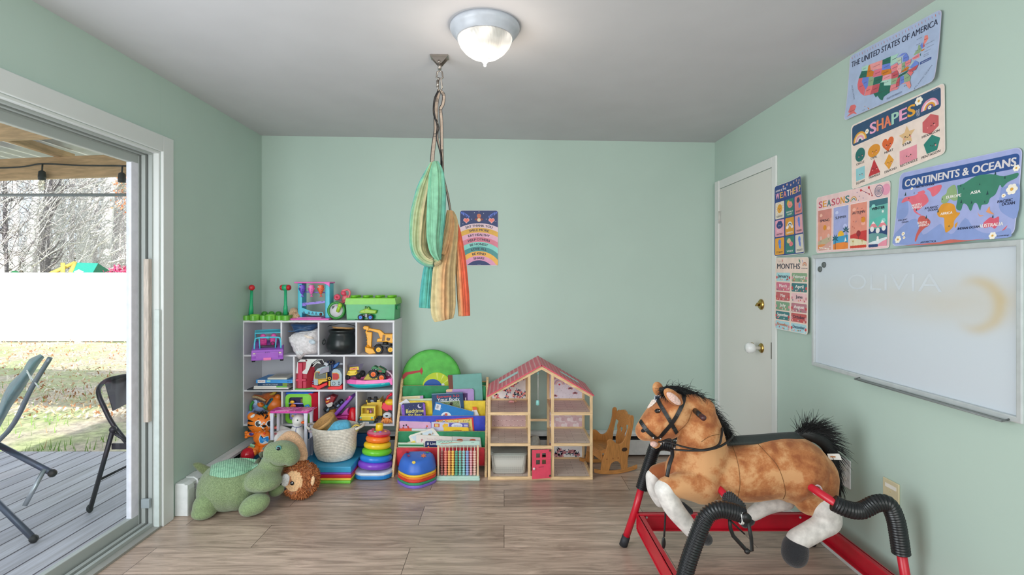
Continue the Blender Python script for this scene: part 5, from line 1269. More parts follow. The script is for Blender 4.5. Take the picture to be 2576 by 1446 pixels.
# striped saddle pad, laid over the back
def sad(u,v):
    a = 2 * PI * u;rr = v
    x = 690 + rr * (272 * math.cos(a)) + 20 * math.sin(a);y = 772 - rr * (104 * math.sin(a)) - rr * 30 * math.cos(a)
    p = onto(bv,f,x,y,.004 + .004 * (1 - rr),.02)
    return p
m = MB();S1,S2 = M((148,190,160),.9,'fabric'),M((108,158,130),.9,'fabric')
nx_,ny_ = 46,26;b0 = len(m.v);idx = {}
top_y = lambda x: 675 + .00045 * (x - 760) ** 2 * .9
bot_y = lambda x: 886 - .0011 * (x - 640) ** 2 * .9
for i in range(nx_ + 1):
    x = 424 + (958 - 424) * i / nx_
    yt,yb = 664 + .00072 * (x - 770) ** 2,886 - .00105 * (x - 600) ** 2
    if x < 470: yb = min(yb,868)
    yt = min(yt,yb - 2)
    for j in range(ny_ + 1):
        y = yt + (yb - yt) * j / ny_;e = min(j,ny_ - j,i,nx_ - i)
        xx = x + (1 - j / ny_) * 18
        p = onto(bv,f,xx,y,.002 + .002 * min(e,3) + .0016 * (i % 2),.06);idx[i,j] = len(m.v);m.v.append(p)
for i in range(nx_):
    for j in range(ny_):
        m.f.append((idx[i,j],idx[i + 1,j],idx[i + 1,j + 1],idx[i,j + 1]));m.m.append(m.mi(S1 if i % 2 else S2));m.sm.append(True)
obj('saddle_pad',m,t,'light green ribbed saddle pad')
m = MB();DK = M((78,84,62),.95,'plush')
for x,y,dx,dy in ((965,690,-40,25),(1000,620,-30,-5),(1055,545,-45,20),(1090,495,-15,-20)):
    a = f(x + 18,y + 8,.05);b_ = f(x + dx,y + dy,.05);m.tube([a,a.lerp(b_,.5),b_],[.022,.016,.004],DK,10)
obj('spine_spike',m,t)
for (x,y) in ((1188,557),):
    m = MB();c = onto(bv,f,x,y,.0);m.ell(c,(.0165,.012,.0165),M((90,150,150),.3));m.ell(c + V((.001,-.007,0)),(.0115,.008,.0115),P((14,22,34),.08));m.ell(c + V((-.004,-.0145,.005)),.0022,P((240,245,250)));obj('eye',m,t)
m = MB();strap(m,bv,f,[(1090,710),(1130,745),(1210,760),(1300,752)],.006,.0015,M((110,130,86),.9),.0005);obj('mouth_seam',m,t)
# --- round brown hedgehog
f = Fr(1430,1090,3.20,c3,0);k = f.k()
t = thing('plush_hedgehog','round shaggy brown plush hedgehog lying behind the dinosaur','plush toy',f.o)
HB = M((176,110,66),.9,'plush');cen = f(1430,900,.0);rad = cen.z - .003
bm_ = MB();bm_.ell(cen,(rad * .97,rad * .9,rad * .97),HB,None,30,20);body = bm_.mesh('body');obj('body',body,t);bv = bvh_of(body)
m = MB();FT = [M((176,104,58),.9),M((198,126,78),.9),M((150,84,46),.9)]
face = [(1330,812),(1400,812),(1445,870),(1448,950),(1410,1010),(1330,1028),(1270,980),(1230,900)]
def inface(p):
    px = CX + (p.x + f.o.x) / (p.y + f.Y) * F;py = HY + (CH - p.z) / (p.y + f.Y) * F;cx_,cy_ = (px - 430) * 4.381,(py - 1000) * 4.381
    return ((cx_ - 1335) / 112) ** 2 + ((cy_ - 915) / 108) ** 2 < 1 or ((cx_ - 1262) / 60) ** 2 + ((cy_ - 900) / 75) ** 2 < 1
for i in range(1500):
    z_ = R.uniform(-.97,1);a = R.random() * 2 * PI;s = (1 - z_ * z_) ** .5;n_ = V((s * math.cos(a),s * math.sin(a),z_));p = cen + V((n_.x * rad * .95,n_.y * rad * .9,n_.z * rad * .95))
    if n_.y < .3 and inface(p): continue
    d = (n_ + V((R.gauss(0,.4),R.gauss(0,.4),R.gauss(0,.4) - .25))).normalized();L_ = R.uniform(.012,.021)
    if p.z + d.z * L_ < .003: d.z = abs(d.z) * .2
    m.tube([p,p + d * L_ * .6,p + d * L_ + V((0,0,-.002))],[.0048,.0035,.0008],FT[R.randrange(3)],4,caps=False)
obj('shaggy_fur',m,t)
FC = M((222,178,132),.9,'plush')
m = MB();rpoly(m,bv,f,bez([(x,y,0) for x,y in face + face[:1]],4) and [(p.x,p.y) for p in bez([(x,y,0) for x,y in face + face[:1]],4)[:-1]],FC,.005);obj('face',m,t)
m = MB();c = onto(bv,f,1268,905,.0);m.ell(c + V((-.002,-.005,0)),(k * 52,.022,k * 68),M((228,230,232),.9,'plush'),rotm(0,.15));mz = obj('muzzle',m,t)
m = MB();m.ell(c + V((-.024,-.018,-.014)),(.0085,.008,.0085),P((16,18,22)));m.tube([c + V((-.022,-.02,-.004)),c + V((-.017,-.024,.008)),c + V((-.024,-.018,.016))],.0014,P((60,60,66)),5);obj('nose',m,mz)
m = MB();c = onto(bv,f,1340,940,.005);m.ell(c,(.0125,.006,.0125),P((20,16,20),.1));m.ell(c + V((.003,-.005,.004)),.003,P((245,245,250)));m.ell(c + V((-.004,-.005,.002)),.002,P((245,245,250)))
c = onto(bv,f,1265,990,.006);m.ell(c,(.011,.006,.009),P((20,16,20),.1));m.ell(c + V((.002,-.005,.003)),.002,P((245,245,250)));obj('eye',m,t)
m = MB();c = onto(bv,f,1548,915,.012);m.ell(c,(.012,.008,.03),M((236,196,152),.9,'plush'),rotm(0,.15));obj('ear',m,t)
# --- tan plush slumped behind the dinosaur's head
f = Fr(1350,760,3.30,c3,0);TN = M((222,178,140),.9,'plush')
t = thing('plush_sloth','tan plush animal slumped behind the green dinosaur head','plush toy',(f.o.x,f.o.y,0));f.o = V(t.location)
gm_ = soft([('t',[f(1180,520,-.03),f(1260,440,-.03),f(1330,425,-.03),f(1410,500,-.04),f(1450,590,-.05),f(1465,640,-.06)],[.026,.03,.034,.032,.028,.026]),('t',[f(1300,460,.0),f(1300,700,.03),V((f(1290,0).x,.035,.07))],[.055,.075,.068])],TN,.005,5)
obj('body',gm_,t);m = MB();m.ell(f(1452,668,-.065),(.03,.026,.022),M((230,186,146),.9,'plush'),rotm(0,-.2));obj('paw',m,t)

# ================================================================ sling bookcase
c4,c5b = crop(980,860,3.804),crop(1000,960,8.03)
WB = M((220,186,140),.5,'woodz');XL0,XR0 = -.763,-.125
t = thing('sling_bookcase','wooden kids bookcase with five coloured fabric sling pockets','bookcase',((XL0 + XR0) / 2,3.525,0));BX = (XL0 + XR0) / 2;hw = (XR0 - XL0) / 2
for s in (-1,1):
    m = MB();m.prism([(0,0),(.05,0),(.10,.02),(.37,.55),(.372,.6),(.352,.618),(.322,.6),(.0,.02)],s * hw - .009,s * hw + .009,WB,'x',.004,seg=3);obj('side_panel',m,t)
def line(s): return (.325 * s,.593 * s)
SL = [(.94,(30,134,82)),(.775,(232,202,50)),(.612,(50,66,190)),(.45,(24,128,84)),(.285,(204,36,54))]
for i,(s,col) in enumerate(SL):
    y,z = line(s);mt = M(col,.6,'fabric',scale=.4)
    m = MB();m.cyl((-hw,y,z),(hw,y,z),.006,WB,n=10);m.cyl((-hw,y + .075,z + .02),(hw,y + .075,z + .02),.006,WB,n=10);obj('dowel',m,t)
    H = .135 if i else .11
    def sl(u,v,y=y,z=z,H=H):
        x = (-hw + .012) + (2 * hw - .024) * u
        wr = .0035 * math.sin(u * 46 + v * 3 + y * 90) * math.sin(PI * v) + .004 * math.sin(u * 9 + y * 40)  * math.sin(PI * v)
        if v < .5: w_ = v / .5;return V((x,y - .008 - .012 * math.sin(w_ * PI * .6) + wr + .02 * w_ * w_,z + .005 - H * w_))
        w_ = (v - .5) / .5;return V((x,y + .006 + .069 * w_ ** .7,z + .005 - H + (H + .015) * w_))
    m = MB();m.grid(sl,60,22,mt);obj('sling_pocket',m,t)
def sheet_book(lab,tier,corners,col,th=.008,c=c4,dy=0.03,nm='book',detail=None,group='books in the sling bookcase',tuck=.03):
    """book standing in a pocket: measured top-left, top-right corners and lower corners (its base goes on down into the pocket)"""
    y,z = line(SL[tier][0]);Y = 3.525 + y + dy
    g = Fr(*corners[0],Y,c);q = [W(*c(*p),Y) for p in corners]
    o = sum(q,V()) / len(q)
    t = thing(nm,lab,'book',o,0,group)
    ps = [(p.x - o.x,p.z - o.z) for p in q]
    m = MB();m.prism(ps,0,th,M(col,.4),'y',.0008);obj('cover',m,t)
    cx_,cz = sum(p[0] for p in ps) / len(ps),sum(p[1] for p in ps) / len(ps)
    m = MB();m.prism([(cx_ + (a - cx_) * .985,cz + (b_ - cz) * .985 + (.001)) for a,b_ in ps],th * .15,th * .85,M((238,232,218),.8),'y');m2 = m
    obj('pages',m,t)
    g.o = o
    return t,g
# pop-up green disc
y,z = line(SL[0][0]);Y = 3.525 + y + .045;g = Fr(402,355,Y,c4)
t = thing('popup_tent_disc','large round green fabric disc with red and blue print behind books','folded play tent',g.o)
r = g.k(278);DGm = M((84,180,72),.6,'fabric',scale=.3)
m = MB();T = Matrix.Rotation(PI / 2,4,'X');m.lathe([(0,.012),(r * .9,.012),(r,.006),(r,-.006),(r * .9,-.012),(0,-.012)],DGm,56,T,True,1.0,1.0);obj('disc',m,t)
m = MB();m.torus((0,0,0),r,.005,M((60,140,56),.7),rotm(PI / 2),56,8);obj('rim',m,t)
m = MB();m.prism(g.xz([(130,310),(160,285),(290,268),(310,240),(322,275),(308,310),(295,285),(180,310),(125,365)]),-.0145,-.0125,P((176,36,44)),'y')
m.prism(g.xz([(p[0],p[1]) for p in [(318,430)] + [(455 + 137 * math.cos(a),425 - 137 * math.sin(a)) for a in lerps([PI,0],17)]]),-.0145,-.0125,P((186,206,40)),'y')
m.prism(g.xz([(415 + 88 * math.cos(a),428 - 77 * math.sin(a)) for a in lerps([PI,0],15)]),-.016,-.0140,P((30,84,166)),'y')
for a in (.5,1.0,1.5): m.prism(g.xz([(455 + 60 * math.cos(a),425 - 60 * math.sin(a)),(455 + 130 * math.cos(a),425 - 130 * math.sin(a)),(455 + 130 * math.cos(a + .12),425 - 130 * math.sin(a + .12))]),-.0150,-.0125,P((214,222,110)),'y')
m.ell(g(512,410,-.014),(.012,.002,.012),P((214,222,226)));obj('printed_eye',m,t)
# pocket 2
tb,g = sheet_book('large plain teal hardback with brown spine in the top pocket',1,[(557,318),(880,300),(895,600),(600,620)],(110,168,160),.014,dy=.03)
m = MB();m.prism(g.xz([(557,318),(602,316),(612,500),(572,500)]),-.001,.0,P((112,60,48)),'y');obj('spine',m,tb)
tb,g = sheet_book('lilac padded board book in front of the teal hardback',1,[(540,462),(552,453),(792,447),(806,460),(812,640),(550,640)],(176,146,206),.012,dy=.014)
m = MB();m.prism(g.xz([(700,492),(746,490),(748,640),(700,640)]),-.001,0,P((80,46,110)),'y');m.prism(g.xz([(540,462),(552,453),(600,451),(600,476),(545,478)]),-.001,0,P((240,196,150)),'y');m.box(g(728,545,-.002),(.008,.001,.02),P((236,220,236)));obj('cover_print',m,tb)
tb,g = sheet_book('thin cream book lying at the top left pocket edge',1,[(118,524),(322,514),(322,640),(118,640)],(230,214,178),.01,dy=.03)
m = MB();m.prism(g.xz([(292,516),(322,514),(322,540),(292,540)]),-.001,0,P((190,150,206)),'y');m.prism(g.xz([(128,533),(270,525),(270,532),(128,540)]),-.001,0,P((210,190,140)),'y');obj('cover_print',m,tb)
sheet_book('pale green thin book beside the cream book in the yellow pocket',1,[(160,548),(415,540),(415,640),(160,640)],(200,222,200),.006,dy=.012)
# pocket 3
tb,g = sheet_book('white paperback tilted behind the bedtime board book',2,[(92,588),(160,545),(196,580),(200,760),(125,760)],(220,222,232),.008,dy=.036)
tb,g = sheet_book('navy and purple bedtime board book with moon on the cover',2,[(115,602),(125,590),(325,580),(338,590),(350,760),(125,760)],(30,44,96),.016,dy=.014)
m = MB()
for a,b_ in (((112,604),(140,600)),((318,582),(340,592))): m.prism(g.xz([a,b_,(b_[0] + 10,760),(a[0] + 14,760)]),-.001,0,P((130,84,190)),'y')
mo = [(288 + 20 * math.cos(a),612 - 20 * math.sin(a)) for a in lerps([1.9,5.6],12)] + [(296 + 17 * math.cos(a),606 - 17 * math.sin(a)) for a in lerps([5.4,2.1],10)]
m.prism(g.xz(mo),-.0012,0,P((214,206,230)),'y')
for x,y in ((190,620),(230,605),(180,640),(310,612),(250,640),(125,640),(128,680),(332,630),(335,670)): m.ell(g(x,y,-.001),(.0014,.0006,.0014),P((240,240,250)),n=6,m=4)
text_on(m,'Bedtime',Matrix.Translation(g(243,676,-.0016)) @ Matrix.Rotation(-.06,4,'Y'),g.k(36),P((240,226,120)),g.k(168),.04);text_on(m,'for Bear',Matrix.Translation(g(245,712,-.0016)) @ Matrix.Rotation(-.02,4,'Y'),g.k(30),P((240,226,120)),g.k(130),.04);obj('cover_print',m,tb)
tb,g = sheet_book('dark blue 3-D body book with red lettering standing upright',2,[(402,496),(700,482),(724,760),(415,760)],(28,72,112),.014,dy=.03)
m = MB();text_on(m,'Extreme 3-D',Matrix.Translation(g(560,530,-.0012)) @ Matrix.Rotation(-.05,4,'Y'),g.k(22),P((226,60,60)),g.k(215),.03);text_on(m,'Your Body',Matrix.Translation(g(563,562,-.0012)) @ Matrix.Rotation(-.05,4,'Y'),g.k(28),P((236,236,236)),g.k(215),.05)
m.prism(g.xz([(440,572),(672,558),(685,660),(450,680)]),-.001,0,P((206,210,206)),'y');m.prism(g.xz([(445,578),(668,564),(680,660),(455,680)]),-.0014,0,M((110,130,90),.5,'speck',scale=6),'y');m.ell(g(590,590,-.0015),(.012,.001,.012),P((40,30,26)));m.prism(g.xz([(402,496),(700,482),(701,488),(403,502)]),-.001,0,P((130,160,180)),'y');obj('cover_print',m,tb)
tb,g = sheet_book('bright blue book slanting down across the 3-D body book',2,[(442,568),(806,665),(800,760),(395,760)],(30,124,196),.012,dy=.0145 - .0)
tb.location.y -= .012
m = MB();m.prism(g.xz([(448,585),(495,598),(486,652),(436,640)]),-.001,0,P((226,226,232)),'y');m.prism(g.xz([(455,600),(475,605),(468,635),(448,630)]),-.0014,0,P((170,170,180)),'y')
m.ell(g(543,702,-.0008),(g.k(48),.0008,g.k(36)),P((226,232,240)),n=28);m.ell(g(543,690,-.0015),(g.k(14),.0008,g.k(14)),P((206,90,80)),n=14);m.ell(g(525,698,-.0015),(g.k(12),.0008,g.k(8)),P((60,90,170)),n=14);m.ell(g(500,632,-.0008),(.004,.0006,.002),P((150,190,226)),n=10,m=6);obj('cover_print',m,tb)
tb,g = sheet_book('orange and white booklet at the right end of the blue pocket',2,[(788,655),(830,640),(880,760),(780,760)],(230,228,232),.006,dy=.02)
m = MB();m.prism(g.xz([(792,622),(830,622),(842,645),(800,656)]),-.001,.004,P((240,110,60)),'y');obj('corner',m,tb)
# pocket 4
tb,g = sheet_book('pink board book with small red figures in the left of its pocket',3,[(93,765),(100,758),(385,768),(396,775),(398,900),(95,900)],(218,170,206),.014,dy=.03)
m = MB()
for x,y,c_ in ((135,800,(60,40,60)),(160,795,(60,40,60)),(175,810,(190,50,60)),(130,822,(200,60,60)),(180,822,(200,60,60)),(358,806,(220,90,60)),(352,825,(90,120,140))): m.ell(g(x,y,-.0008),(.006,.0008,.007),P(c_),n=8,m=6)
obj('cover_print',m,tb)
tb,g = sheet_book('orange and white edged thin book in front of the pink book',3,[(92,830),(395,832),(395,900),(92,900)],(206,224,226),.008,dy=.012)
m = MB();m.prism(g.xz([(92,828),(212,826),(212,900),(92,900)]),-.001,.004,P((230,96,60)),'y');obj('cover_print',m,tb)
tb,g = sheet_book('big red bordered busy picture book slanting in the pocket',3,[(385,748),(800,722),(815,900),(395,900)],(214,60,66),.012,dy=.04)
m = MB();m.prism(g.xz([(400,757),(785,732),(800,900),(410,900)]),-.001,0,P((230,206,120)),'y')
for i in range(150):
    u,v = R.random(),R.random() ** 1.5;x = 405 + 385 * u;y = 760 - 25 * u + v * 100;c_ = [(214,70,50),(90,150,70),(240,236,226),(60,50,60),(236,150,60)][R.randrange(5)];s = R.uniform(.002,.006);a = g(x,y,-.0014 - .0003 * (i % 3));q_ = R.random() * 3;m.poly([a + V((s * math.cos(q_ + kk * 1.57) * (1 if kk % 2 else .6),0,s * math.sin(q_ + kk * 1.57) * (1 if kk % 2 else .6))) for kk in range(4)],P(c_))
obj('cover_print',m,tb)
tb,g = sheet_book('lavender book back with pictures in front of the busy picture book',3,[(400,768),(755,775),(757,900),(400,900)],(206,206,236),.01,dy=.024)
m = MB();m.prism(g.xz([(425,780),(478,782),(478,815),(425,813)]),-.001,0,P((206,90,70)),'y');m.prism(g.xz([(435,785),(468,787),(468,810),(435,808)]),-.0014,0,P((230,200,120)),'y');m.prism(g.xz([(570,774),(755,778),(755,840),(570,836)]),-.001,0,P((96,90,180)),'y');m.ell(g(645,800,-.001),(g.k(54),.001,g.k(24)),P((214,220,240)),n=24);m.prism(g.xz([(505,800),(525,780),(560,785),(558,815),(510,818)]),-.001,0,P((240,190,60)),'y');m.prism(g.xz([(712,788),(748,789),(748,808),(712,807)]),-.0014,0,P((190,190,220)),'y')
text_on(m,'(mo)',Matrix.Translation(g(650,812,-.0022)),g.k(22),P((150,150,190)),g.k(70));obj('cover_print',m,tb)
tb,g = sheet_book('yellow book low in front of the lavender book',3,[(517,822),(525,812),(750,818),(757,828),(757,900),(520,900)],(240,200,50),.01,dy=.01)
m = MB();m.tube([g(590,852,-.001),g(640,843,-.001),g(690,848,-.001)],.002,P((150,90,30)),5);obj('cover_print',m,tb)
# pocket 5
tb,g = sheet_book('white board book with animals tilted up to the left',4,[(182,908),(195,892),(400,826),(420,826),(480,900),(500,1040),(240,1040)],(232,228,216),.012,dy=.04)
m = MB();m.prism(g.xz([(200,908),(400,842),(455,910),(260,960)]),-.001,0,P((206,220,230)),'y');m.ell(g(385,885,-.001),(.012,.001,.007),P((150,120,90)),n=12,m=6);m.ell(g(412,876,-.001),(.006,.001,.008),P((190,170,150)),n=12,m=6);m.ell(g(305,880,-.001),(.008,.001,.005),P((120,130,110)),n=12,m=6);obj('cover_print',m,tb)
tb,g = sheet_book('off white board book with faint pink lettering across its top',4,[(255,895),(262,890),(600,908),(605,1040),(255,1040)],(236,226,218),.014,dy=.026)
m = MB();text_on(m,"You're My Little",Matrix.Translation(g(430,937,-.001)) @ Matrix.Rotation(.05,4,'Y'),g.k(14),P((196,170,176)),g.k(150),.0);text_on(m,'P',Matrix.Translation(g(312,955,-.001)),g.k(26),P((200,90,110)));obj('cover_print',m,tb)
tb,g = sheet_book('navy board book reading 8 Litt in the bottom pocket',4,[(340,955),(348,949),(455,949),(460,1040),(340,1040)],(34,48,96),.014,dy=.0125)
m = MB();text_on(m,'8 Litt',Matrix.Translation(g(400,984,-.001)),g.k(22),P((240,240,236)),g.k(84),.05);m.ell(g(372,1002,-.001),(.006,.001,.005),P((230,110,70)),n=10,m=6);obj('cover_print',m,tb)
tb,g = sheet_book('white picture book with red ladybirds at the right of the bottom pocket',4,[(600,905),(868,916),(885,1040),(600,1040)],(226,224,222),.01,dy=.03)
m = MB()
for x in (672,795): m.ell(g(x,938,-.001),(g.k(30),.001,g.k(11)),P((206,90,60)),n=20,m=6)
obj('cover_print',m,tb)
tb,g = sheet_book('green edged thin book at the left of the bottom pocket',4,[(80,965),(325,968),(328,1040),(82,1040)],(206,226,206),.01,dy=.016)
m = MB();m.prism(g.xz([(85,980),(325,982),(325,998),(85,996)]),-.001,0,P((40,130,80)),'y');obj('cover_print',m,tb)
tb,g = sheet_book('yellow cornered cream book peeking out behind the green edged book',4,[(170,960),(240,942),(258,968),(262,1040),(175,1040)],(232,228,200),.006,dy=.034)
m = MB();m.prism(g.xz([(205,955),(240,946),(252,966),(215,968)]),-.001,0,P((240,220,70)),'y');obj('cover_print',m,tb)
# --- stepping stones, stacked
f = Fr(265,1375,3.46,c4,0);k = f.k()
tri = lambda s: [(p.x * s,p.y * s) for p in bez([(x,y,0) for x,y in ((0,-.132),(.05,-.118),(.122,-.04),(.128,.02),(.115,.075),(.06,.098),(-.06,.098),(-.115,.075),(-.128,.02),(-.122,-.04),(-.05,-.118),(0,-.132))],4)[:-1]]
z = .0
gs = 'rainbow stepping stones stacked in front of the bookcase'
for i,(nm,col,h) in enumerate((('purple',(130,104,200),.019),('green',(60,150,106),.017),('red',(214,62,52),.018),('orange',(238,130,46),.014),('yellow',(246,200,60),.016))):
    m = MB();m.prism(tri(1.0 - .012 * i),0,h - .0006,M(col,.4),'z',.004,seg=3);solo('stepping_stone',m,nm + ' plastic stepping stone in the stack below the blue one' if nm != 'purple' else 'purple plastic stepping stone at the very bottom of the stack','stepping stone',V((f.o.x,f.o.y,z)),0,gs);z += h
t = thing('stepping_stone','blue stepping stone with stars on top of the stack','stepping stone',V((f.o.x,f.o.y,z)),0,gs);BS = M((58,110,206),.4)
m = MB();rg = []
for zz,s in ((0,.94),(.004,.965),(.03,.93),(.055,.88),(.075,.8),(.084,.72),(.087,.6),(.087,.3),(.087,.02)): rg.append([V((a,b_ + .01 * (1 - s),zz + .03 * (b_ / .13) * (1 if zz > .02 else 0) * .35)) for a,b_ in tri(s)])
m.loft(rg,BS);me = m.mesh('dome');obj('dome',me,t);bv = bvh_of(me);f.o = V(t.location)
m = MB()
def star(x,y,r_,col,n=5,off=.002):
    pts = [(x + r_ * (1 if q % 2 else .5) * math.cos(q * PI / n),y + .7 * r_ * (1 if q % 2 else .5) * math.sin(q * PI / n)) for q in range(2 * n)];rpoly(m,bv,f,pts,P(col),off)
star(325,1090,32,(240,120,60),6);star(182,1090,22,(170,70,120));disc(m,bv,f,232,1155,17,13,P((240,206,90)),.003);disc(m,bv,f,172,1056,18,8,P((206,50,80)),.002);disc(m,bv,f,360,1057,16,7,P((50,160,110)),.002)
obj('raised_star',m,t)
# --- abacus
f = Fr(656,1290,3.485,c4,0);MT = M((186,216,204),.5);AW = M((226,196,160),.5,'woodz')
t = thing('abacus','wooden toy abacus with ten pastel bead columns and mint frame','abacus',f.o)
xa,xb = f(447,0).x,f(865,0).x;zt = f(0,985).z
m = MB();m.bx((xa,-.025,0),(xb,.03,.016),MT,.004);m.bx((xa + .004,-.018,.014),(xb - .004,.022,.028),MT,.004);obj('base',m,t)
m = MB();m.bx((xa,-.009,zt),(xb,.009,f(0,945).z),MT,.003)
for i in range(8): m.ell((xa + .02 + i * .012,-.0095,zt + .022 + .003 * (i % 2)),(.005,.001,.004),P((130,180,160)),n=8,m=4)
m.tube(bez([V((xa + .03,-.0095,zt + .012)),V((xa + .09,-.0095,zt + .016)),V((xa + .16,-.0095,zt + .024)),V((xa + .18,-.0095,zt + .03))],4),.0018,P((214,140,110)),5);m.ell((xb - .05,-.0095,zt + .02),(.012,.001,.002),P((130,170,160)),n=8,m=4);obj('top_bar',m,t)
for x in (xa + .014,xb - .014):
    m = MB();m.bx((x - .0065,-.007,.02),(x + .0065,.007,zt),AW,.002);obj('upright',m,t)
cols = [(150,96,90),(232,140,122),(236,180,110),(240,196,96),(92,168,140),(130,190,176),(150,206,206),(150,180,226),(226,170,176),(232,196,180)]
for i,c_ in enumerate(cols):
    x = f(502 + i * 34.7,0).x;m = MB();m.cyl((x,0,.02),(x,0,zt),.0028,P((226,214,196)),n=8);obj('rod',m,t)
    m = MB();m.lathe([(.0028,-.0082),(.0085,-.0068),(.0108,-.002),(.0108,.002),(.0085,.0068),(.0028,.0082)],P(c_,.35),14);me = m.mesh('bead')
    for j in range(10):
        o = bpy.data.objects.new('bead',me);COL.objects.link(o);o.parent = t;o.location = (x,0,.037 + j * .0167)
# ================================================================ dollhouse
c5 = crop(1200,870,4.016);HY0 = 3.48;f = Fr(640,1350,HY0,c5,0);DP = .36
HWd = M((226,194,150),.5,'wood',scale=.6);HWz = M((226,194,150),.5,'woodz',scale=.6);HF = M((186,166,154),.5,'wood',scale=.5)
t = thing('dollhouse','tall wooden open dollhouse with pink patterned roof and pink door','dollhouse',f.o)
X = lambda x: f(x,0).x
Z = lambda y: f(0,y).z
XS = [X(123),X(527),X(764),X(1155)];ph = .0095
zb = .02;z1t,z1b = Z(984),Z(1013);z2t,z2b = Z(670),Z(700);ze = Z(497);za = Z(205);xap = X(652)
def zr(x): return za - (za - ze) * (abs(x - xap) / (xap - XS[0] if x < xap else XS[3] - xap))
m = MB();m.bx((XS[0] - ph,0,0),(XS[3] + ph,.014,.019),HWd,.001);m.bx((XS[0] - ph,DP - .014,0),(XS[3] + ph,DP,.019),HWd,.001);m.bx((XS[0] - ph,0,0),(XS[0] + ph,DP,.019),HWd,.001);m.bx((XS[3] - ph,0,0),(XS[3] + ph,DP,.019),HWd,.001);obj('base_frame',m,t)
for i,x in enumerate(XS):
    for y in (0,DP - .012):
        m = MB();m.bx((x - ph,y,.0),(x + ph,y + .012,zr(x) - .004),HWz,.001);obj('post',m,t)
FP = M((204,186,174),.45,'wood',scale=.5)
FT = floor_mat('doll_floor',(226,210,200),(214,196,186),.12,.03,0,(150,130,122),(3,60),.5,.0012,.86)
for (xa,xb) in ((XS[0],XS[1]),(XS[2],XS[3])):
    for zt,zz in ((.019,.006),(z1t,z1b),(z2t,z2b)):
        m = MB();m.bx((xa,.012,zt - .006),(xb,DP - .004,zt - .001),FT);m.bx((xa - ph,-.001,zz if zz > .01 else .004),(xb + ph,.012,zt if zz > .01 else .018),HWd,.001)
        m.bx((xa - ph,.0,zt - .012),(xa + .004,DP,zt + .006),HWd);m.bx((xb - .004,.0,zt - .012),(xb + ph,DP,zt + .006),HWd);m.bx((xa,DP - .01,zt - .006),(xb,DP,zt + .012),HWd);obj('room_floor',m,t)
m = MB();m.bx((XS[1],0,Z(1040)),(XS[2],.012,Z(1008)),HWd,.001);m.bx((XS[1],0,Z(1315)),(XS[2],.1,.019),HWd);m.bx((XS[1],DP - .012,Z(905)),(XS[2],DP,Z(880)),HWd);obj('cross_rail',m,t)
# printed back walls
def wallpaper(xa,xb,za_,zb_,base,draw,slope=None):
    m = MB();y = DP - .006
    if slope: m.poly([V((xa,y,za_)),V((xb,y,za_)),V((xb,y,slope[1])),V((xa,y,slope[0]))],base)
    else: m.bx((xa,y,za_),(xb,y + .003,zb_),base)
    draw(m,y - .0006,xa,xb,za_,zb_);return obj('printed_wall',m,t)
def motif(m,x,y,z,s,cols,n=5):
    for i in range(n):
        a = 2 * PI * i / n + x * 40;c = V((x + s * .6 * math.cos(a),y - .0001 * i,z + s * .6 * math.sin(a)));m.poly([c + V((s * .42 * math.cos(b),0,s * .42 * math.sin(b))) for b in lerps([0,5.5],7)],P(cols[i % len(cols)]))
    m.poly([V((x + s * .3 * math.cos(b),y - .0008,z + s * .3 * math.sin(b))) for b in lerps([0,5.5],7)],P(cols[-1]))
def leaf(m,x,y,z,L_,a,col):
    d = V((math.cos(a),0,math.sin(a)));n_ = V((-d.z,0,d.x));p = V((x,y,z));m.poly([p,p + d * L_ * .5 + n_ * L_ * .16,p + d * L_,p + d * L_ * .5 - n_ * L_ * .16],P(col))
def floral(dark):
    def dr(m,y,xa,xb,za_,zb_):
        rr = random.Random(11)
        for i in range(26):
            x = xa + .012 + (xb - xa - .024) * ((i * .618) % 1);z = za_ + .012 + (zb_ - za_ - .02) * rr.random()
            if z > min(zb_,zr(x) - .03): continue
            motif(m,x,y,z,rr.uniform(.012,.02),[(226,110,116),(236,150,150),(216,96,110),(250,200,180)] if not dark else [(190,130,140),(214,160,160),(160,96,110)])
            for q in range(4): leaf(m,x,y - .0002,z,.028,rr.random() * 6.3,[(70,90,120),(96,120,110),(150,160,190)][q % 3])
    return dr
def dots(m,y,xa,xb,za_,zb_):
    for i in range(13):
        for j in range(5): x = xa + (i + .5 + .5 * (j % 2)) * (xb - xa) / 13.5;z = za_ + (j + .5) * (zb_ - za_) / 5;s = .0024;m.poly([V((x + s * math.cos(b),y,z + s * math.sin(b))) for b in lerps([0,5.2],6)],P([(244,226,222),(120,70,80),(250,240,236)][(i + 2 * j) % 3]))
def geo(m,y,xa,xb,za_,zb_):
    n = 6;s = (xb - xa) / n
    for i in range(n):
        for j in range(3):
            x,z = xa + i * s,za_ + j * s * 1.0
            if z + s > zb_: continue
            m.poly([V((x,y,z)),V((x + s,y,z)),V((x,y,z + s))] if (i + j) % 2 else [V((x + s,y,z)),V((x + s,y,z + s)),V((x + s * .4,y,z + s * .4))],P((236,216,220)));m.poly([V((x + s / 2 + s * .3 * math.cos(b),y - .0002,z + s / 2 + s * .3 * math.sin(b))) for b in lerps([0,5.7],10)],P((214,176,184)) if (i + j) % 2 else P((240,224,226)))
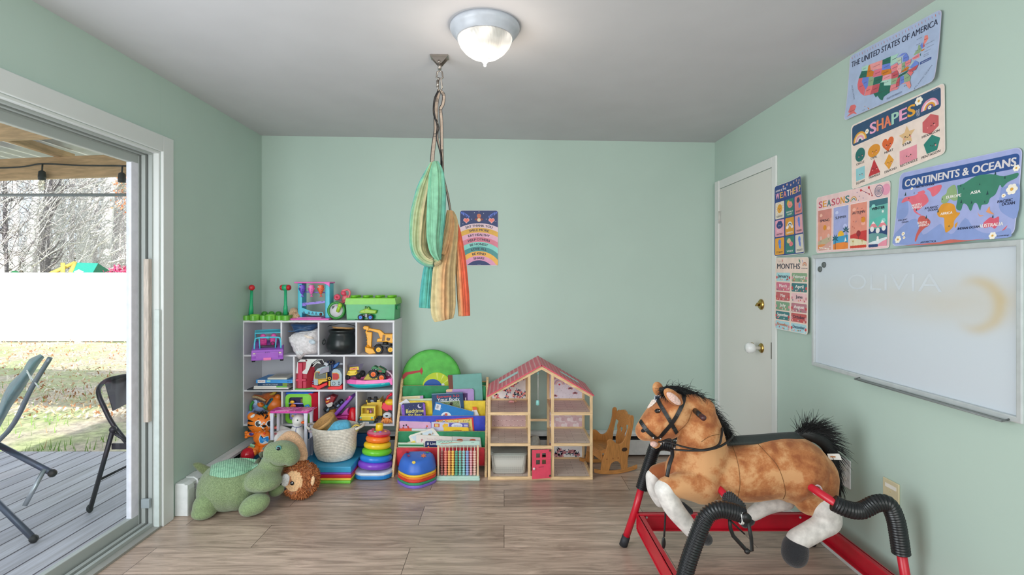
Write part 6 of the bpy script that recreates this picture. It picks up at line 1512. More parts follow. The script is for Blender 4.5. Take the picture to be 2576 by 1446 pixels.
def rainb(m,y,xa,xb,za_,zb_):
    cx_ = xa + (xb - xa) * .32;z0 = za_ + .115
    for r0,r1_,c_ in ((.062,.052,(222,150,160)),(.05,.041,(240,226,230)),(.039,.03,(200,160,190)),(.028,.02,(236,190,180))):
        A = arc((cx_,z0),r0,0,PI,14);B = arc((cx_,z0),r1_,PI,0,14);m.poly([V((a,y,b_)) for a,b_ in A + B],P(c_))
    m.poly([V((cx_ + .007 * math.cos(b),y,z0 + .007 * math.sin(b))) for b in lerps([0,5.5],8)],P((206,70,90)))
    for x,z in ((xa + .165,za_ + .085),(xa + .05,za_ + .03),(xa + .2,za_ + .05)):
        for q in (-.010,0,.010): m.poly([V((x + q + .009 * math.cos(b),y,z + .004 * (q == 0) + .008 * math.sin(b))) for b in lerps([0,5.5],8)],P((200,140,150)))
    rr = random.Random(3)
    for i in range(40):
        x = xa + .01 + (xb - xa - .02) * rr.random();z = za_ + .006 + .1 * rr.random();leaf(m,x,y,z,.006,1.57,(120,96,130))
PKW = M((240,234,232),.6);
za_l = z2t;sl = lambda x: zr(x) - .012
wallpaper(XS[0],XS[1],z2t,z2t + .2,PKW,floral(False),(sl(XS[0]),sl(XS[1])))
wallpaper(XS[2],XS[3],z2t,z2t + .2,M((236,230,240),.6),rainb,(sl(XS[2]),sl(XS[3])))
wallpaper(XS[0],XS[1],z1t,z2b,M((214,178,176),.6),dots);wallpaper(XS[2],XS[3],z1t,z2b,M((222,188,194),.6),geo)
wallpaper(XS[2],XS[3],.02,z1b,M((240,238,240),.6),floral(True));wallpaper(XS[0],XS[1],.02,z1b,M((230,226,228),.6),dots)
# roof
RP_,RW_ = M((216,84,104),.45),M((246,236,232),.5)
for s,xe in ((-1,XS[0] - .016),(1,XS[3] + .018)):
    p0,p1 = V((xap,0,Z(186))),V((xe,0,Z(502) if s < 0 else Z(494)));d = (p1 - p0);L_ = d.length;d = d.normalized();n_ = V((0,1,0)).cross(d) * (1 if s < 0 else -1)
    if n_.z < 0: n_ = -n_
    y0,y1 = -.014,DP + .03
    m = MB();m.loft([[p0 + V((0,y,0)),p1 + V((0,y,0)),p1 + V((0,y,0)) - n_ * .008,p0 + V((0,y,0)) - n_ * .008] for y in (y0,y1)],RP_,False)
    W_ = y1 - y0
    def rp(u,v,h=.0006): return p0 + d * (u * L_) + V((0,y0 + v * W_,0)) + n_ * h
    nu = 13;nv = 11
    for i in range(nu):
        for j in range(nv):
            for q in range(2):
                v = (j + .1 + .42 * q) / nv;u = (i + .25) / nu;a,b_ = .26 / nv,.38 / nu
                m.poly([rp(u,v),rp(u + b_,v + a * .5),rp(u,v + a)],RW_)
    m.poly([rp(.42,.42,.0012),rp(.42,.62,.0012),rp(.78,.62,.0012),rp(.78,.42,.0012)],M((190,222,222),.5));obj('roof_panel',m,t)
    m = MB();q0,q1 = V((xap,0,za)),V((XS[0] - ph if s < 0 else XS[3] + ph,0,ze))
    m.loft([[q0 + V((0,y,0)),q1 + V((0,y,0)),q1 + V((0,y,-.022)),q0 + V((0,y,-.022))] for y in (0,.012)],HWd,False);obj('rafter',m,t)
# pink door, ajar
PD = M((228,78,104),.4)
dw,dh = X(742) - X(551),Z(1048) - Z(1336) ;hx = X(742)
o_ = [(-dw,0.0),(0,0),(0,dh),(-dw,dh)]
m = MB();wx = [(.21,.42),(.53,.74)];wz = [(.50,.655),(.73,.885)]
xs_ = [0,.21,.42,.53,.74,1];zs_ = [0,.50,.655,.73,.885,1]
for i in range(5):
    for j in range(5):
        if i in (1,3) and j in (1,3): continue
        m.bx((-dw + xs_[i] * dw,-.006,zs_[j] * dh),(-dw + xs_[i + 1] * dw,0,zs_[j + 1] * dh),PD)
m.bx((-dw * .66,-.0066,dh * .395),(-dw * .38,-.0058,dh * .41),P((110,30,50)))
dr = obj('door',m,t);dr.location = (hx,-.008,.017);dr.rotation_euler = (0,0,.16)
m = MB();m.ell((-dw * .91,-.012,dh * .37),(.0085,.008,.0085),P((240,214,222)));obj('knob',m,dr)
for zz in (.05,.93):
    m = MB();m.bx((-.012,-.0085,zz * dh),(.002,-.005,zz * dh + .012),P((90,70,60)));obj('hinge',m,dr)
# pendant lamp
m = MB();m.cyl((X(622),.05,Z(262)),(X(622),.05,Z(560)),.0016,P((232,232,230)),n=6);lp_ = obj('pendant_lamp',m,t)
m = MB();m.lathe([(.0145,0),(.011,.03),(.006,.034),(0,.034)],P((150,220,216)),18,Matrix.Translation((X(618),.05,Z(614))));obj('lamp_shade',m,lp_);m = MB();m.lathe([(.007,0),(.004,.022),(0,.022)],P((150,210,210)),12,Matrix.Translation((X(622),.05,Z(300))));obj('ceiling_rose',m,lp_)
m = MB();m.prism([(X(652),Z(225)),(X(680),Z(245)),(X(668),Z(250))],.02,.05,PD,'y');obj('bell',m,t)
# things kept in it
g = Fr(325,1310,HY0 + .02,c5,.02);k = g.k();xa,xb = g(142,0).x,g(505,0).x;zt = g(0,1105).z
BM,nt,b = nodes_mat('perforated_grey');N = nt.nodes.new;b.inputs['Roughness'].default_value = .6
tc = N('ShaderNodeTexCoord');vo = N('ShaderNodeTexVoronoi');vo.inputs['Scale'].default_value = 150;vo.inputs['Randomness'].default_value = 0;nt.links.new(tc.outputs['Object'],vo.inputs['Vector'])
rp2 = N('ShaderNodeValToRGB');rp2.color_ramp.elements[0].position = .28;rp2.color_ramp.elements[1].position = .36;rp2.color_ramp.elements[0].color = lin((110,112,110));rp2.color_ramp.elements[1].color = lin((196,194,186));nt.links.new(vo.outputs['Distance'],rp2.inputs['Fac']);nt.links.new(rp2.outputs[0],b.inputs['Base Color'])
t2 = thing('storage_basket','light grey perforated plastic bin in the lower left dollhouse room','storage basket',g.o)
xc = (xa + xb) / 2;hw = (xb - xa) / 2
def bk(s,z,dy=.27): return [V((xc + a,.15 + b_,z)) for a,b_ in rrect(-hw * s,-.13 * s,hw * s,.13 * s,.03,5)]
m = MB();m.loft([bk(.9,.0),bk(.94,.01),bk(1.0,zt - .01)],BM);obj('bin',m,t2)
m = MB();G1 = P((168,172,166));m.loft([bk(1.0,zt - .012),bk(1.03,zt - .01),bk(1.03,zt),bk(.98,zt + .002)],G1,False);m.loft([bk(.98,zt + .002),bk(.96,zt + .006)],P((158,162,156)),False);obj('lid',m,t2)
m = MB();PI_ = P((226,150,150));m.ell((0,0,.009),(.016,.008,.009),PI_);m.ell((.015,0,.007),(.008,.007,.007),P((232,170,165)));m.ell((-.014,.0,.006),(.007,.005,.004),PI_);q_ = Fr(345,556,HY0 + .27,c5);solo('doll_animal',m,'tiny pink toy animal lying in the dollhouse attic','toy figure',V((q_.o.x,q_.o.y,z2t)))
m = MB();m.ell((0,0,.008),(.010,.008,.008),P((222,176,140)));m.ell((.010,0,.006),(.005,.005,.005),P((214,160,130)));q_ = Fr(385,552,HY0 + .29,c5);solo('doll_animal',m,'tiny tan toy animal beside the pink one in the dollhouse attic','toy figure',V((q_.o.x,q_.o.y,z2t)))
g = Fr(600,1008,HY0 + .25,c5,.02);mb_ = MB();mb_.loft([[V((.038 * s * math.cos(a) - .01,.05 * s * math.sin(a) * .7,z)) for a in lerps([0,5.98],20)] for z,s in ((0,1),(.10,1.1),(.165,1.0),(.195,.7),(.2,.2))],M((166,168,160),.8,'fabric'));solo('felt_pouch',mb_,'grey felt pouch standing in the dollhouse hall behind the door','pouch',g.o + V((.0,.0,0)))
# ================================================================ doll rocking chair
OK = M((188,130,72),.4,'wood',scale=1.2);OKz = M((188,130,72),.4,'woodz',scale=1.2)
t = thing('rocking_chair','small carved oak doll rocking chair beside the dollhouse','rocking chair',(.745,3.70,0),math.radians(197))
cw = .118
def rock(x): return .006 + .85 * (x + .01) ** 2
for s in (-1,1):
    m = MB();n = 16;up = [];lo = []
    for i in range(n + 1):
        x = -.165 + .33 * i / n;lo.append((x,rock(x) - .006));up.append((x,rock(x) + .02))
    m.prism(lo + up[::-1],s * cw - .009,s * cw + .009,OK,'y',.004,seg=3);obj('rocker',m,t)
    m = MB()
    # side board with arm, back post and arched foot
    def S(x,z): return (x,z)
    side = [(.118,.035),(.108,.10),(.082,.165),(.066,.21),(.07,.232),(.05,.246),(.03,.24),(.0,.212),(-.03,.206),(-.058,.222),(-.082,.27),(-.10,.33),(-.104,.382),(-.118,.398),(-.134,.392),(-.137,.36),(-.127,.30),(-.108,.22),(-.098,.14),(-.088,.09),(-.085,.03),(-.045,.024),(-.036,.06),(-.012,.085),(.018,.088),(.045,.07),(.06,.03)]
    side = [(p.x,p.y) for p in bez([(a,b_,0) for a,b_ in side + side[:1]],3)[:-1]]
    # eye-shaped hole is not cut: a dark oval paints its shade on
    m.prism(side,s * cw - .0075,s * cw + .0075,OKz,'y',.002)
    m.ell((-.062,s * (cw + .0078),.165),(.022,.0012,.014),M((62,40,24),.8));
    for x in (.075,.03,-.012): m.ell((x,s * (cw + .008),.112),(.005,.003,.005),P((150,92,44)),n=10,m=6)
    obj('side_board',m,t)
m = MB();m.prism([(.115,.150),(.118,.166),(.08,.176),(-.09,.152),(-.09,.138)],-cw + .007,cw - .007,OK,'y',.002);m.bx((.10,-cw + .007,.10),(.112,cw - .007,.155),OK,.002);obj('seat',m,t)
# back: top rail and pierced splat lean back
def bp_(y,z,d=0.0): return V((-.084 - (z - .15) * .165 - d,y,z))
m = MB();top = [(-cw,.325),(-cw,.375),(-.085,.372),(-.07,.39),(-.05,.386),(-.03,.40),(0,.408),(.03,.40),(.05,.386),(.07,.39),(.085,.372),(cw,.375),(cw,.325),(.06,.318),(0,.312),(-.06,.318)]
m.loft([[bp_(y,z,d) for y,z in top] for d in (0,.014)],OK,False);obj('back_rail',m,t)
m = MB();
hl = [(-.012,.30),(-.022,.285),(-.02,.27),(0,.245)]
L1 = [(0,.32),(-.045,.32),(-.06,.28),(-.045,.25),(-.055,.2),(-.04,.15),(0,.15),(0,.238),(-.012,.255),(-.022,.275),(-.014,.292),(0,.282)]
for sg in (1,-1): m.loft([[bp_(y * sg,z,d) for y,z in L1] for d in (.002,.012)],OKz,False)
obj('back_splat',m,t)
# ================================================================ spring rocking horse
c6 = crop(1540,940,2.858);f = Fr(1000,1300,2.30,c6,0);k = f.k()
hm,nt,b = nodes_mat('horse_plush');N = nt.nodes.new;tc = N('ShaderNodeTexCoord')
def ns(sc,det,dis=0.0):
    n = N('ShaderNodeTexNoise');n.inputs['Scale'].default_value = sc;n.inputs['Detail'].default_value = det;n.inputs['Distortion'].default_value = dis;nt.links.new(tc.outputs['Object'],n.inputs['Vector']);return n
n1,n2,n3 = ns(6.5,4,.6),ns(150,5),ns(24,4,.3)
ma = N('ShaderNodeMath');ma.operation = 'MULTIPLY_ADD';ma.inputs[1].default_value = .45;nt.links.new(n3.outputs['Fac'],ma.inputs[0]);nt.links.new(n1.outputs['Fac'],ma.inputs[2])
mb2 = N('ShaderNodeMath');mb2.operation = 'MULTIPLY_ADD';mb2.inputs[1].default_value = .16;nt.links.new(n2.outputs['Fac'],mb2.inputs[0]);nt.links.new(ma.outputs[0],mb2.inputs[2])
rp = N('ShaderNodeValToRGB');rp.color_ramp.elements[0].position = .66;rp.color_ramp.elements[1].position = .90;rp.color_ramp.elements[0].color = lin((148,80,40));rp.color_ramp.elements[1].color = lin((204,152,104))
e = rp.color_ramp.elements.new(.79);e.color = lin((180,114,66))
nt.links.new(mb2.outputs[0],rp.inputs['Fac']);nt.links.new(rp.outputs[0],b.inputs['Base Color']);b.inputs['Roughness'].default_value = .85;b.inputs['Sheen Weight'].default_value = .5;b.inputs['Sheen Tint'].default_value = lin((255,220,180))
bp = N('ShaderNodeBump');bp.inputs['Strength'].default_value = .6;bp.inputs['Distance'].default_value = .004;nt.links.new(mb2.outputs[0],bp.inputs['Height']);nt.links.new(bp.outputs[0],b.inputs['Normal'])
WH = M((222,218,214),.9,'fabric',scale=.5);HK = M((30,32,38),.8,'plush');BKL = M((24,24,26),.4);HAIR = M((20,22,24),.55);REDM = M((196,26,48),.3);CORR = M((26,28,32),.3)
t = thing('spring_horse','brown plush rocking horse on springs in a red metal frame','rocking horse',f.o)
body = soft([
    ('t',[f(540,700),f(740,715),f(950,705),f(1150,668),(f(1300,685)),f(1395,735)],[k * 160,k * 180,k * 206,k * 218,k * 240,k * 212]),
    ('e',f(1440,765),(k * 150,.12,k * 232)),('e',f(1440,850,-.06),(k * 150,.06,k * 165)),('e',f(1430,850,.06),(k * 150,.06,k * 165)),
    ('t',[f(640,640),f(640,480),f(610,330),f(560,250)],[k * 195,k * 168,k * 142,k * 118]),
    ('e',f(450,265),(k * 150,.085,k * 130),rotm(0,.3)),('t',[f(430,270),f(330,340),f(250,400)],[k * 125,k * 118,k * 82]),('e',f(228,412),(k * 62,.05,k * 68)),('e',f(390,370),(k * 110,.07,k * 100)),
    ('t',[f(330,440),f(312,505)],[k * 55,k * 36]),('e',f(660,250),(k * 75,.06,k * 80)),
    ('t',[f(640,800,-.07),f(500,800,-.09),f(385,805,-.1)],[k * 130,k * 90,k * 62]),('t',[f(560,720,.07),f(430,700,.09),f(315,710,.1)],[k * 110,k * 78,k * 58]),
],hm,.0075,8)
obj('body',body,t);bv = bvh_of(body)
# lower legs with white socks and dark hooves
def leg(pts,rs,hoof,hr,lab=None):
    o = obj('lower_leg',soft([('t',pts,[r_ * k for r_ in rs])],WH,.006,6),t)
    obj('hoof',soft([('t',hoof,[r_ * k for r_ in hr])],HK,.006,5),o)
leg([f(375,830,-.105),f(440,960,-.105),f(545,1090,-.105),f(610,1160,-.10)],[70,68,58,54],[f(640,1170,-.09),f(680,1190,-.085)],[48,42])
leg([f(295,740,.10),f(300,830,.10),f(345,920,.095)],[58,50,42],[f(500,945,.09),f(560,990,.08)],[30,26])
leg([f(1520,960,-.085),f(1560,1055,-.09),f(1480,1110,-.10),f(1330,1195,-.105)],[95,80,74,72],[f(1318,1240,-.105),f(1312,1298,-.105)],[84,86])
leg([f(1250,920,.08),f(1120,945,.085),f(1010,1010,.085)],[60,62,50],[f(985,1050,.085),f(955,1075,.085)],[44,36])
# ears
m = MB();c = onto(bv,f,470,195,.0);m.ell(f(440,170,-.075),(k * 90,.016,k * 42),hm,rotm(0,.7,.2));er = obj('ear',m,t);m = MB();m.ell(f(442,178,-.089),(k * 68,.008,k * 26),M((226,190,180),.9,'plush'),rotm(0,.7,.2));obj('inner_ear',m,er)
m = MB();m.ell(f(330,110,.05),(k * 40,.014,k * 55),hm,rotm(0,-.3));obj('ear',m,t)
# eye, nostril, blaze
m = MB();c = onto(bv,f,328,268,.001);m.ell(c,(.0135,.008,.010),BKL);m.ell(c + V((.001,-.006,.001)),(.009,.006,.0085),P((30,20,16),.05));m.ell(c + V((.004,-.0115,.004)),.0018,P((245,245,250)))
for q in range(4): m.tube([c + V((-.010 + .003 * q,-.004,.004)),c + V((-.019 + .002 * q,-.012,.002 + .003 * q))],[.0012,.0004],BKL,4)
obj('eye',m,t)
m = MB();disc(m,bv,f,226,407,18,14,P((26,22,24),.95),.002,16,-.4);obj('nostril',m,t)
m = MB();rpoly(m,bv,f,[(252,240),(285,188),(318,178),(322,200),(290,232),(258,252)],M((226,210,200),.9,'plush'),.002);obj('blaze',m,t)
m = MB();m.ell(f(300,505,-.03),(k * 28,.014,k * 20),M((220,180,170),.9,'plush'));obj('lip',m,t)
# body seams
m = MB();SE = M((120,80,46),.9)
for pts in ([(860,510),(890,590),(912,690),(918,800),(900,900)],[(1015,470),(1100,560),(1180,650),(1225,750),(1245,850),(1230,900)],[(470,420),(540,350),(575,260)],[(640,490),(700,450),(770,435)]):
    strap(m,bv,f,pts,.0022,.0004,SE,.0006)
obj('seam',m,t)
# bridle and reins
for pts in ([(318,165),(360,245),(410,330),(462,425)],[(512,120),(512,190),(480,270),(430,350),(335,460)],[(205,340),(250,405),(318,462)]):
    m = MB();strap(m,bv,f,pts,.0165,.0015,BKL,.004);obj('bridle_strap',m,t)
m = MB();strap(m,bv,f,[(318,160),(360,120),(430,105),(512,118)],.014,.0015,BKL,.004);obj('brow_band',m,t)
m = MB();a = onto(bv,f,334,180,.008);m.box(a + V((0,-.003,.009)),(.026,.003,.003),P((190,200,214),.3));m.box(a + V((0,-.003,-.009)),(.026,.003,.003),P((190,200,214),.3));m.box(a + V((.012,-.003,0)),(.003,.003,.02),P((190,200,214),.3));m.box(a + V((-.012,-.003,0)),(.003,.003,.02),P((190,200,214),.3));m.box(a + V((0,-.001,0)),(.02,.002,.015),P((30,40,60)));obj('buckle',m,t)
m = MB();ST = P((206,206,204),.25)
for x,y in ((293,450),(345,455),(345,495),(363,485),(460,540),(428,570)): m.ell(onto(bv,f,x,y,.008,-.06),(.0035,.003,.0035),ST,None,10,6)
obj('stud',m,t)
m = MB();m.tube(bez([f(335,490,-.075),f(400,490,-.1),f(480,515,-.115),f(560,535,-.13),f(660,545,-.14),f(760,515,-.13),f(785,450,-.11),f(790,390,-.06)],6),.0062,BKL,8,flat=.6);m.tube(bez([f(455,545,-.10),f(560,552,-.13),f(680,548,-.143),f(780,520,-.13),f(850,470,-.09),f(862,440,-.04),f(830,410,.0)],6),.0068,BKL,8,flat=.6);obj('rein',m,t)
m = MB();m.tube(bez([f(430,545,-.08),f(432,590,-.1),f(410,660,-.12),f(395,740,-.125)],5),.008,BKL,8,flat=.4);m.tube(bez([f(345,490,-.06),f(420,470,-.07),f(435,540,-.08)],4),.006,BKL,8,flat=.5);obj('hanging_strap',m,t)
m = MB();m.tube(bez([f(385,960,-.07),f(380,1060,-.07),f(374,1170,-.07)],4),.0042,BKL,6);m.ell(f(370,1215,-.07),(.009,.006,.026),BKL);obj('tassel',m,t)
m = MB();m.cyl(f(590,260,-.055),f(640,305,-.15),.0115,P((30,24,24),.35));m.ell(f(655,316,-.175),(.0125,.0125,.0125),P((70,36,40),.3));m.cyl(f(640,305,-.15),f(655,316,-.172),.0118,P((60,34,36),.3));obj('grip_handle',m,t)
# mane and tail
m = MB();cr = [(345,120,-60),(400,110,-40),(470,108,-10),(530,128,10),(600,160,20),(670,215,30),(720,280,40),(760,345,40),(785,400,40),(800,430,50)]
roots = [(f(x,y + 6,0),V((.4 + .05 * i * .1,-.25,.55 if i < 6 else .3)),.06 if i < 7 else .07) for i,(x,y,q) in enumerate(cr)]
strands(m,roots,HAIR,800,.06,1.9,.0016,6,.36)
strands(m,[(f(370,130,-.02),V((-.5,-.5,.3)),.045),(f(400,150,-.05),V((-.5,-.6,.0)),.04)],HAIR,90,.04,.9,.002,4,.4);m.tube([f(x,y + 4,0) for x,y,q in cr],.016,HAIR,8);obj('mane',m,t)
m = MB();rt = [(f(1340,430,-.01),V((.25,-.1,.85)),.085),(f(1420,420,-.01),V((.45,-.2,.6)),.10),(f(1490,455,-.01),V((.7,-.1,.3)),.11),(f(1555,550,-.0),V((.3,-.1,-.5)),.12),(f(1590,660,-.01),V((.12,-.05,-1)),.11),(f(1612,780,-.02),V((.10,-.1,-1)),.085)]
strands(m,rt,HAIR,1100,.1,.75,.0021,5,.26);m.tube(bez([f(1320,430,0),f(1420,430,0),f(1510,470,0),f(1570,560,0),f(1600,700,0),f(1618,800,-.01)],5),lerps([.012,.034,.034,.028,.02,.008],26),HAIR,10);obj('tail',m,t)
m = MB();q0 = f(1545,575,-.04);m.loft([[q0 + V((0,0,0)),q0 + V((.048,-.01,.004)),q0 + V((.056,-.014,-.022)),q0 + V((.010,0,-.026))],[p + V((0,.001,0)) for p in (q0 + V((0,0,0)),q0 + V((.048,-.01,.004)),q0 + V((.056,-.014,-.022)),q0 + V((.010,0,-.026)))]],P((236,232,228)),False);m.box(q0 + V((.022,-.006,-.011)),(.02,.001,.006),P((190,130,90)),0,rotm(0,0,-.2));obj('care_label',m,t)
m = MB();sp = [f(x,y,0) for x,y in ((800,462),(900,452),(1000,446),(1150,434),(1300,424),(1370,428))];wdt = [.025,.035,.038,.036,.03,.015]
rg = []
for p,w_ in zip(bez(sp,4),lerps(wdt,21)): rg.append([p + V((0,w_ * math.sin(a),.015 * math.cos(a) - .012 * abs(math.sin(a)) - .01)) for a in lerps([0,5.98],18)])
m.loft(rg,M((34,42,40),.6,'fabric'));obj('saddle',m,t)
# metal frame; everything below in world metres, then made local
o = f.o
def Lw(*p): return V(p) - o
def corr(mb,pts,r):
    pp = bez([Lw(*p) for p in pts],10);L_ = sum((pp[i + 1] - pp[i]).length for i in range(len(pp) - 1));n = int(L_ / .0026);q = [];acc = [0]
    for i in range(len(pp) - 1): acc.append(acc[-1] + (pp[i + 1] - pp[i]).length)
    j = 0
    for i in range(n + 1):
        s = L_ * i / n
        while j < len(acc) - 2 and acc[j + 1] < s: j += 1
        q.append(pp[j].lerp(pp[j + 1],(s - acc[j]) / max(acc[j + 1] - acc[j],1e-6)))
    mb.tube(q,[r * (1 if i % 4 in (0,1) else .86) for i in range(n + 1)],CORR,16)
yn,yf = 1.98,2.60
def tubeleg(foot,bar,top):
    m = MB();m.tube([Lw(*foot),Lw(*bar),Lw(*top)],.0175,REDM,14);lg = obj('leg',m,t)
    m = MB();d = (V(bar) - V(foot)).normalized();a = Lw(*foot);m.tube([a - d * .004,a + d * .05],[.021,.02],M((40,42,48),.6),14);obj('rubber_foot',m,lg)
tubeleg((.607,yf + .02,.006),(.665,yf,.20),(.70,yf,.33))
tubeleg((.60,yn - .05,.006),(.68,yn,.17),(.70,yn,.26))
tubeleg((1.575,yn - .04,.006),(1.55,yn,.17),(1.523,yn,.33))
tubeleg((1.57,yf + .03,.006),(1.53,yf,.18),(1.505,yf,.33))
m = MB();corr(m,[(.695,yf,.30),(.745,yf - .01,.475),(.762,yf - .02,.52),(.80,yf - .04,.535),(.86,yf - .08,.53),(.91,yf - .1,.52)],.031);obj('spring_cover',m,t)
m = MB();corr(m,[(.668,yn - .02,.10),(.70,yn,.24),(.755,yn,.40),(.785,yn,.452),(.83,yn,.472),(.885,yn,.462),(.915,yn,.45)],.032);obj('spring_cover',m,t)
m = MB();corr(m,[(1.275,yn + .01,.492),(1.315,yn,.475),(1.37,yn,.468),(1.43,yn,.495),(1.475,yn,.492),(1.503,yn,.44),(1.517,yn,.37),(1.526,yn,.305)],.032);obj('spring_cover',m,t)
m = MB();corr(m,[(1.505,yf,.30),(1.49,yf,.45),(1.45,yf - .03,.5),(1.38,yf - .08,.49),(1.33,yf - .1,.48)],.031);obj('spring_cover',m,t)
def ibeam(a,bq,h=.084,th=.03):
    a,bq = Lw(*a),Lw(*bq);d = (bq - a);L_ = d.length;m = MB()
    m.box((0,0,0),(L_,.006,h),REDM,.001);m.box((0,-th * .25,h / 2 - .003),(L_,th,.006),REDM,.001);m.box((0,-th * .25,-h / 2 + .003),(L_,th,.006),REDM,.001)
    for s in (-1,1):
        for z in (-.018,.02):
            m.ell((s * (L_ / 2 - .05),-.006,z),(.006,.006,.006),ST,None,10,6)
    b_ = obj('frame_bar',m,t);b_.location = (a + bq) / 2;b_.rotation_euler = (0,0,math.atan2(d.y,d.x));return b_
ibeam((.665,yf - .012,.142),(1.535,yf - .012,.142));ibeam((.68,yn + .012,.135),(1.55,yn + .012,.135))
ibeam((.672,yn,.135),(.672,yf - .02,.142));ibeam((1.55,yf - .02,.142),(1.55,yn,.135))
m = MB();m.cyl(Lw(.92,2.46,.467),Lw(.915,2.03,.462),.0145,REDM);m.cyl(Lw(.915,2.03,.462),Lw(.915,1.955,.455),.0145,REDM);fb = obj('foot_bar',m,t)
m = MB();m.cyl(Lw(.918,2.10,.464),Lw(.916,2.01,.462),.027,M((50,52,54),.7)) 
for i in range(10):
    for j in range(18):
        a = j * .349 + (i % 2) * .17;m.ell(Lw(.917,2.014 + i * .0095,.463) + V((.027 * math.cos(a),0,.027 * math.sin(a))),.0036,M((60,62,64),.7),None,6,4)
obj('foot_grip',m,fb)
m = MB();m.cyl(Lw(.915,1.953,.455),Lw(.915,1.94,.455),.018,BKL);m.torus(Lw(.905,1.965,.448),.022,.003,ST,rotm(0,PI / 2));m.torus(Lw(.899,1.965,.448),.022,.003,ST,rotm(0,PI / 2));obj('end_cap',m,fb)
m = MB();m.cyl(Lw(1.29,2.46,.478),Lw(1.285,1.99,.488),.0155,REDM);rb = obj('rear_bar',m,t)
m = MB();c = Lw(1.292,2.165,.48);c2 = onto(bv,f,1468,832,.0);m.torus(c2 + V((.0,-.004,0)),.019,.004,M((220,200,206),.5),rotm(PI / 2 - .1));obj('grommet',m,rb)
m = MB();c2 = onto(bv,f,808,858,.0);m.torus(c2 + V((0,-.004,0)),.019,.004,M((220,200,206),.5),rotm(PI / 2 - .1));obj('grommet',m,fb)
# stirrup hanging from the foot bar
m = MB();g = Fr(940,1050,2.0,c6);g.o = f.o
sp = [g(845,1040),g(850,1110),g(870,1165),g(970,1275),g(1005,1270),g(1000,1180),g(975,1050)]
m.tube(sp,.0075,BKL,8,flat=.5,up=(0,1,0));m.tube([g(855,1060,.03),g(950,1150,.03)],.0065,BKL,8,flat=.5);m.tube([g(845,1040,0),g(905,1020,.0),g(975,1050,0)],.006,BKL,8);m.ell(g(970,1275),.011,BKL);obj('stirrup',m,t)
# ================================================================ on the ceiling: lamp and fabric swing
t = thing('ceiling_lamp','white flush ceiling lamp with lit ribbed glass dome','lamp',(-.082,2.21,zc(-.082)))
LW_ = M((184,190,200),.3)
m = MB();m.lathe([(0,0),(.149,0),(.150,-.012),(.144,-.026),(.134,-.032),(.132,-.040),(.126,-.044),(.123,-.052),(.117,-.054),(.114,-.046),(0,-.04)],LW_,56);obj('base_ring',m,t)
gm2,nt,b = nodes_mat('lit_ribbed_glass');b.inputs['Base Color'].default_value = (.6,.58,.55,1);b.inputs['Roughness'].default_value = .2;b.inputs['Emission Color'].default_value = (1,.93,.84,1)
N = nt.nodes.new;tc = N('ShaderNodeTexCoord');n_ = N('ShaderNodeTexNoise');n_.inputs['Scale'].default_value = 8;nt.links.new(tc.outputs['Object'],n_.inputs['Vector']);mr = N('ShaderNodeMapRange');mr.inputs[1].default_value = .35;mr.inputs[2].default_value = .6;mr.inputs[3].default_value = .12;mr.inputs[4].default_value = .95;nt.links.new(n_.outputs['Fac'],mr.inputs[0]);nt.links.new(mr.outputs[0],b.inputs['Emission Strength'])
m = MB();prof = [(.115,-.048),(.113,-.062),(.104,-.085),(.086,-.108),(.060,-.128),(.03,-.139),(.012,-.141)];n = 96;vs,fs = [],[]
for i,(r_,z) in enumerate(prof):
    for q in range(n):
        a = 2 * PI * q / n + i * .09;rr_ = r_ * (1 + (.03 if q % 2 else -.03));vs.append((rr_ * math.cos(a),rr_ * math.sin(a),z))
for i in range(len(prof) - 1):
    for q in range(n): fs.append((i * n + q,i * n + (q + 1) % n,(i + 1) * n + (q + 1) % n,(i + 1) * n + q))
m.add(vs,fs,gm2,True);obj('lamp_shade',m,t)
m = MB();m.lathe([(0,-.132),(.014,-.136),(.022,-.141),(.021,-.147),(.012,-.15),(.010,-.158),(.006,-.160),(.0065,-.168),(.004,-.172),(0,-.173)],LW_,20);obj('finial',m,t)
# swing
SYW = 2.52;f = Fr(1106,145,SYW,None,None);f.o = V((f.o.x,SYW,zc(f.o.x)));t = thing('fabric_swing','rainbow fabric sensory swing bundled and hanging from a ceiling hook','swing',f.o)
STL = M((150,144,138),.3,metal=.8);WEB = M((150,136,124),.8,'fabric');WBK = M((34,32,34),.7)
m = MB();m.bx((-.044,-.03,-.006),(.044,.03,0),STL,.001)
for y in (-.02,.02): m.prism([(-.042,-.004),(.042,-.004),(.01,-.04),(-.01,-.04)],y - .002,y + .002,STL,'y')
m.cyl((0,-.026,-.032),(0,.026,-.032),.006,STL);m.cyl((0,0,-.032),(0,0,-.062),.009,STL);obj('ceiling_bracket',m,t)
m = MB();k = f.s
m.tube([f(x,y) for x,y in ((1100,181),(1098,195),(1103,200),(1109,200),(1114,195),(1112,181),(1106,178))],.0042,STL,8,closed=True);m.tube([f(x,y,.0) + V((0,d,0)) for x,y,d in ((1104,198,-.01),(1110,199,-.012),(1112,222,-.005),(1107,230,0),(1102,228,.006),(1101,205,.002))],.0046,STL,8,closed=True);m.cyl(f(1101,203),f(1101,219),.007,STL);obj('carabiner',m,t)
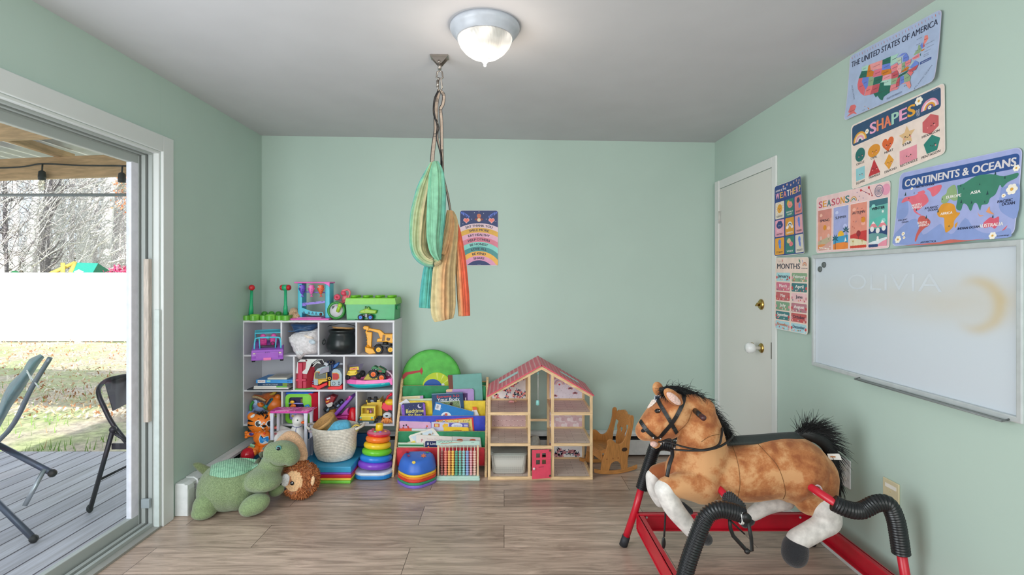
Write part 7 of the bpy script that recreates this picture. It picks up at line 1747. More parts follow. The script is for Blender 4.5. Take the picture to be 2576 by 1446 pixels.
def web(pts,w_,mt=WEB,th=.0016,up=(0,1,0)):
    m = MB();pp = bez(pts,6);rg = []
    for i,p in enumerate(pp):
        d = (pp[min(i + 1,len(pp) - 1)] - pp[max(i - 1,0)]).normalized();s = d.cross(V(up)).normalized() * w_ / 2;n_ = V(up) * th
        rg.append([p + s + n_,p + s - n_,p - s - n_,p - s + n_])
    m.loft(rg,mt,False)
    for sg in (1,-1): m.tube([r_[0 if sg > 0 else 2] for r_ in rg],.0018,WBK,5)
    for i in range(6,len(pp) - 4,14):
        for q in range(3): m.box(pp[i] + V((0,-.002,q * .006)),(w_,.002,.0016),WBK)
    return m
obj('strap',web([f(1106,226),f(1098,255),f(1096,300),f(1096,330),f(1090,370),f(1087,408)],.017),t)
obj('strap',web([f(1106,226),f(1116,240),f(1114,262),f(1108,275),f(1110,300),f(1111,345),f(1112,400),f(1113,440)],.013),t)
obj('strap',web([f(1103,230),f(1094,250),f(1092,285),f(1101,315),f(1100,345),f(1110,390),f(1112,430),f(1126,490),f(1133,530)],.008),t)
m = MB();m.tube(bez([f(1104,228,-.01),f(1092,262,-.01),f(1096,300,-.012),f(1104,322,-.012),f(1098,345,-.01),f(1106,380,-.01),f(1112,405,-.01),f(1111,428,-.01)],5),.0028,WBK,6);obj('cord',m,t)
def cm(c_): return M(c_,.85,'fabric',scale=.5)
def ramp(stops,u):
    u = max(0,min(.9999,u));q = u * (len(stops) - 1);i = int(q);fr = round((q - i) * 5) / 5;a,b_ = stops[i],stops[min(i + 1,len(stops) - 1)]
    return tuple(int(a[j] + (b_[j] - a[j]) * fr) for j in range(3))
TEAL,MINT,SAGE,SAND,TAN_,PEACH,CORAL,AQ2 = (66,150,148),(118,172,142),(162,174,134),(184,170,128),(176,152,110),(198,150,104),(210,92,64),(84,160,146)
def hank(pts,wid,thick,stops,folds,seed,nv=40,nu=150,jit=.15,roll=0.0):
    """gathered cloth: pleated closed section swept down a path. pts measured (x, y, depth); wid half width and thick half depth lists in metres"""
    P_ = bez([f(x,y,0) + V((0,d,0)) for x,y,d in pts],8);n = len(P_);W_ = lerps(wid,n);T_ = lerps(thick,n);rg = []
    rr = random.Random(seed);ph = [rr.random() * 6.3 for _ in range(4)];FQ = [(n2,rr.random() * 6.3,rr.uniform(-1.2,1.2),A_) for n2,A_ in ((5,.6),(8,.55),(11,.5),(17,.4),(23,.28),(31,.18))]
    for i,p in enumerate(P_):
        tn = (P_[min(i + 1,n - 1)] - P_[max(i - 1,0)]).normalized();s = tn.cross(V((0,1,0))).normalized();ring = []
        if s.x < 0: s = -s
        for q in range(nu):
            a = 2 * PI * q / nu;v = i / n
            fd = 1 + jit * sum(A_ * math.sin(n2 * a + p2 + w2 * v) for n2,p2,w2,A_ in FQ) + .03 * math.sin(a * 2 + v * 5 + ph[3])
            ring.append(p + s * math.cos(a) * W_[i] * (1 + (fd - 1) * .5) + V((0,1,0)) * -math.sin(a) * T_[i] * fd)
        rg.append(ring)
    m = MB();vs = [p for r_ in rg for p in r_];b0 = 0;m.v = [V(p) for p in vs]
    for i in range(n - 1):
        for q in range(nu):
            m.f.append((i * nu + q,i * nu + (q + 1) % nu,(i + 1) * nu + (q + 1) % nu,(i + 1) * nu + q));a = (q + .5) / nu
            u = 1 - abs(2 * ((a * 1.0) % 1.0) - 0) if a < .5 else (a - .5) * 2
            u = (1 - math.cos(2 * PI * a)) / 2
            m.m.append(m.mi(cm(ramp(stops,u + .04 * math.sin(i * .2)))));m.sm.append(True)
    for e in (0,n - 1): m.f.append(tuple(e * nu + q for q in range(nu)));m.m.append(0);m.sm.append(False)
    return m
# u runs from right (0) to left (1) across the front
obj('fabric_loop',hank([(1089,410,.0),(1081,440,.005),(1070,480,.01),(1059,540,.01),(1054,600,.01),(1057,632,.005),(1072,652,.0),(1092,659,-.01),(1110,654,-.02)],[.010,.030,.046,.054,.050,.044,.034,.024,.014],[.02,.03,.045,.055,.055,.05,.04,.035,.03],[SAND,SAND,SAND,SAGE,SAGE,MINT,TEAL],17,1),t,'tan to teal fabric loop')
obj('fabric_loop',hank([(1097,409,-.02),(1101,440,-.04),(1103,490,-.06),(1102,550,-.065),(1099,600,-.06),(1101,635,-.05),(1108,655,-.035)],[.012,.034,.042,.043,.038,.028,.008],[.02,.03,.035,.04,.04,.03,.02],[AQ2,MINT,MINT,MINT,(112,176,144)],13,2),t,'mint green fabric loop')
obj('fabric_tail',hank([(1080,640,.05),(1074,690,.05),(1070,735,.05),(1067,776,.05)],[.02,.028,.032,.032],[.015,.02,.02,.015],[TEAL,AQ2,TEAL],7,3),t,'turquoise fabric end')
obj('fabric_tail',hank([(1132,530,.02),(1136,560,.02),(1128,620,.02),(1116,680,.02),(1113,760,.02),(1113,790,.02),(1116,806,.02)],[.012,.028,.038,.054,.060,.056,.044],[.015,.03,.035,.04,.035,.03,.02],[TAN_,TAN_,PEACH,TAN_,SAND,(186,174,130)],13,4),t,'sand coloured fabric end')
obj('fabric_tail',hank([(1136,536,.04),(1147,580,.04),(1157,660,.04),(1163,740,.04),(1166,796,.04)],[.008,.018,.026,.029,.028],[.012,.02,.025,.03,.02],[CORAL,CORAL,(212,116,76),PEACH,TAN_],9,5),t,'coral orange fabric end')
obj('fabric_tail',hank([(1132,530,-.01),(1128,570,-.015),(1120,610,-.02),(1113,640,-.02)],[.012,.020,.022,.016],[.015,.02,.022,.02],[PEACH,TAN_,TAN_],7,6),t,'peach fabric loop end')

# ================================================================ posters
class Poster:
    """flat printed sheet: print laid out in (u, v) in [0,1] (v up) or traced straight off the wall, in thin layers"""
    def __init__(s,corners,wall,name,lab,cat='poster',off=.004,group=None,curl=None,th=.0012):
        s.wall,s.off,s.curl = wall,off,curl
        s.q = [s.hit(*p) for p in corners]       # TL, TR, BR, BL as wall coordinates (a, z)
        s.a0 = sum(p[0] for p in s.q) / 4;s.z0 = sum(p[1] for p in s.q) / 4
        s.m = MB();s.layer = 0;s.bbs = [];s.name,s.lab,s.cat,s.group = name,lab,cat,group
        s.W = (V(s.q[1]) - V(s.q[0])).length;s.H = (V(s.q[0]) - V(s.q[3])).length
    def hit(s,px,py):
        if s.wall == 'R':
            Y = F * XR / (px - CX);return (Y,CH - (py - HY) * Y / F)
        return ((px - CX) * YB / F,CH - (py - HY) * YB / F)
    def uv(s,u,v):
        a = V(s.q[3]).lerp(V(s.q[2]),u);b_ = V(s.q[0]).lerp(V(s.q[1]),u);return a.lerp(b_,v)
    def P3(s,u,v,layer=None):
        p = s.uv(u,v);h = s.off + .00032 * (s.layer if layer is None else layer)
        return s.w3(p,h)
    def w3(s,p,h):
        return V((XR - h,p[0],p[1])) if s.wall == 'R' else V((p[0],YB - h,p[1]))
    def put(s,ps,fs,col):
        x0,x1,y0,y1 = min(p[0] for p in ps),max(p[0] for p in ps),min(p[1] for p in ps),max(p[1] for p in ps)
        L_ = 1 + max([b_[4] for b_ in s.bbs if b_[0] < x1 and b_[1] > x0 and b_[2] < y1 and b_[3] > y0] or [-1]);s.bbs.append((x0,x1,y0,y1,L_));h = s.off + .00012 * min(L_,24)
        s.m.add([s.w3(p,h) for p in ps],fs,M(col,.45));return s
    def poly(s,pts,col,up=1):
        return s.put([s.uv(*p) for p in pts],[tuple(range(len(pts)))],col)
    def tr(s,pts,col,c,up=1):               # traced from the wall
        return s.put([s.hit(*c(*p)) for p in pts],[tuple(range(len(pts)))],col)
    def rr(s,u0,v0,u1,v1,col,r=.02,up=1):
        k = s.W / s.H;pts = []
        for cx_,cy_,a0 in ((u1 - r,v1 - r * k,0),(u0 + r,v1 - r * k,PI / 2),(u0 + r,v0 + r * k,PI),(u1 - r,v0 + r * k,1.5 * PI)):
            for i in range(5): a = a0 + PI / 2 * i / 4;pts.append((cx_ + r * math.cos(a),cy_ + r * k * math.sin(a)))
        return s.poly(pts,col,up)
    def circ(s,u,v,r,col,n=18,up=1,sx=1.0,a0=0,a1=2 * PI):
        k = s.W / s.H;return s.poly([(u + sx * r * math.cos(a0 + (a1 - a0) * i / n),v + r * k * math.sin(a0 + (a1 - a0) * i / n)) for i in range(n if a1 - a0 > 6.2 else n + 1)],col,up)
    def band(s,u,v,r0,r1,col,a0=0,a1=PI,n=16,up=1):
        k = s.W / s.H;A = [(u + r1 * math.cos(a),v + r1 * k * math.sin(a)) for a in lerps([a0,a1],n)];B = [(u + r0 * math.cos(a),v + r0 * k * math.sin(a)) for a in lerps([a1,a0],n)]
        return s.poly(A + B,col,up)
    def rainbow(s,u,v,r,cols,up=1):
        w_ = r / (len(cols) + 1.2)
        for i,c_ in enumerate(cols): s.band(u,v,r - w_ * (i + 1),r - w_ * i,c_,up=up if i == 0 else 0)
    def text(s,st,u,v,h,col,width=None,bold=.03,al='c',rot=0.0,up=1,bend=None):
        """h = cap height as share of the sheet's height, width as share of its width; bend = arc centre (u, v)"""
        if not st: return s
        s.layer += up;vs,fs,w_ = text2d(st,bold);k = h * s.H / .7;kx = k if width is None else width * s.W / max(w_,1e-6);ox = {'c': -w_ / 2,'l': 0,'r': -w_}[al];out = []
        for x,y in vs:
            x,y = (x + ox) * kx,y * k
            if bend:
                R_ = bend * s.H;a = x / R_;x,y = (R_ + y) * math.sin(a),(R_ + y) * math.cos(a) - R_
            x,y = x * math.cos(rot) - y * math.sin(rot),x * math.sin(rot) + y * math.cos(rot)
            out.append(s.uv(u + x / s.W,v + y / s.H))
        if bold >= .02:
            d = (s.uv(u + .01,v) - s.uv(u,v)).normalized() * k * min(bold,.035) * .8
            for sg in (1,-1): s.put([q + d * sg for q in out],fs,col)
        return s.put(out,fs,col)
    def flower(s,u,v,r,col=(250,244,230),mid=(226,170,70),n=6):
        k = s.W / s.H;s.layer += 1
        for i in range(n): a = 2 * PI * i / n;s.circ(u + r * .62 * math.cos(a),v + r * k * .62 * math.sin(a),r * .46,col,9,up=0)
        return s.circ(u,v,r * .32,mid,8)
    def leafy(s,u,v,L_,a,col,w_=.35):
        k = s.W / s.H;d = (math.cos(a),math.sin(a));n_ = (-d[1],d[0])
        return s.poly([(u,v),(u + L_ * (.5 * d[0] + w_ * n_[0] * .5),v + L_ * k * (.5 * d[1] + w_ * n_[1] * .5)),(u + L_ * d[0],v + L_ * k * d[1]),(u + L_ * (.5 * d[0] - w_ * n_[0] * .5),v + L_ * k * (.5 * d[1] - w_ * n_[1] * .5))],col,0)
    def cloud(s,u,v,r,col,up=1):
        s.layer += up
        for dx,dy,q in ((-.9,0,.6),(-.35,.35,.75),(.4,.3,.8),(.95,-.05,.55),(0,-.2,.7),(.5,-.25,.6),(-.5,-.25,.6)): s.circ(u + dx * r,v + dy * r * s.W / s.H,r * q,col,12,up=0)
        return s
    def face(s,u,v,r,col=(60,44,50),cheek=(240,150,150)):
        s.layer += 1;k = s.W / s.H
        for q in (-1,1): s.circ(u + q * r * .6,v,r * .17,col,8,up=0);s.circ(u + q * r * .8,v - r * k * .38,r * .2,cheek,8,up=0)
        s.band(u,v - r * k * .12,r * .16,r * .26,col,PI,2 * PI,7,0)
    def finish(s):
        sh = MB();R0 = .05
        base = s.layer;m = s.m
        def bend(p):
            if not s.curl: return p
            a,z = (p.y,p.z) if s.wall == 'R' else (p.x,p.z);h = s.curl(*s.inv(a,z));return p + (V((-h,0,0)) if s.wall == 'R' else V((0,-h,0)))
        if s.curl:
            bm = bmesh.new();vv = [bm.verts.new(p) for p in m.v]
            for fc,mi in zip(m.f,m.m):
                try: q = bm.faces.new([vv[i] for i in fc]);q.material_index = mi
                except ValueError: pass
            for i in range(1,16):
                for co_,no in ((s.P3(i / 16,0),(0,1,0) if s.wall == 'R' else (1,0,0)),(s.P3(0,i / 16),(0,0,1))):
                    bmesh.ops.bisect_plane(bm,geom=bm.verts[:] + bm.edges[:] + bm.faces[:],plane_co=co_,plane_no=no,dist=1e-6)
            bm.verts.index_update();m.v = [bend(v.co.copy()) for v in bm.verts];m.f = [tuple(v.index for v in q.verts) for q in bm.faces];m.m = [q.material_index for q in bm.faces];m.sm = [False] * len(m.f);bm.free()
        o = s.w3((s.a0,s.z0),s.off)
        return obj(s.name,m,None,s.lab,s.cat,s.group,'thing',off=o,recalc=False)
    def inv(s,a,z):
        u,v = .5,.5
        for _ in range(4):
            p = s.uv(u,v);du = (s.uv(u + .01,v) - p) / .01;dv = (s.uv(u,v + .01) - p) / .01;det = du.x * dv.y - du.y * dv.x;e = V((a - p.x,z - p.y));u += (e.x * dv.y - e.y * dv.x) / det;v += (du.x * e.y - du.y * e.x) / det
        return u,v
    def sheet(s,col,r=.05,edge=(238,232,226)):
        s.rr(0,0,1,1,edge,r);return s.rr(.006,.006,.994,.994,col,r)
NAVY,INK = (46,62,112),(44,46,70)
# --- kindness poster on the back wall
p = Poster([(1157,529),(1253,529),(1253,668),(1157,668)],'B','hanging_poster','navy and rainbow manners poster on the back wall beside the swing')
p.sheet(NAVY,.05)
def clipband(v_top,R_,col):       # arch band reaching the sheet edges
    pts = [(.006 + .988 * i / 24,v_top - (R_ - (max(R_ * R_ - ((i / 24 - .5) * .69) ** 2,0)) ** .5)) for i in range(25)]
    pts = [(u,max(v,.006)) for u,v in pts];p.poly(pts + [(.994,.006),(.006,.006)],col)
tops = [.765,.685,.60,.515,.43,.345,.262,.18];cols = [(232,204,214),(228,176,76),(232,176,200),(222,130,150),(140,214,204),(78,150,150),(244,184,86),(232,160,194)]
rs = [.85,.78,.72,.66,.58,.52,.45,.38]
for v_,R_,c_ in zip(tops,rs,cols): clipband(v_,R_,c_)
clipband(.097,.30,NAVY)
for st,v_,w_,R_ in zip(('SAY THANK YOU','SMILE MORE','EAT HEALTHY','HELP OTHERS','BE HONEST','LOVE ALL','BE KIND','SHARE'),tops,(.70,.51,.55,.56,.46,.39,.34,.27),rs): p.text(st,.5,v_ - .062,.042,INK,w_,.035,bend=R_ * .95)
for u in (.17,.83):
    for q,c_ in ((1.25,(250,190,190)),(1,(244,130,120))): p.circ(u - .028 * q,.825,.036 * q,c_,14);p.circ(u + .028 * q,.825,.036 * q,c_,14,0);p.poly([(u - .058 * q,.815),(u,.775 - .012 * (q - 1) * 4),(u + .058 * q,.815)],c_,0)
p.circ(.5,.83,.06,(190,96,60),18);p.circ(.5,.90,.055,(206,120,84),18);p.circ(.5,.825,.045,(230,214,180),16);p.face(.5,.90,.03,(70,40,40));p.poly([(.43,.86),(.385,.835),(.43,.81)],(150,70,50));p.poly([(.57,.86),(.615,.835),(.57,.81)],(150,70,50),0)
for u0,a0,s_ in ((.02,-.3,1),(.98,PI + .3,-1)):
    p.layer += 1
    for i in range(9): p.leafy(u0 + s_ * .028 * i,.985 - .010 * i,.11 - .004 * i,a0 - s_ * (.25 + .1 * i) + (.2 if i % 2 else -.5) * s_,[(90,120,220),(70,96,180),(120,146,232)][i % 3],.3)
for u,v_ in ((.5,.975),(.38,.955),(.62,.945),(.31,.84),(.94,.80),(.08,.755),(.69,.84)): p.circ(u,v_,.009,(236,240,246),8)
p.text('lovewritings',.5,.022,.006,(200,206,226),.09,0);p.finish()
# --- weather
ROFF = .004
p = Poster([(1954,469),(2036,440),(2039,637),(1953,645)],'R','hanging_poster','navy weather poster with nine picture cards beside the door frame',off=.0135,curl=lambda u,v: .035 * max(0,u - .35) ** 2 * (1.2 + v) )
p.sheet((44,72,140),.05)
p.text('HOW IS THE',.05,.905,.028,(246,236,240),.34,.02,'l')
x = .04
for ch,c_ in zip('WEATHER?',((246,176,206),(244,190,80),(246,150,140),(246,236,230),(246,190,150),(244,196,90),(246,176,190),(246,206,110))):
    w_ = .135 if ch == 'W' else .105;p.text(ch,x + w_ / 2,.805,.082,c_,w_ * .86,.03,up=0 if x > .05 else 1);x += w_ + .008
for u,v_ in ((.3,.955),(.42,.965),(.55,.94),(.66,.955),(.78,.965),(.9,.95),(.86,.92)): p.flower(u,v_,.02,(240,196,190))
cards = [('SUNNY',(236,226,210)),('PARTIALLY CLOUDY',(56,130,120)),('RAINY',(236,140,140)),('SNOWY',(240,170,190)),('RAINBOW',(228,160,52)),('THUNDER',(240,170,180)),('STORMY',(236,168,62)),('WINDY',(56,130,120)),('FOGGY',(226,216,204))]
for i,(nm,c_) in enumerate(cards):
    cx_,r_ = i % 3,i // 3;u0 = .035 + cx_ * .325;v0 = .775 - (r_ + 1) * .252;p.rr(u0,v0,u0 + .29,v0 + .235,c_,.02);u,v_ = u0 + .145,v0 + .14
    dk = INK if i in (0,3,6,8,2,5) else (246,240,236)
    if i == 1: p.text('PARTIALLY',u,v0 + .052,.021,dk,.22,.02);p.text('CLOUDY',u,v0 + .02,.021,dk,.16,.02)
    else: p.text(nm,u,v0 + .022,.024,dk,.2,.02)
    if i == 0:
        p.circ(u,v_,.08,(232,164,44));p.face(u,v_,.045)
        for q in range(16): a = q * PI / 8;p.poly([(u + .095 * math.cos(a),v_ + .095 * math.sin(a) * p.W / p.H),(u + .12 * math.cos(a + .05),v_ + .12 * math.sin(a + .05) * p.W / p.H),(u + .12 * math.cos(a - .05),v_ + .12 * math.sin(a - .05) * p.W / p.H)],(232,164,44),0)
    elif i == 1: p.circ(u - .04,v_ + .04,.05,(240,180,70));p.cloud(u + .02,v_ + .01,.055,(244,150,140));p.face(u + .02,v_ + .005,.03)
    elif i == 2: p.cloud(u,v_ + .035,.045,(40,60,110));p.circ(u + .05,v_ - .035,.045,(110,150,230));p.face(u + .05,v_ - .035,.025)
    elif i == 3:
        p.cloud(u,v_ + .02,.07,(40,66,130));p.face(u,v_ + .02,.04,(240,240,246))
        for q in range(10): p.circ(u - .07 + .035 * (q % 5),v_ - .045 - .018 * (q // 5),.006,(250,244,246),6,1 if q == 0 else 0)
    elif i == 4: p.rainbow(u,v_ - .03,.09,[(246,240,236),(90,100,120),(246,236,226)]);p.cloud(u - .08,v_ - .035,.028,(246,232,232));p.cloud(u + .08,v_ - .035,.028,(246,232,232))
    elif i == 7: p.cloud(u - .03,v_ + .03,.045,(230,196,150));p.cloud(u + .045,v_ - .015,.042,(240,130,140));p.face(u + .045,v_ - .015,.022)
    else: p.circ(u,v_ + .03,.055,(96,140,230),sx=.8);p.circ(u + .01,v_ - .02,.042,(110,130,220) if i != 6 else (96,150,240),sx=.8);p.poly([(u - .02,v_ - .03),(u + .045,v_ - .03),(u + .03,v_ - .07)],(96,140,230));p.face(u,v_ + .025,.028)
p.finish()
# --- months
p = Poster([(1957,648),(2044,646),(2041,842),(1954,826)],'R','hanging_poster','pink months of the year poster left of the whiteboard',off=.0135,curl=lambda u,v: .006 * u)
p.sheet((240,216,204),.05)
p.text('MONTHS',.06,.845,.072,INK,.70,.035,'l');p.text('OF THE YEAR',.97,.845,.014,INK,.17,.02,'r');p.text('lovewritings',.15,.945,.007,INK,.1,0);p.rainbow(.89,.885,.062,[(200,120,100),(236,196,160),(230,150,140),(150,180,160)])
p.layer += 1;p.leafy(.22,.985,.07,-1.4,(206,100,90));p.leafy(.72,.985,.1,-1.0,(90,140,120));p.leafy(.82,.97,.06,-1.2,(150,160,210))
mon = [('January',(176,220,226),INK),('February',(140,170,136),None),('March',(214,116,140),None),('April',(60,120,126),None),('May',(200,100,104),None),('June',(240,196,200),INK),('July',(130,166,134),None),('August',(190,124,138),None),('September',(60,124,130),None),('October',(200,90,90),INK),('November',(176,216,226),(206,110,60)),('December',(176,216,226),(40,80,110))]
for i,(nm,c_,tc_) in enumerate(mon):
    u0 = .035 + (i % 2) * .49;v0 = .675 - (i // 2) * .1335;p.rr(u0,v0,u0 + .44,v0 + .115,c_,.02);rr = random.Random(i)
    for q in range(7): p.circ(u0 + .03 + .38 * rr.random(),v0 + .012 + .02 * rr.random(),.014,[(206,60,70),(236,150,110),(246,230,220),(90,140,120),(240,170,180)][(i + q) % 5],7,1 if q == 0 else 0)
    for uu in (u0 + .02,u0 + .42): p.circ(uu,v0 + .05,.026,[(210,70,80),(232,140,90),(220,150,160),(60,80,110)][(i + int(uu * 10)) % 4],10)
    p.text(nm,u0 + .225,v0 + .05,.042,tc_ or (250,244,240),min(.34,.048 * len(nm)),.03)
p.finish()
# --- seasons
p = Poster([(2056,497),(2243,453),(2240,624),(2055,637)],'R','hanging_poster','pink seasons poster with four landscape panels above the whiteboard')
p.sheet((240,206,206),.03)
x = .035
for ch,c_ in zip('SEASONS',((206,90,110),(228,160,70),(70,124,128),(200,90,110),(216,110,130),(224,160,60),(70,124,128))): p.text(ch,x + .033,.80,.115,c_,.055,.035,up=0 if x > .04 else 1);x += .067
p.rainbow(.555,.80,.045,[(214,150,80),(236,220,190),(60,100,120),(236,226,220)])
p.circ(.95,.88,.048,(236,160,186));p.band(.87,.88,.045,.052,(110,110,140),0,2 * PI,26)
for q in range(8): p.band(.87 + .02 * math.cos(q * .785),.88 + .026 * math.sin(q * .785),.018,.0205,(130,130,160),0,2 * PI,12,0)
for u0,v0,u1,v1 in ((.65,.95,.755,.86),(.75,.965,.79,.83)): p.poly([(u0,v0),(u0 + .004,v0 + .006),(u1 + .004,v1 + .006),(u1,v1)],(170,50,60));p.circ(u0,v0,.012,(206,60,70),8);p.circ(u1,v1,.008,(170,50,60),6)
for u,v_ in ((.6,.93),(.63,.86),(.68,.82),(.71,.90),(.62,.80)): p.circ(u,v_,.005,(110,100,150),6)
pan = [((232,160,140),'SPRING'),((168,176,226),'SUMMER'),((232,150,130),'AUTUMN'),((110,186,176),'WINTER')]
for i,(c_,nm) in enumerate(pan):
    u0,u1 = .03 + i * .243,.03 + i * .243 + .215;p.poly([(u0 - .005,.03),(u1 + .005,.03),(u1 + .005,.765),(u0 - .005,.765)],(250,230,226));p.poly([(u0,.04),(u1,.04),(u1,.755),(u0,.755)],c_)
    if i == 3: p.poly([(u0,.65),(u1,.67),(u1,.755),(u0,.755)],(64,116,130));p.poly([(u0,.3),(u1,.3),(u1,.52),(u0,.45)],(96,190,176))
    if i == 0: p.poly([(u0,.55),(u1,.6),(u1,.755),(u0,.755)],(214,140,130))
    p.cloud(u0 + .05,.66,.016,tuple(min(255,x_ + 40) for x_ in c_));p.cloud(u1 - .045,.42,.018,tuple(min(255,x_ + 34) for x_ in c_))
    if i in (0,2): p.circ(u0 + (.11 if i == 0 else .17),.44 if i == 0 else .48,.026,(226,146,40))
    def hill(v0,v1,v2,col): p.poly([(u0,.04),(u1,.04),(u1,v2),(u0 + .16,(v1 + v2) / 2 + .01),(u0 + .1,v1),(u0 + .05,(v0 + v1) / 2 + .008),(u0,v0)],col)
    if i == 0:
        hill(.20,.24,.29,(196,180,150));hill(.14,.15,.10,(232,150,90));hill(.06,.12,.20,(220,170,160))
        for q in range(12): p.circ(u0 + .01 + .195 * ((q * .618) % 1),.055 + .05 * ((q * .37) % 1),.007,(250,240,230),6,1 if q == 0 else 0)
        for uu,v_ in ((u0 + .05,.25),(u0 + .17,.28)): p.poly([(uu - .002,v_ - .06),(uu + .002,v_ - .06),(uu + .002,v_),(uu - .002,v_)],(90,90,90));p.circ(uu,v_ + .01,.02,(230,190,180))
    elif i == 1:
        p.circ(u0 + .11,.27,.045,(246,190,50));p.poly([(u0,.13),(u1,.13),(u1,.27),(u0,.25)],(70,160,206));hill(.13,.15,.14,(240,140,60))
        for uu,v_,h_ in ((u0 + .03,.22,.18),(u0 + .185,.34,.2)):
            p.poly([(uu - .003,v_ - h_),(uu + .006,v_ - h_),(uu + .004,v_),(uu,v_)],(60,50,60))
            for q in range(6): p.leafy(uu,v_,.05,-.4 + q * .75,(30,90,100),.3)
        p.poly([(u1 - .05,.16),(u1 - .02,.17),(u1 - .04,.24)],(246,244,240))
    elif i == 2:
        hill(.25,.28,.31,(206,60,60));hill(.2,.18,.13,(236,226,190))
        p.circ(u0 + .11,.27,.028,(150,40,50));p.poly([(u0 + .107,.18),(u0 + .113,.18),(u0 + .112,.26),(u0 + .108,.26)],(120,50,50))
        for q in range(10): p.circ(u0 + .012 + q * .021,.06,.014,(214,70,50),8,1 if q == 0 else 0)
        for q in range(9): p.leafy(u0 + .02 + .17 * ((q * .618) % 1),.35 + .38 * ((q * .45 + .1) % 1),.022,q * 1.1,[(170,60,60),(90,90,120),(200,80,60)][q % 3])
        for uu in (u0 + .04,u0 + .16): p.poly([(uu - .002,.09),(uu + .002,.09),(uu + .002,.17),(uu - .002,.17)],(200,170,110));p.leafy(uu,.13,.03,1.0,(200,170,110));p.leafy(uu,.13,.03,2.1,(200,170,110))
    else:
        for q in (0,1): p.poly([(u0 + q * .11,.33),(u0 + .05 + q * .11,.43),(u0 + .105 + q * .11,.33)],(236,140,150));p.poly([(u0 + .03 + q * .11,.39),(u0 + .05 + q * .11,.43),(u0 + .075 + q * .11,.39)],(246,240,240))
        p.poly([(u0,.2),(u1,.2),(u1,.34),(u0 + .1,.30),(u0,.32)],(44,70,120));hill(.24,.24,.2,(110,160,160));hill(.10,.13,.17,(226,236,240));hill(.08,.06,.14,(236,150,170))
        for q in range(3): p.circ(u0 + .04 + q * .068,.31 - .03 * (q == 1),.024,(240,236,236))
        p.circ(u0 + .11,.14,.016,(246,246,246));p.circ(u0 + .11,.175,.012,(246,246,246));p.circ(u0 + .16,.56,.012,(226,240,236));
        for q in range(6): p.circ(u0 + .012 + q * .018,.055,.014,(44,70,120),8,1 if q == 0 else 0)
    p.text(nm,(u0 + u1) / 2,(.545,.555,.585,.60)[i],.042,(40,44,64),(.145,.155,.165,.15)[i],.03)
p.finish()
# --- shapes
p = Poster([(2143,316),(2381,207),(2383,385),(2145,478)],'R','hanging_poster','cream shapes poster with smiling coloured shapes below the map of states',curl=lambda u,v: .03 * max(0,u - .86) ** 1.2)
p.sheet((240,222,212),.035);p.rr(.015,.665,.965,.975,(52,84,118),.03)
x = .235
for ch,c_ in zip('SHAPES',((244,176,206),(238,140,96),(236,130,100),(170,214,196),(240,170,204),(236,170,60))): p.text(ch,x + .043,.735,.165,c_,.072,.045,up=0 if x > .24 else 1);x += .083
p.rainbow(.115,.70,.085,[(232,164,60),(244,214,170),(236,160,190),(240,226,220)]);p.rainbow(.865,.73,.082,[(236,160,190),(246,220,226),(232,164,60),(120,90,150)])
for u,v_,s_ in ((.205,.80,.022),(.765,.905,.035),(.865,.745,.016)): p.flower(u,v_,s_)
p.layer += 1
for q in range(5): p.leafy(.755,.69 + .02 * q,.022,.6,(226,220,230),.25);p.leafy(.755,.69 + .02 * q,.022,2.4,(226,220,230),.25)
k = p.W / p.H
def shp(pts,u,v,s_,col): p.poly([(u + s_ * a,v + s_ * k * b_) for a,b_ in pts],col);p.face(u + .006,v - .01,s_ * .45)
cir = [(math.cos(a),math.sin(a)) for a in lerps([0,2 * PI * 23 / 24],24)]
shp(cir,.115,.49,.062,(40,112,108));shp([(a * 1.05,b_ * .78) for a,b_ in cir],.285,.465,.07,(226,150,50))
shp([(.9 * 16 * math.sin(a) ** 3 / 16,(13 * math.cos(a) - 5 * math.cos(2 * a) - 2 * math.cos(3 * a) - math.cos(4 * a)) / 16) for a in lerps([0,6.0],26)],.445,.475,.072,(226,104,52))
shp([(math.cos(PI / 2 + i * PI / 5) * (1 if i % 2 == 0 else .48),math.sin(PI / 2 + i * PI / 5) * (1 if i % 2 == 0 else .48)) for i in range(10)],.645,.48,.085,(228,190,140))
shp([(math.cos(PI / 6 + i * PI / 3),math.sin(PI / 6 + i * PI / 3)) for i in range(6)],.87,.50,.085,(206,100,104))
shp([(-1,-1),(1,-1),(1,1),(-1,1)],.115,.20,.056,(150,206,214));shp([(-1,-.85),(1,-.85),(0,1.1)],.285,.205,.07,(196,54,62));shp([(0,-1.1),(.85,0),(0,1.1),(-.85,0)],.455,.205,.062,(228,160,60));shp([(-1.15,-.8),(1.15,-.8),(1.15,.8),(-1.15,.8)],.655,.19,.075,(232,150,166));shp([(math.cos(PI / 2 + i * PI * .4),math.sin(PI / 2 + i * PI * .4)) for i in range(5)],.88,.205,.08,(46,132,120))
for st,u,v_,w_ in (('CIRCLE',.115,.345,.10),('OVAL',.285,.345,.075),('HEART',.455,.345,.095),('STAR',.645,.345,.085),('HEXAGON',.87,.345,.16),('SQUARE',.115,.055,.11),('TRIANGLE',.285,.065,.135),('DIAMOND',.47,.055,.13),('RECTANGLE',.66,.055,.17),('PENTAGON',.87,.05,.17)): p.text(st,u,v_,.034,(50,46,50),w_,.02)
p.text('lovewritings',.93,.955,.008,(226,220,230),.07,0);p.finish()
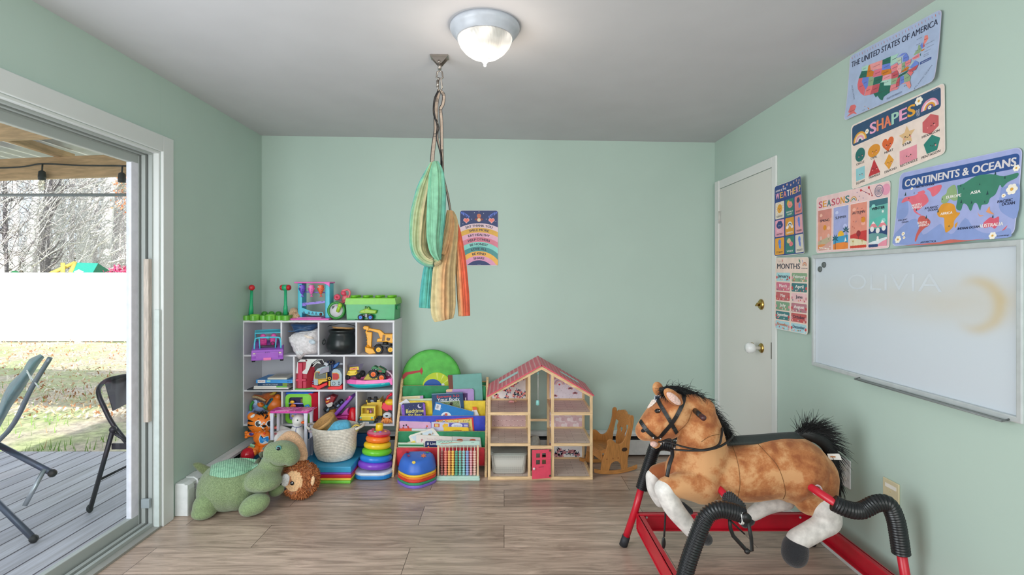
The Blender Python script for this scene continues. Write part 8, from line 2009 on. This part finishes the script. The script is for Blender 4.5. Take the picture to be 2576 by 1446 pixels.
# --- united states map, states traced on the sheet
c7 = crop(1980,0,3.6158)
p = Poster([(2141,141),(2378,21),(2366,203),(2131,304)],'R','hanging_poster','pale blue map poster of the united states nearest the ceiling',off=.005,curl=lambda u,v: .045 * max(0,u - .7) ** 1.5 + .012 * (1 - v) ** 3)
p.sheet((176,194,226),.04,(206,200,226));
for i in range(30): p.leafy(.03 + i * .0325,.975,.03,-1.35,(206,116,90) if i % 4 == 0 else (190,140,160),.22)
p.text('THE UNITED STATES OF AMERICA',.5,.805,.088,(38,44,72),.94,.022)
PKs,GRs,TLs,BLs,ORs,MTs,RDs,SGs = (236,140,146),(40,112,96),(60,116,110),(110,136,220),(216,130,40),(176,220,204),(200,90,100),(150,178,140)
states = [(MTs,[(692,640),(690,612),(750,588),(748,640),(700,648)],'WASHINGTON'),(GRs,[(665,715),(690,648),(748,642),(735,702)],'OREGON'),(ORs,[(735,702),(752,600),(766,585),(775,640),(805,650),(795,695)],'IDAHO'),((240,160,160),[(766,585),(882,545),(880,620),(775,642)],'MONTANA'),((226,120,140),[(805,640),(880,620),(876,685),(795,705)],'WYOMING'),(GRs,[(882,545),(958,512),(955,572),(880,590)],'N.DAKOTA'),(BLs,[(880,590),(955,572),(958,625),(878,638)],'S.DAKOTA'),(ORs,[(878,638),(958,625),(970,665),(890,690),(872,670)],'NEBRASKA'),((226,110,120),[(655,770),(665,715),(702,705),(695,745),(730,810),(720,870),(690,850),(660,810)],'CALIF'),(BLs,[(702,705),(760,700),(752,790),(735,815),(695,745)],'NEVADA'),(SGs,[(760,700),(795,700),(808,712),(800,775),(752,785)],'UTAH'),(GRs,[(808,705),(886,685),(882,750),(800,775)],'COLORADO'),((236,130,130),[(738,810),(752,785),(800,775),(780,860),(725,872)],'ARIZONA'),(RDs,[(800,775),(865,760),(855,835),(780,862)],'N.MEXICO'),(GRs,[(868,752),(905,745),(905,778),(970,775),(965,840),(910,880),(903,912),(880,905),(850,870),(835,885),(810,850),(855,838)],'TEXAS'),((240,160,170),[(890,690),(970,668),(972,715),(885,735)],'KANSAS'),(MTs,[(885,735),(972,715),(970,775),(905,778),(905,748),(868,752)],'OKLA'),(MTs,[(958,512),(1030,485),(1010,520),(1020,560),(955,600)],'MINN'),(PKs,[(958,605),(1020,570),(1032,600),(1020,640),(970,655)],'IOWA'),(RDs,[(970,665),(1025,635),(1040,690),(1035,705),(972,715)],'MISSOURI'),(SGs,[(972,718),(1035,700),(1022,760),(970,770)],'ARK'),(PKs,[(970,775),(1018,762),(1022,790),(1050,795),(1030,815),(985,825),(965,835)],'LOUIS'),((196,214,190),[(1010,530),(1055,520),(1060,570),(1030,580)],'WIS'),((244,180,180),[(1032,590),(1062,575),(1064,650),(1045,672),(1020,630)],'ILL'),(SGs,[(1064,575),(1095,560),(1092,625),(1062,650)],'IND'),(BLs,[(1072,560),(1075,510),(1100,480),(1125,520),(1120,555)],'MICH'),(PKs,[(1097,562),(1150,535),(1145,580),(1110,605),(1095,595)],'OHIO'),(ORs,[(1045,672),(1110,605),(1135,608),(1115,640),(1050,665)],'KEN'),(GRs,[(1030,710),(1040,685),(1120,640),(1138,628),(1105,668),(1040,705)],'TENN'),(RDs,[(1018,760),(1030,715),(1052,700),(1050,785),(1022,788)],'MISS'),(BLs,[(1052,700),(1085,685),(1096,745),(1055,775)],'ALA'),(SGs,[(1088,685),(1115,665),(1155,700),(1150,735),(1096,748)],'GEORGIA'),((240,150,140),[(1065,765),(1150,735),(1168,780),(1155,808),(1130,785),(1115,758)],'FLA'),((232,120,120),[(1118,660),(1150,640),(1180,655),(1155,692)],'S.C'),(RDs,[(1120,645),(1225,585),(1200,635),(1150,655)],'N.C'),((116,146,226),[(1140,612),(1190,550),(1225,570),(1222,588),(1150,620)],'VA'),((180,206,206),[(1135,600),(1160,555),(1185,560),(1150,605)],'WV'),((240,140,150),[(1150,530),(1222,482),(1225,520),(1165,545)],'PENN'),(SGs,[(1165,505),(1185,470),(1205,450),(1210,412),(1240,405),(1245,450),(1225,480)],'N.Y'),(ORs,[(1240,455),(1275,440),(1268,455),(1242,468)],''),(RDs,[(1250,440),(1262,380),(1275,420)],''),(BLs,[(1228,415),(1248,385),(1258,430),(1242,445)],''),((240,140,130),[(1262,390),(1270,325),(1300,318),(1308,350),(1275,400)],'MAINE'),((40,90,80),[(1226,500),(1238,478),(1236,510)],''),((120,140,226),[(1030,515),(1065,485),(1100,478),(1060,505)],''),((226,116,116),[(582,1020),(600,960),(635,950),(655,965),(640,1010),(670,1038),(630,1030),(570,1065),(600,1030)],'ALASKA'),((206,120,50),[(762,975),(782,985),(775,998)],''),((206,120,50),[(728,962),(742,966),(738,972)],'')]
for c_,pts,nm in states:
    p.tr(pts,c_,c7,0)
p.layer += 1
for c_,pts,nm in states:
    if nm:
        cx_,cy_ = sum(q[0] for q in pts) / len(pts),sum(q[1] for q in pts) / len(pts);u,v_ = p.inv(*p.hit(*c7(cx_,cy_)));w_ = (max(q[0] for q in pts) - min(q[0] for q in pts)) / 850 * .55;p.text(nm,u,v_ - .006,.014,(70,50,70),max(w_,.02),0,up=0)
for st,x,y,rot,w_ in (('GULF OF MEXICO',1012,868,.02,.155),('ATLANTIC OCEAN',1280,700,.75,.2),('PACIFIC OCEAN',612,838,-1.2,.15)): u,v_ = p.inv(*p.hit(*c7(x,y)));p.text(st,u,v_ - .012,.026,(60,66,100),w_,.0,rot=rot)
for st,x,y,w_ in (('NEW HAMPSHIRE',1218,350,.05),('VERMONT',1210,402,.04),('MASSACHUSETTS',1322,385,.085),('RHODE ISLAND',1328,418,.07),('CONNECTICUT',1300,460,.06),('NEW JERSEY',1290,490,.05),('DELAWARE',1290,505,.05),('HAWAII',728,1000,.03),('lovewritings',1310,785,.06)): u,v_ = p.inv(*p.hit(*c7(x,y)));p.text(st,u,v_ - .006,.012,(60,66,100),w_,0)
u,v_ = p.inv(*p.hit(*c7(1288,552)));p.rr(u - .055,v_ - .02,u + .055,v_ + .02,(60,86,150),.006);p.text('WASHINGTON D.C',u,v_ - .009,.014,(220,226,240),.09,0);p.finish()
# --- world map
c8 = crop(1900,370,2.951)
p = Poster([(2266,436),(2577,368),(2565,592),(2253,620)],'R','hanging_poster','periwinkle continents and oceans map poster above the whiteboard',curl=lambda u,v: .012 * (1 - v) ** 2 + .02 * max(0,u - .8) ** 1.5)
p.sheet((166,176,226),.045,(196,200,236))
def hi(pts,col,up=1): p.tr([(q.x,q.y) for q in bez([(x,y,0) for x,y in pts + pts[:1]],3)[:-1]],col,c8,up)
hi([(1075,380),(1130,385),(1150,440),(1145,500),(1100,540),(1062,510)],(140,160,216));hi([(1045,715),(1060,640),(1180,535),(1240,560),(1270,650),(1350,600),(1400,570),(1440,620),(1500,640),(1580,525),(1650,600),(1750,640),(1850,625),(1920,600),(1940,640),(1910,672),(1600,695),(1250,730)],(140,160,216),0);hi([(1840,300),(1930,280),(1985,290),(1975,520),(1880,500),(1830,440)],(140,160,216),0)
p.rr(.035,.765,.985,.935,(48,84,150),.03);p.text('CONTINENTS & OCEANS',.515,.80,.095,(226,222,226),.90,.05)
NAc = (232,112,130)
hi([(1100,400),(1125,372),(1190,360),(1230,340),(1275,350),(1300,395),(1285,420),(1260,440),(1235,462),(1222,468),(1205,470),(1225,490),(1250,505),(1235,505),(1195,480),(1180,440),(1150,400),(1100,415)],NAc);hi([(1280,310),(1390,278),(1378,330),(1330,368),(1310,330)],NAc,0);hi([(1215,335),(1260,320),(1270,340),(1230,350)],NAc,0)
hi([(1232,520),(1262,508),(1318,545),(1312,580),(1275,605),(1240,650),(1222,700),(1212,690),(1222,640),(1240,590),(1225,550)],(206,96,90),0)
hi([(1372,470),(1395,430),(1425,415),(1490,425),(1512,480),(1540,490),(1500,545),(1495,590),(1450,632),(1435,620),(1425,560),(1420,525),(1385,518),(1368,495)],(226,156,52),0);hi([(1505,575),(1525,555),(1522,580),(1510,600)],(226,156,52),0)
hi([(1395,410),(1398,370),(1430,345),(1440,310),(1480,280),(1500,290),(1512,340),(1520,385),(1490,400),(1460,385),(1440,410),(1415,420)],(150,178,130),0)
hi([(1510,285),(1560,270),(1650,215),(1760,200),(1860,215),(1965,190),(1960,225),(1890,260),(1850,300),(1830,280),(1800,350),(1760,380),(1745,420),(1700,430),(1690,470),(1665,420),(1640,420),(1620,475),(1590,430),(1560,420),(1545,470),(1510,455),(1515,400),(1520,350)],(64,132,110),0)
hi([(1722,560),(1770,520),(1800,530),(1835,515),(1835,570),(1810,605),(1780,590),(1725,600)],(220,96,120),0);hi([(1670,480),(1690,505),(1720,505),(1690,515)],(236,160,110),0);hi([(1735,480),(1760,440),(1765,470),(1800,500),(1760,490)],(236,160,110),0);hi([(1865,620),(1905,580),(1890,610)],(220,96,110),0)
hi([(1130,730),(1250,718),(1400,705),(1480,685),(1600,690),(1740,680),(1620,695),(1400,720)],(206,110,100),0)
for st,x,y,h_,w_,c_ in (('NORTH',1210,428,.03,.09,0),('AMERICA',1215,446,.03,.1,0),('SOUTH',1258,560,.03,.085,0),('AMERICA',1272,578,.03,.1,0),('AFRICA',1438,490,.032,.1,0),('EUROPE',1487,364,.034,.12,0),('ASIA',1650,333,.036,.075,0),('AUSTRALIA',1778,577,.04,.17,0),('ARCTIC OCEAN',1268,286,.026,.17,1),('ATLANTIC',1322,448,.027,.12,1),('OCEAN',1333,465,.027,.085,1),('PACIFIC',1112,540,.022,.09,1),('OCEAN',1130,555,.022,.065,1),('INDIAN OCEAN',1612,597,.028,.165,1),('PACIFIC',1876,398,.032,.1,1),('OCEAN',1902,418,.032,.085,1),('ANTARCTICA',1314,702,.024,.14,1),('lovewritings',1878,655,.014,.08,1)):
    u,v_ = p.inv(*p.hit(*c8(x,y)));p.text(st,u,v_ - h_ / 2,h_,(246,242,240) if not c_ else (40,46,76),w_,.03)
for x,y,s_ in ((1085,685,.03),(1122,643,.016),(1130,672,.012),(1173,308,.011),(1798,657,.025),(1925,312,.036),(1864,360,.014),(1955,155,.022)): u,v_ = p.inv(*p.hit(*c8(x,y)));p.flower(u,v_,s_)
for x,y,s_ in ((1125,350,.02),(1190,340,.010),(1152,380,.011),(1212,465,.014),(1288,520,.018),(1303,540,.009),(1375,475,.016),(1404,385,.010),(1538,285,.012),(1546,405,.018),(1624,410,.014),(1740,340,.02),(1795,195,.016),(1868,225,.014),(1790,515,.014),(1463,585,.010),(1562,308,.010),(1680,275,.010),(1722,405,.010)):
    u,v_ = p.inv(*p.hit(*c8(x,y)));k = p.W / p.H;p.poly([(u - s_ * .45,v_ - s_ * k * .6),(u + s_ * .45,v_ - s_ * k * .6),(u,v_ + s_ * k)],(34,70,74))
p.finish()
# ================================================================ whiteboard, magnets, plates
y0,y1,z0_,z1_ = 1.602,2.70,.905,1.482
t = thing('whiteboard','large smudged whiteboard with silver frame on the right wall','whiteboard',(XR,(y0 + y1) / 2,(z0_ + z1_) / 2));hy,hz = (y1 - y0) / 2,(z1_ - z0_) / 2
wm,nt,b = nodes_mat('smudged_board');N = nt.nodes.new;tc = N('ShaderNodeTexCoord');b.inputs['Roughness'].default_value = .25
n1 = N('ShaderNodeTexNoise');n1.inputs['Scale'].default_value = 3.2;n1.inputs['Detail'].default_value = 6;mp = N('ShaderNodeMapping');mp.inputs['Scale'].default_value = (1,.7,1.6);nt.links.new(tc.outputs['Object'],mp.inputs[0]);nt.links.new(mp.outputs[0],n1.inputs['Vector'])
sx = N('ShaderNodeSeparateXYZ');nt.links.new(tc.outputs['Object'],sx.inputs[0])
def mth(op,a,bq,c_=None):
    n = N('ShaderNodeMath');n.operation = op
    for i,x in enumerate((a,bq,c_)):
        if x is None: continue
        if isinstance(x,(int,float)): n.inputs[i].default_value = x
        else: nt.links.new(x,n.inputs[i])
    return n.outputs[0]
zz = mth('SUBTRACT',sx.outputs['Z'],.085);g1 = mth('POWER',2.718,mth('MULTIPLY',mth('MULTIPLY',zz,zz),-160));yl = N('ShaderNodeMapRange');yl.inputs[1].default_value = .45;yl.inputs[2].default_value = -.3;yl.inputs[3].default_value = .35;yl.inputs[4].default_value = 1;nt.links.new(sx.outputs['Y'],yl.inputs[0])
st_ = mth('MULTIPLY',mth('MULTIPLY',g1,yl.outputs[0]),mth('MULTIPLY',n1.outputs['Fac'],.95))
y_ = mth('ADD',sx.outputs['Y'],.36);z_ = mth('MULTIPLY',mth('SUBTRACT',sx.outputs['Z'],.075),1.25);rd = mth('POWER',mth('ADD',mth('MULTIPLY',y_,y_),mth('MULTIPLY',z_,z_)),.5);ring = mth('POWER',2.718,mth('MULTIPLY',mth('POWER',mth('SUBTRACT',rd,mth('MULTIPLY_ADD',n1.outputs['Fac'],.04,.085)),2),-1500))
sd = N('ShaderNodeMapRange');sd.interpolation_type = 'SMOOTHSTEP';sd.inputs[1].default_value = .08;sd.inputs[2].default_value = -.05;nt.links.new(y_,sd.inputs[0]);side = mth('MULTIPLY',ring,sd.outputs[0]);tot = mth('MINIMUM',mth('ADD',mth('MULTIPLY',st_,.75),mth('MULTIPLY',side,.55)),1.0)
r2 = N('ShaderNodeValToRGB');r2.color_ramp.elements[0].color = lin((206,215,224));r2.color_ramp.elements[1].color = lin((206,188,150));nt.links.new(tot,r2.inputs['Fac']);nt.links.new(r2.outputs[0],b.inputs['Base Color'])
m = MB();m.bx((-.012,-hy + .01,-hz + .01),(-.003,hy - .01,hz - .01),wm);bd = obj('writing_surface',m,t)
m = MB();SF = M((196,202,204),.35,metal=.2)
for a,b_ in (((-.026,-hy,-hz),(-.001,-hy + .02,hz)),((-.026,hy - .02,-hz),(-.001,hy,hz)),((-.026,-hy,hz - .02),(-.001,hy,hz)),((-.026,-hy,-hz),(-.001,hy,-hz + .02))): m.bx(a,b_,SF,.004)
obj('frame',m,t)
m = MB();ya,yb = -hy + .04,.18
m.tube([(-.05,ya,-hz + .0),(-.05,yb,-hz + .0)],.003,P((120,126,126),.3),6);m.tube([(-.026,yb,-hz + .006),(-.05,yb,-hz)],.003,P((90,96,96)),6);m.tube([(-.026,ya,-hz + .006),(-.05,ya,-hz)],.003,P((90,96,96)),6);m.bx((-.05,ya,-hz - .004),(-.022,yb,-hz + .0),M((150,156,156),.4));obj('marker_tray',m,t)
m = MB();GH = M((210,218,226),.3)
T = Matrix.Translation((-.0124,.02,.115)) @ Matrix.Rotation(-PI / 2,4,'Z');text_on(m,'OLIVIA',T,.072,GH,.52,-.012);obj('faint_lettering',m,bd)
for i,(px,py) in enumerate(((2074,666),(2064,677))):
    Y = F * (XR - .012) / (px - CX);z = CH - (py - HY) * Y / F;m = MB();m.lathe([(.0145,0),(.0145,.005),(.013,.0065),(0,.0065)],P((96,104,104),.5),20);solo('round_magnet',m,('upper right' if i == 0 else 'lower left') + ' of two small grey round magnets in the whiteboard corner','magnet',(XR - .0124,Y,z),rot=(0,-PI / 2,0))
t = thing('wall_outlet','large white double outlet plate behind the horse tail','outlet',(XR,2.47,.432));m = MB();m.bx((-.007,-.043,-.067),(-.0005,.043,.067),P((232,234,236),.3),.003);obj('cover_plate',m,t)
for z in (-.024,.024):
    m = MB();m.ell((-.007,0,z),(.004,.022,.019),P((220,220,216),.35),None,20,10);obj('socket_cover',m,t)
t = thing('phone_jack_outlet','ivory wall plate with two phone jacks behind the spring','wall plate',(XR,2.172,.44));IV = P((212,202,168),.4);m = MB();m.bx((-.007,-.045,-.068),(-.0005,.045,.068),IV,.003);obj('cover_plate',m,t)
m = MB();m.bx((-.008,-.032,.034),(-.006,.03,.05),P((236,234,226)));m.ell((-.0075,0,.022),.003,P((190,176,130)),None,8,6);obj('label_strip',m,t)
for y in (-.018,.018):
    m = MB();m.bx((-.009,y - .008,-.018),(-.006,y + .008,.0),P((196,180,130)),.001);m.bx((-.0095,y - .005,-.014),(-.008,y + .005,-.005),P((70,60,50)));obj('jack',m,t)
# ================================================================ camera, light
cam = bpy.data.cameras.new('camera');co = bpy.data.objects.new('camera',cam);COL.objects.link(co)
co.location = (0,0,CH);co.rotation_euler = (PI / 2,0,0)
cam.sensor_width = 36;cam.lens = 36 * F / 2576
cam.shift_x = (1288 - CX) / 2576;cam.shift_y = -(723 - HY) / 2576
cam.clip_start = 0.02
SC.camera = co
SC.view_settings.view_transform = 'Standard';SC.view_settings.look = 'None'
SC.cycles.use_denoising = True
SC.cycles.max_bounces = 6;SC.cycles.adaptive_threshold = 0.02;SC.cycles.transparent_max_bounces = 12;SC.cycles.sample_clamp_indirect = 6
wd = bpy.data.worlds.new('world');SC.world = wd;wd.use_nodes = True
nt = wd.node_tree;bg = nt.nodes['Background']
sky = nt.nodes.new('ShaderNodeTexSky');sky.sky_type = 'HOSEK_WILKIE';sky.sun_direction = V((0.35,-0.75,0.55)).normalized();sky.turbidity = 3.0
mixw = nt.nodes.new('ShaderNodeMix');mixw.data_type = 'RGBA';mixw.inputs['Factor'].default_value = 0.55
nt.links.new(sky.outputs[0],mixw.inputs[6]);mixw.inputs[7].default_value = (0.9,0.95,1.0,1)
nt.links.new(mixw.outputs[2],bg.inputs['Color']);bg.inputs['Strength'].default_value = 1.9
def lamp(name,typ,loc,energy,color=(1,1,1),rot=None,target=None,**k):
    l = bpy.data.lights.new(name,typ);l.energy = energy;l.color = color
    for a,v in k.items(): setattr(l,a,v)
    o = bpy.data.objects.new(name,l);COL.objects.link(o);o.location = loc
    if target is not None: o.rotation_euler = (V(target) - V(loc)).to_track_quat('-Z','Y').to_euler()
    elif rot: o.rotation_euler = rot
    return o
lamp('sun','SUN',(0,0,10),6,(1,.96,.88),target=V((0,0,10)) + V((-0.42,0.75,-0.5)),angle=0.01)
lamp('patio_daylight','AREA',(-1.75,0.75,1.15),57,(.93,.97,1),target=(1.2,2.4,1.0),shape='RECTANGLE',size=1.7,size_y=1.9)
lamp('rear_fill_light','AREA',(0.5,-1.1,1.5),50,(1,.985,.965),target=(0.1,4,1.0),shape='RECTANGLE',size=2.6,size_y=1.9)  # added soft fill behind the camera; the wall there has no window
lamp('ceiling_lamp_glow','POINT',(-.082,2.21,zc(-.082) - .2),4,(1,.86,.72),shadow_soft_size=.06)
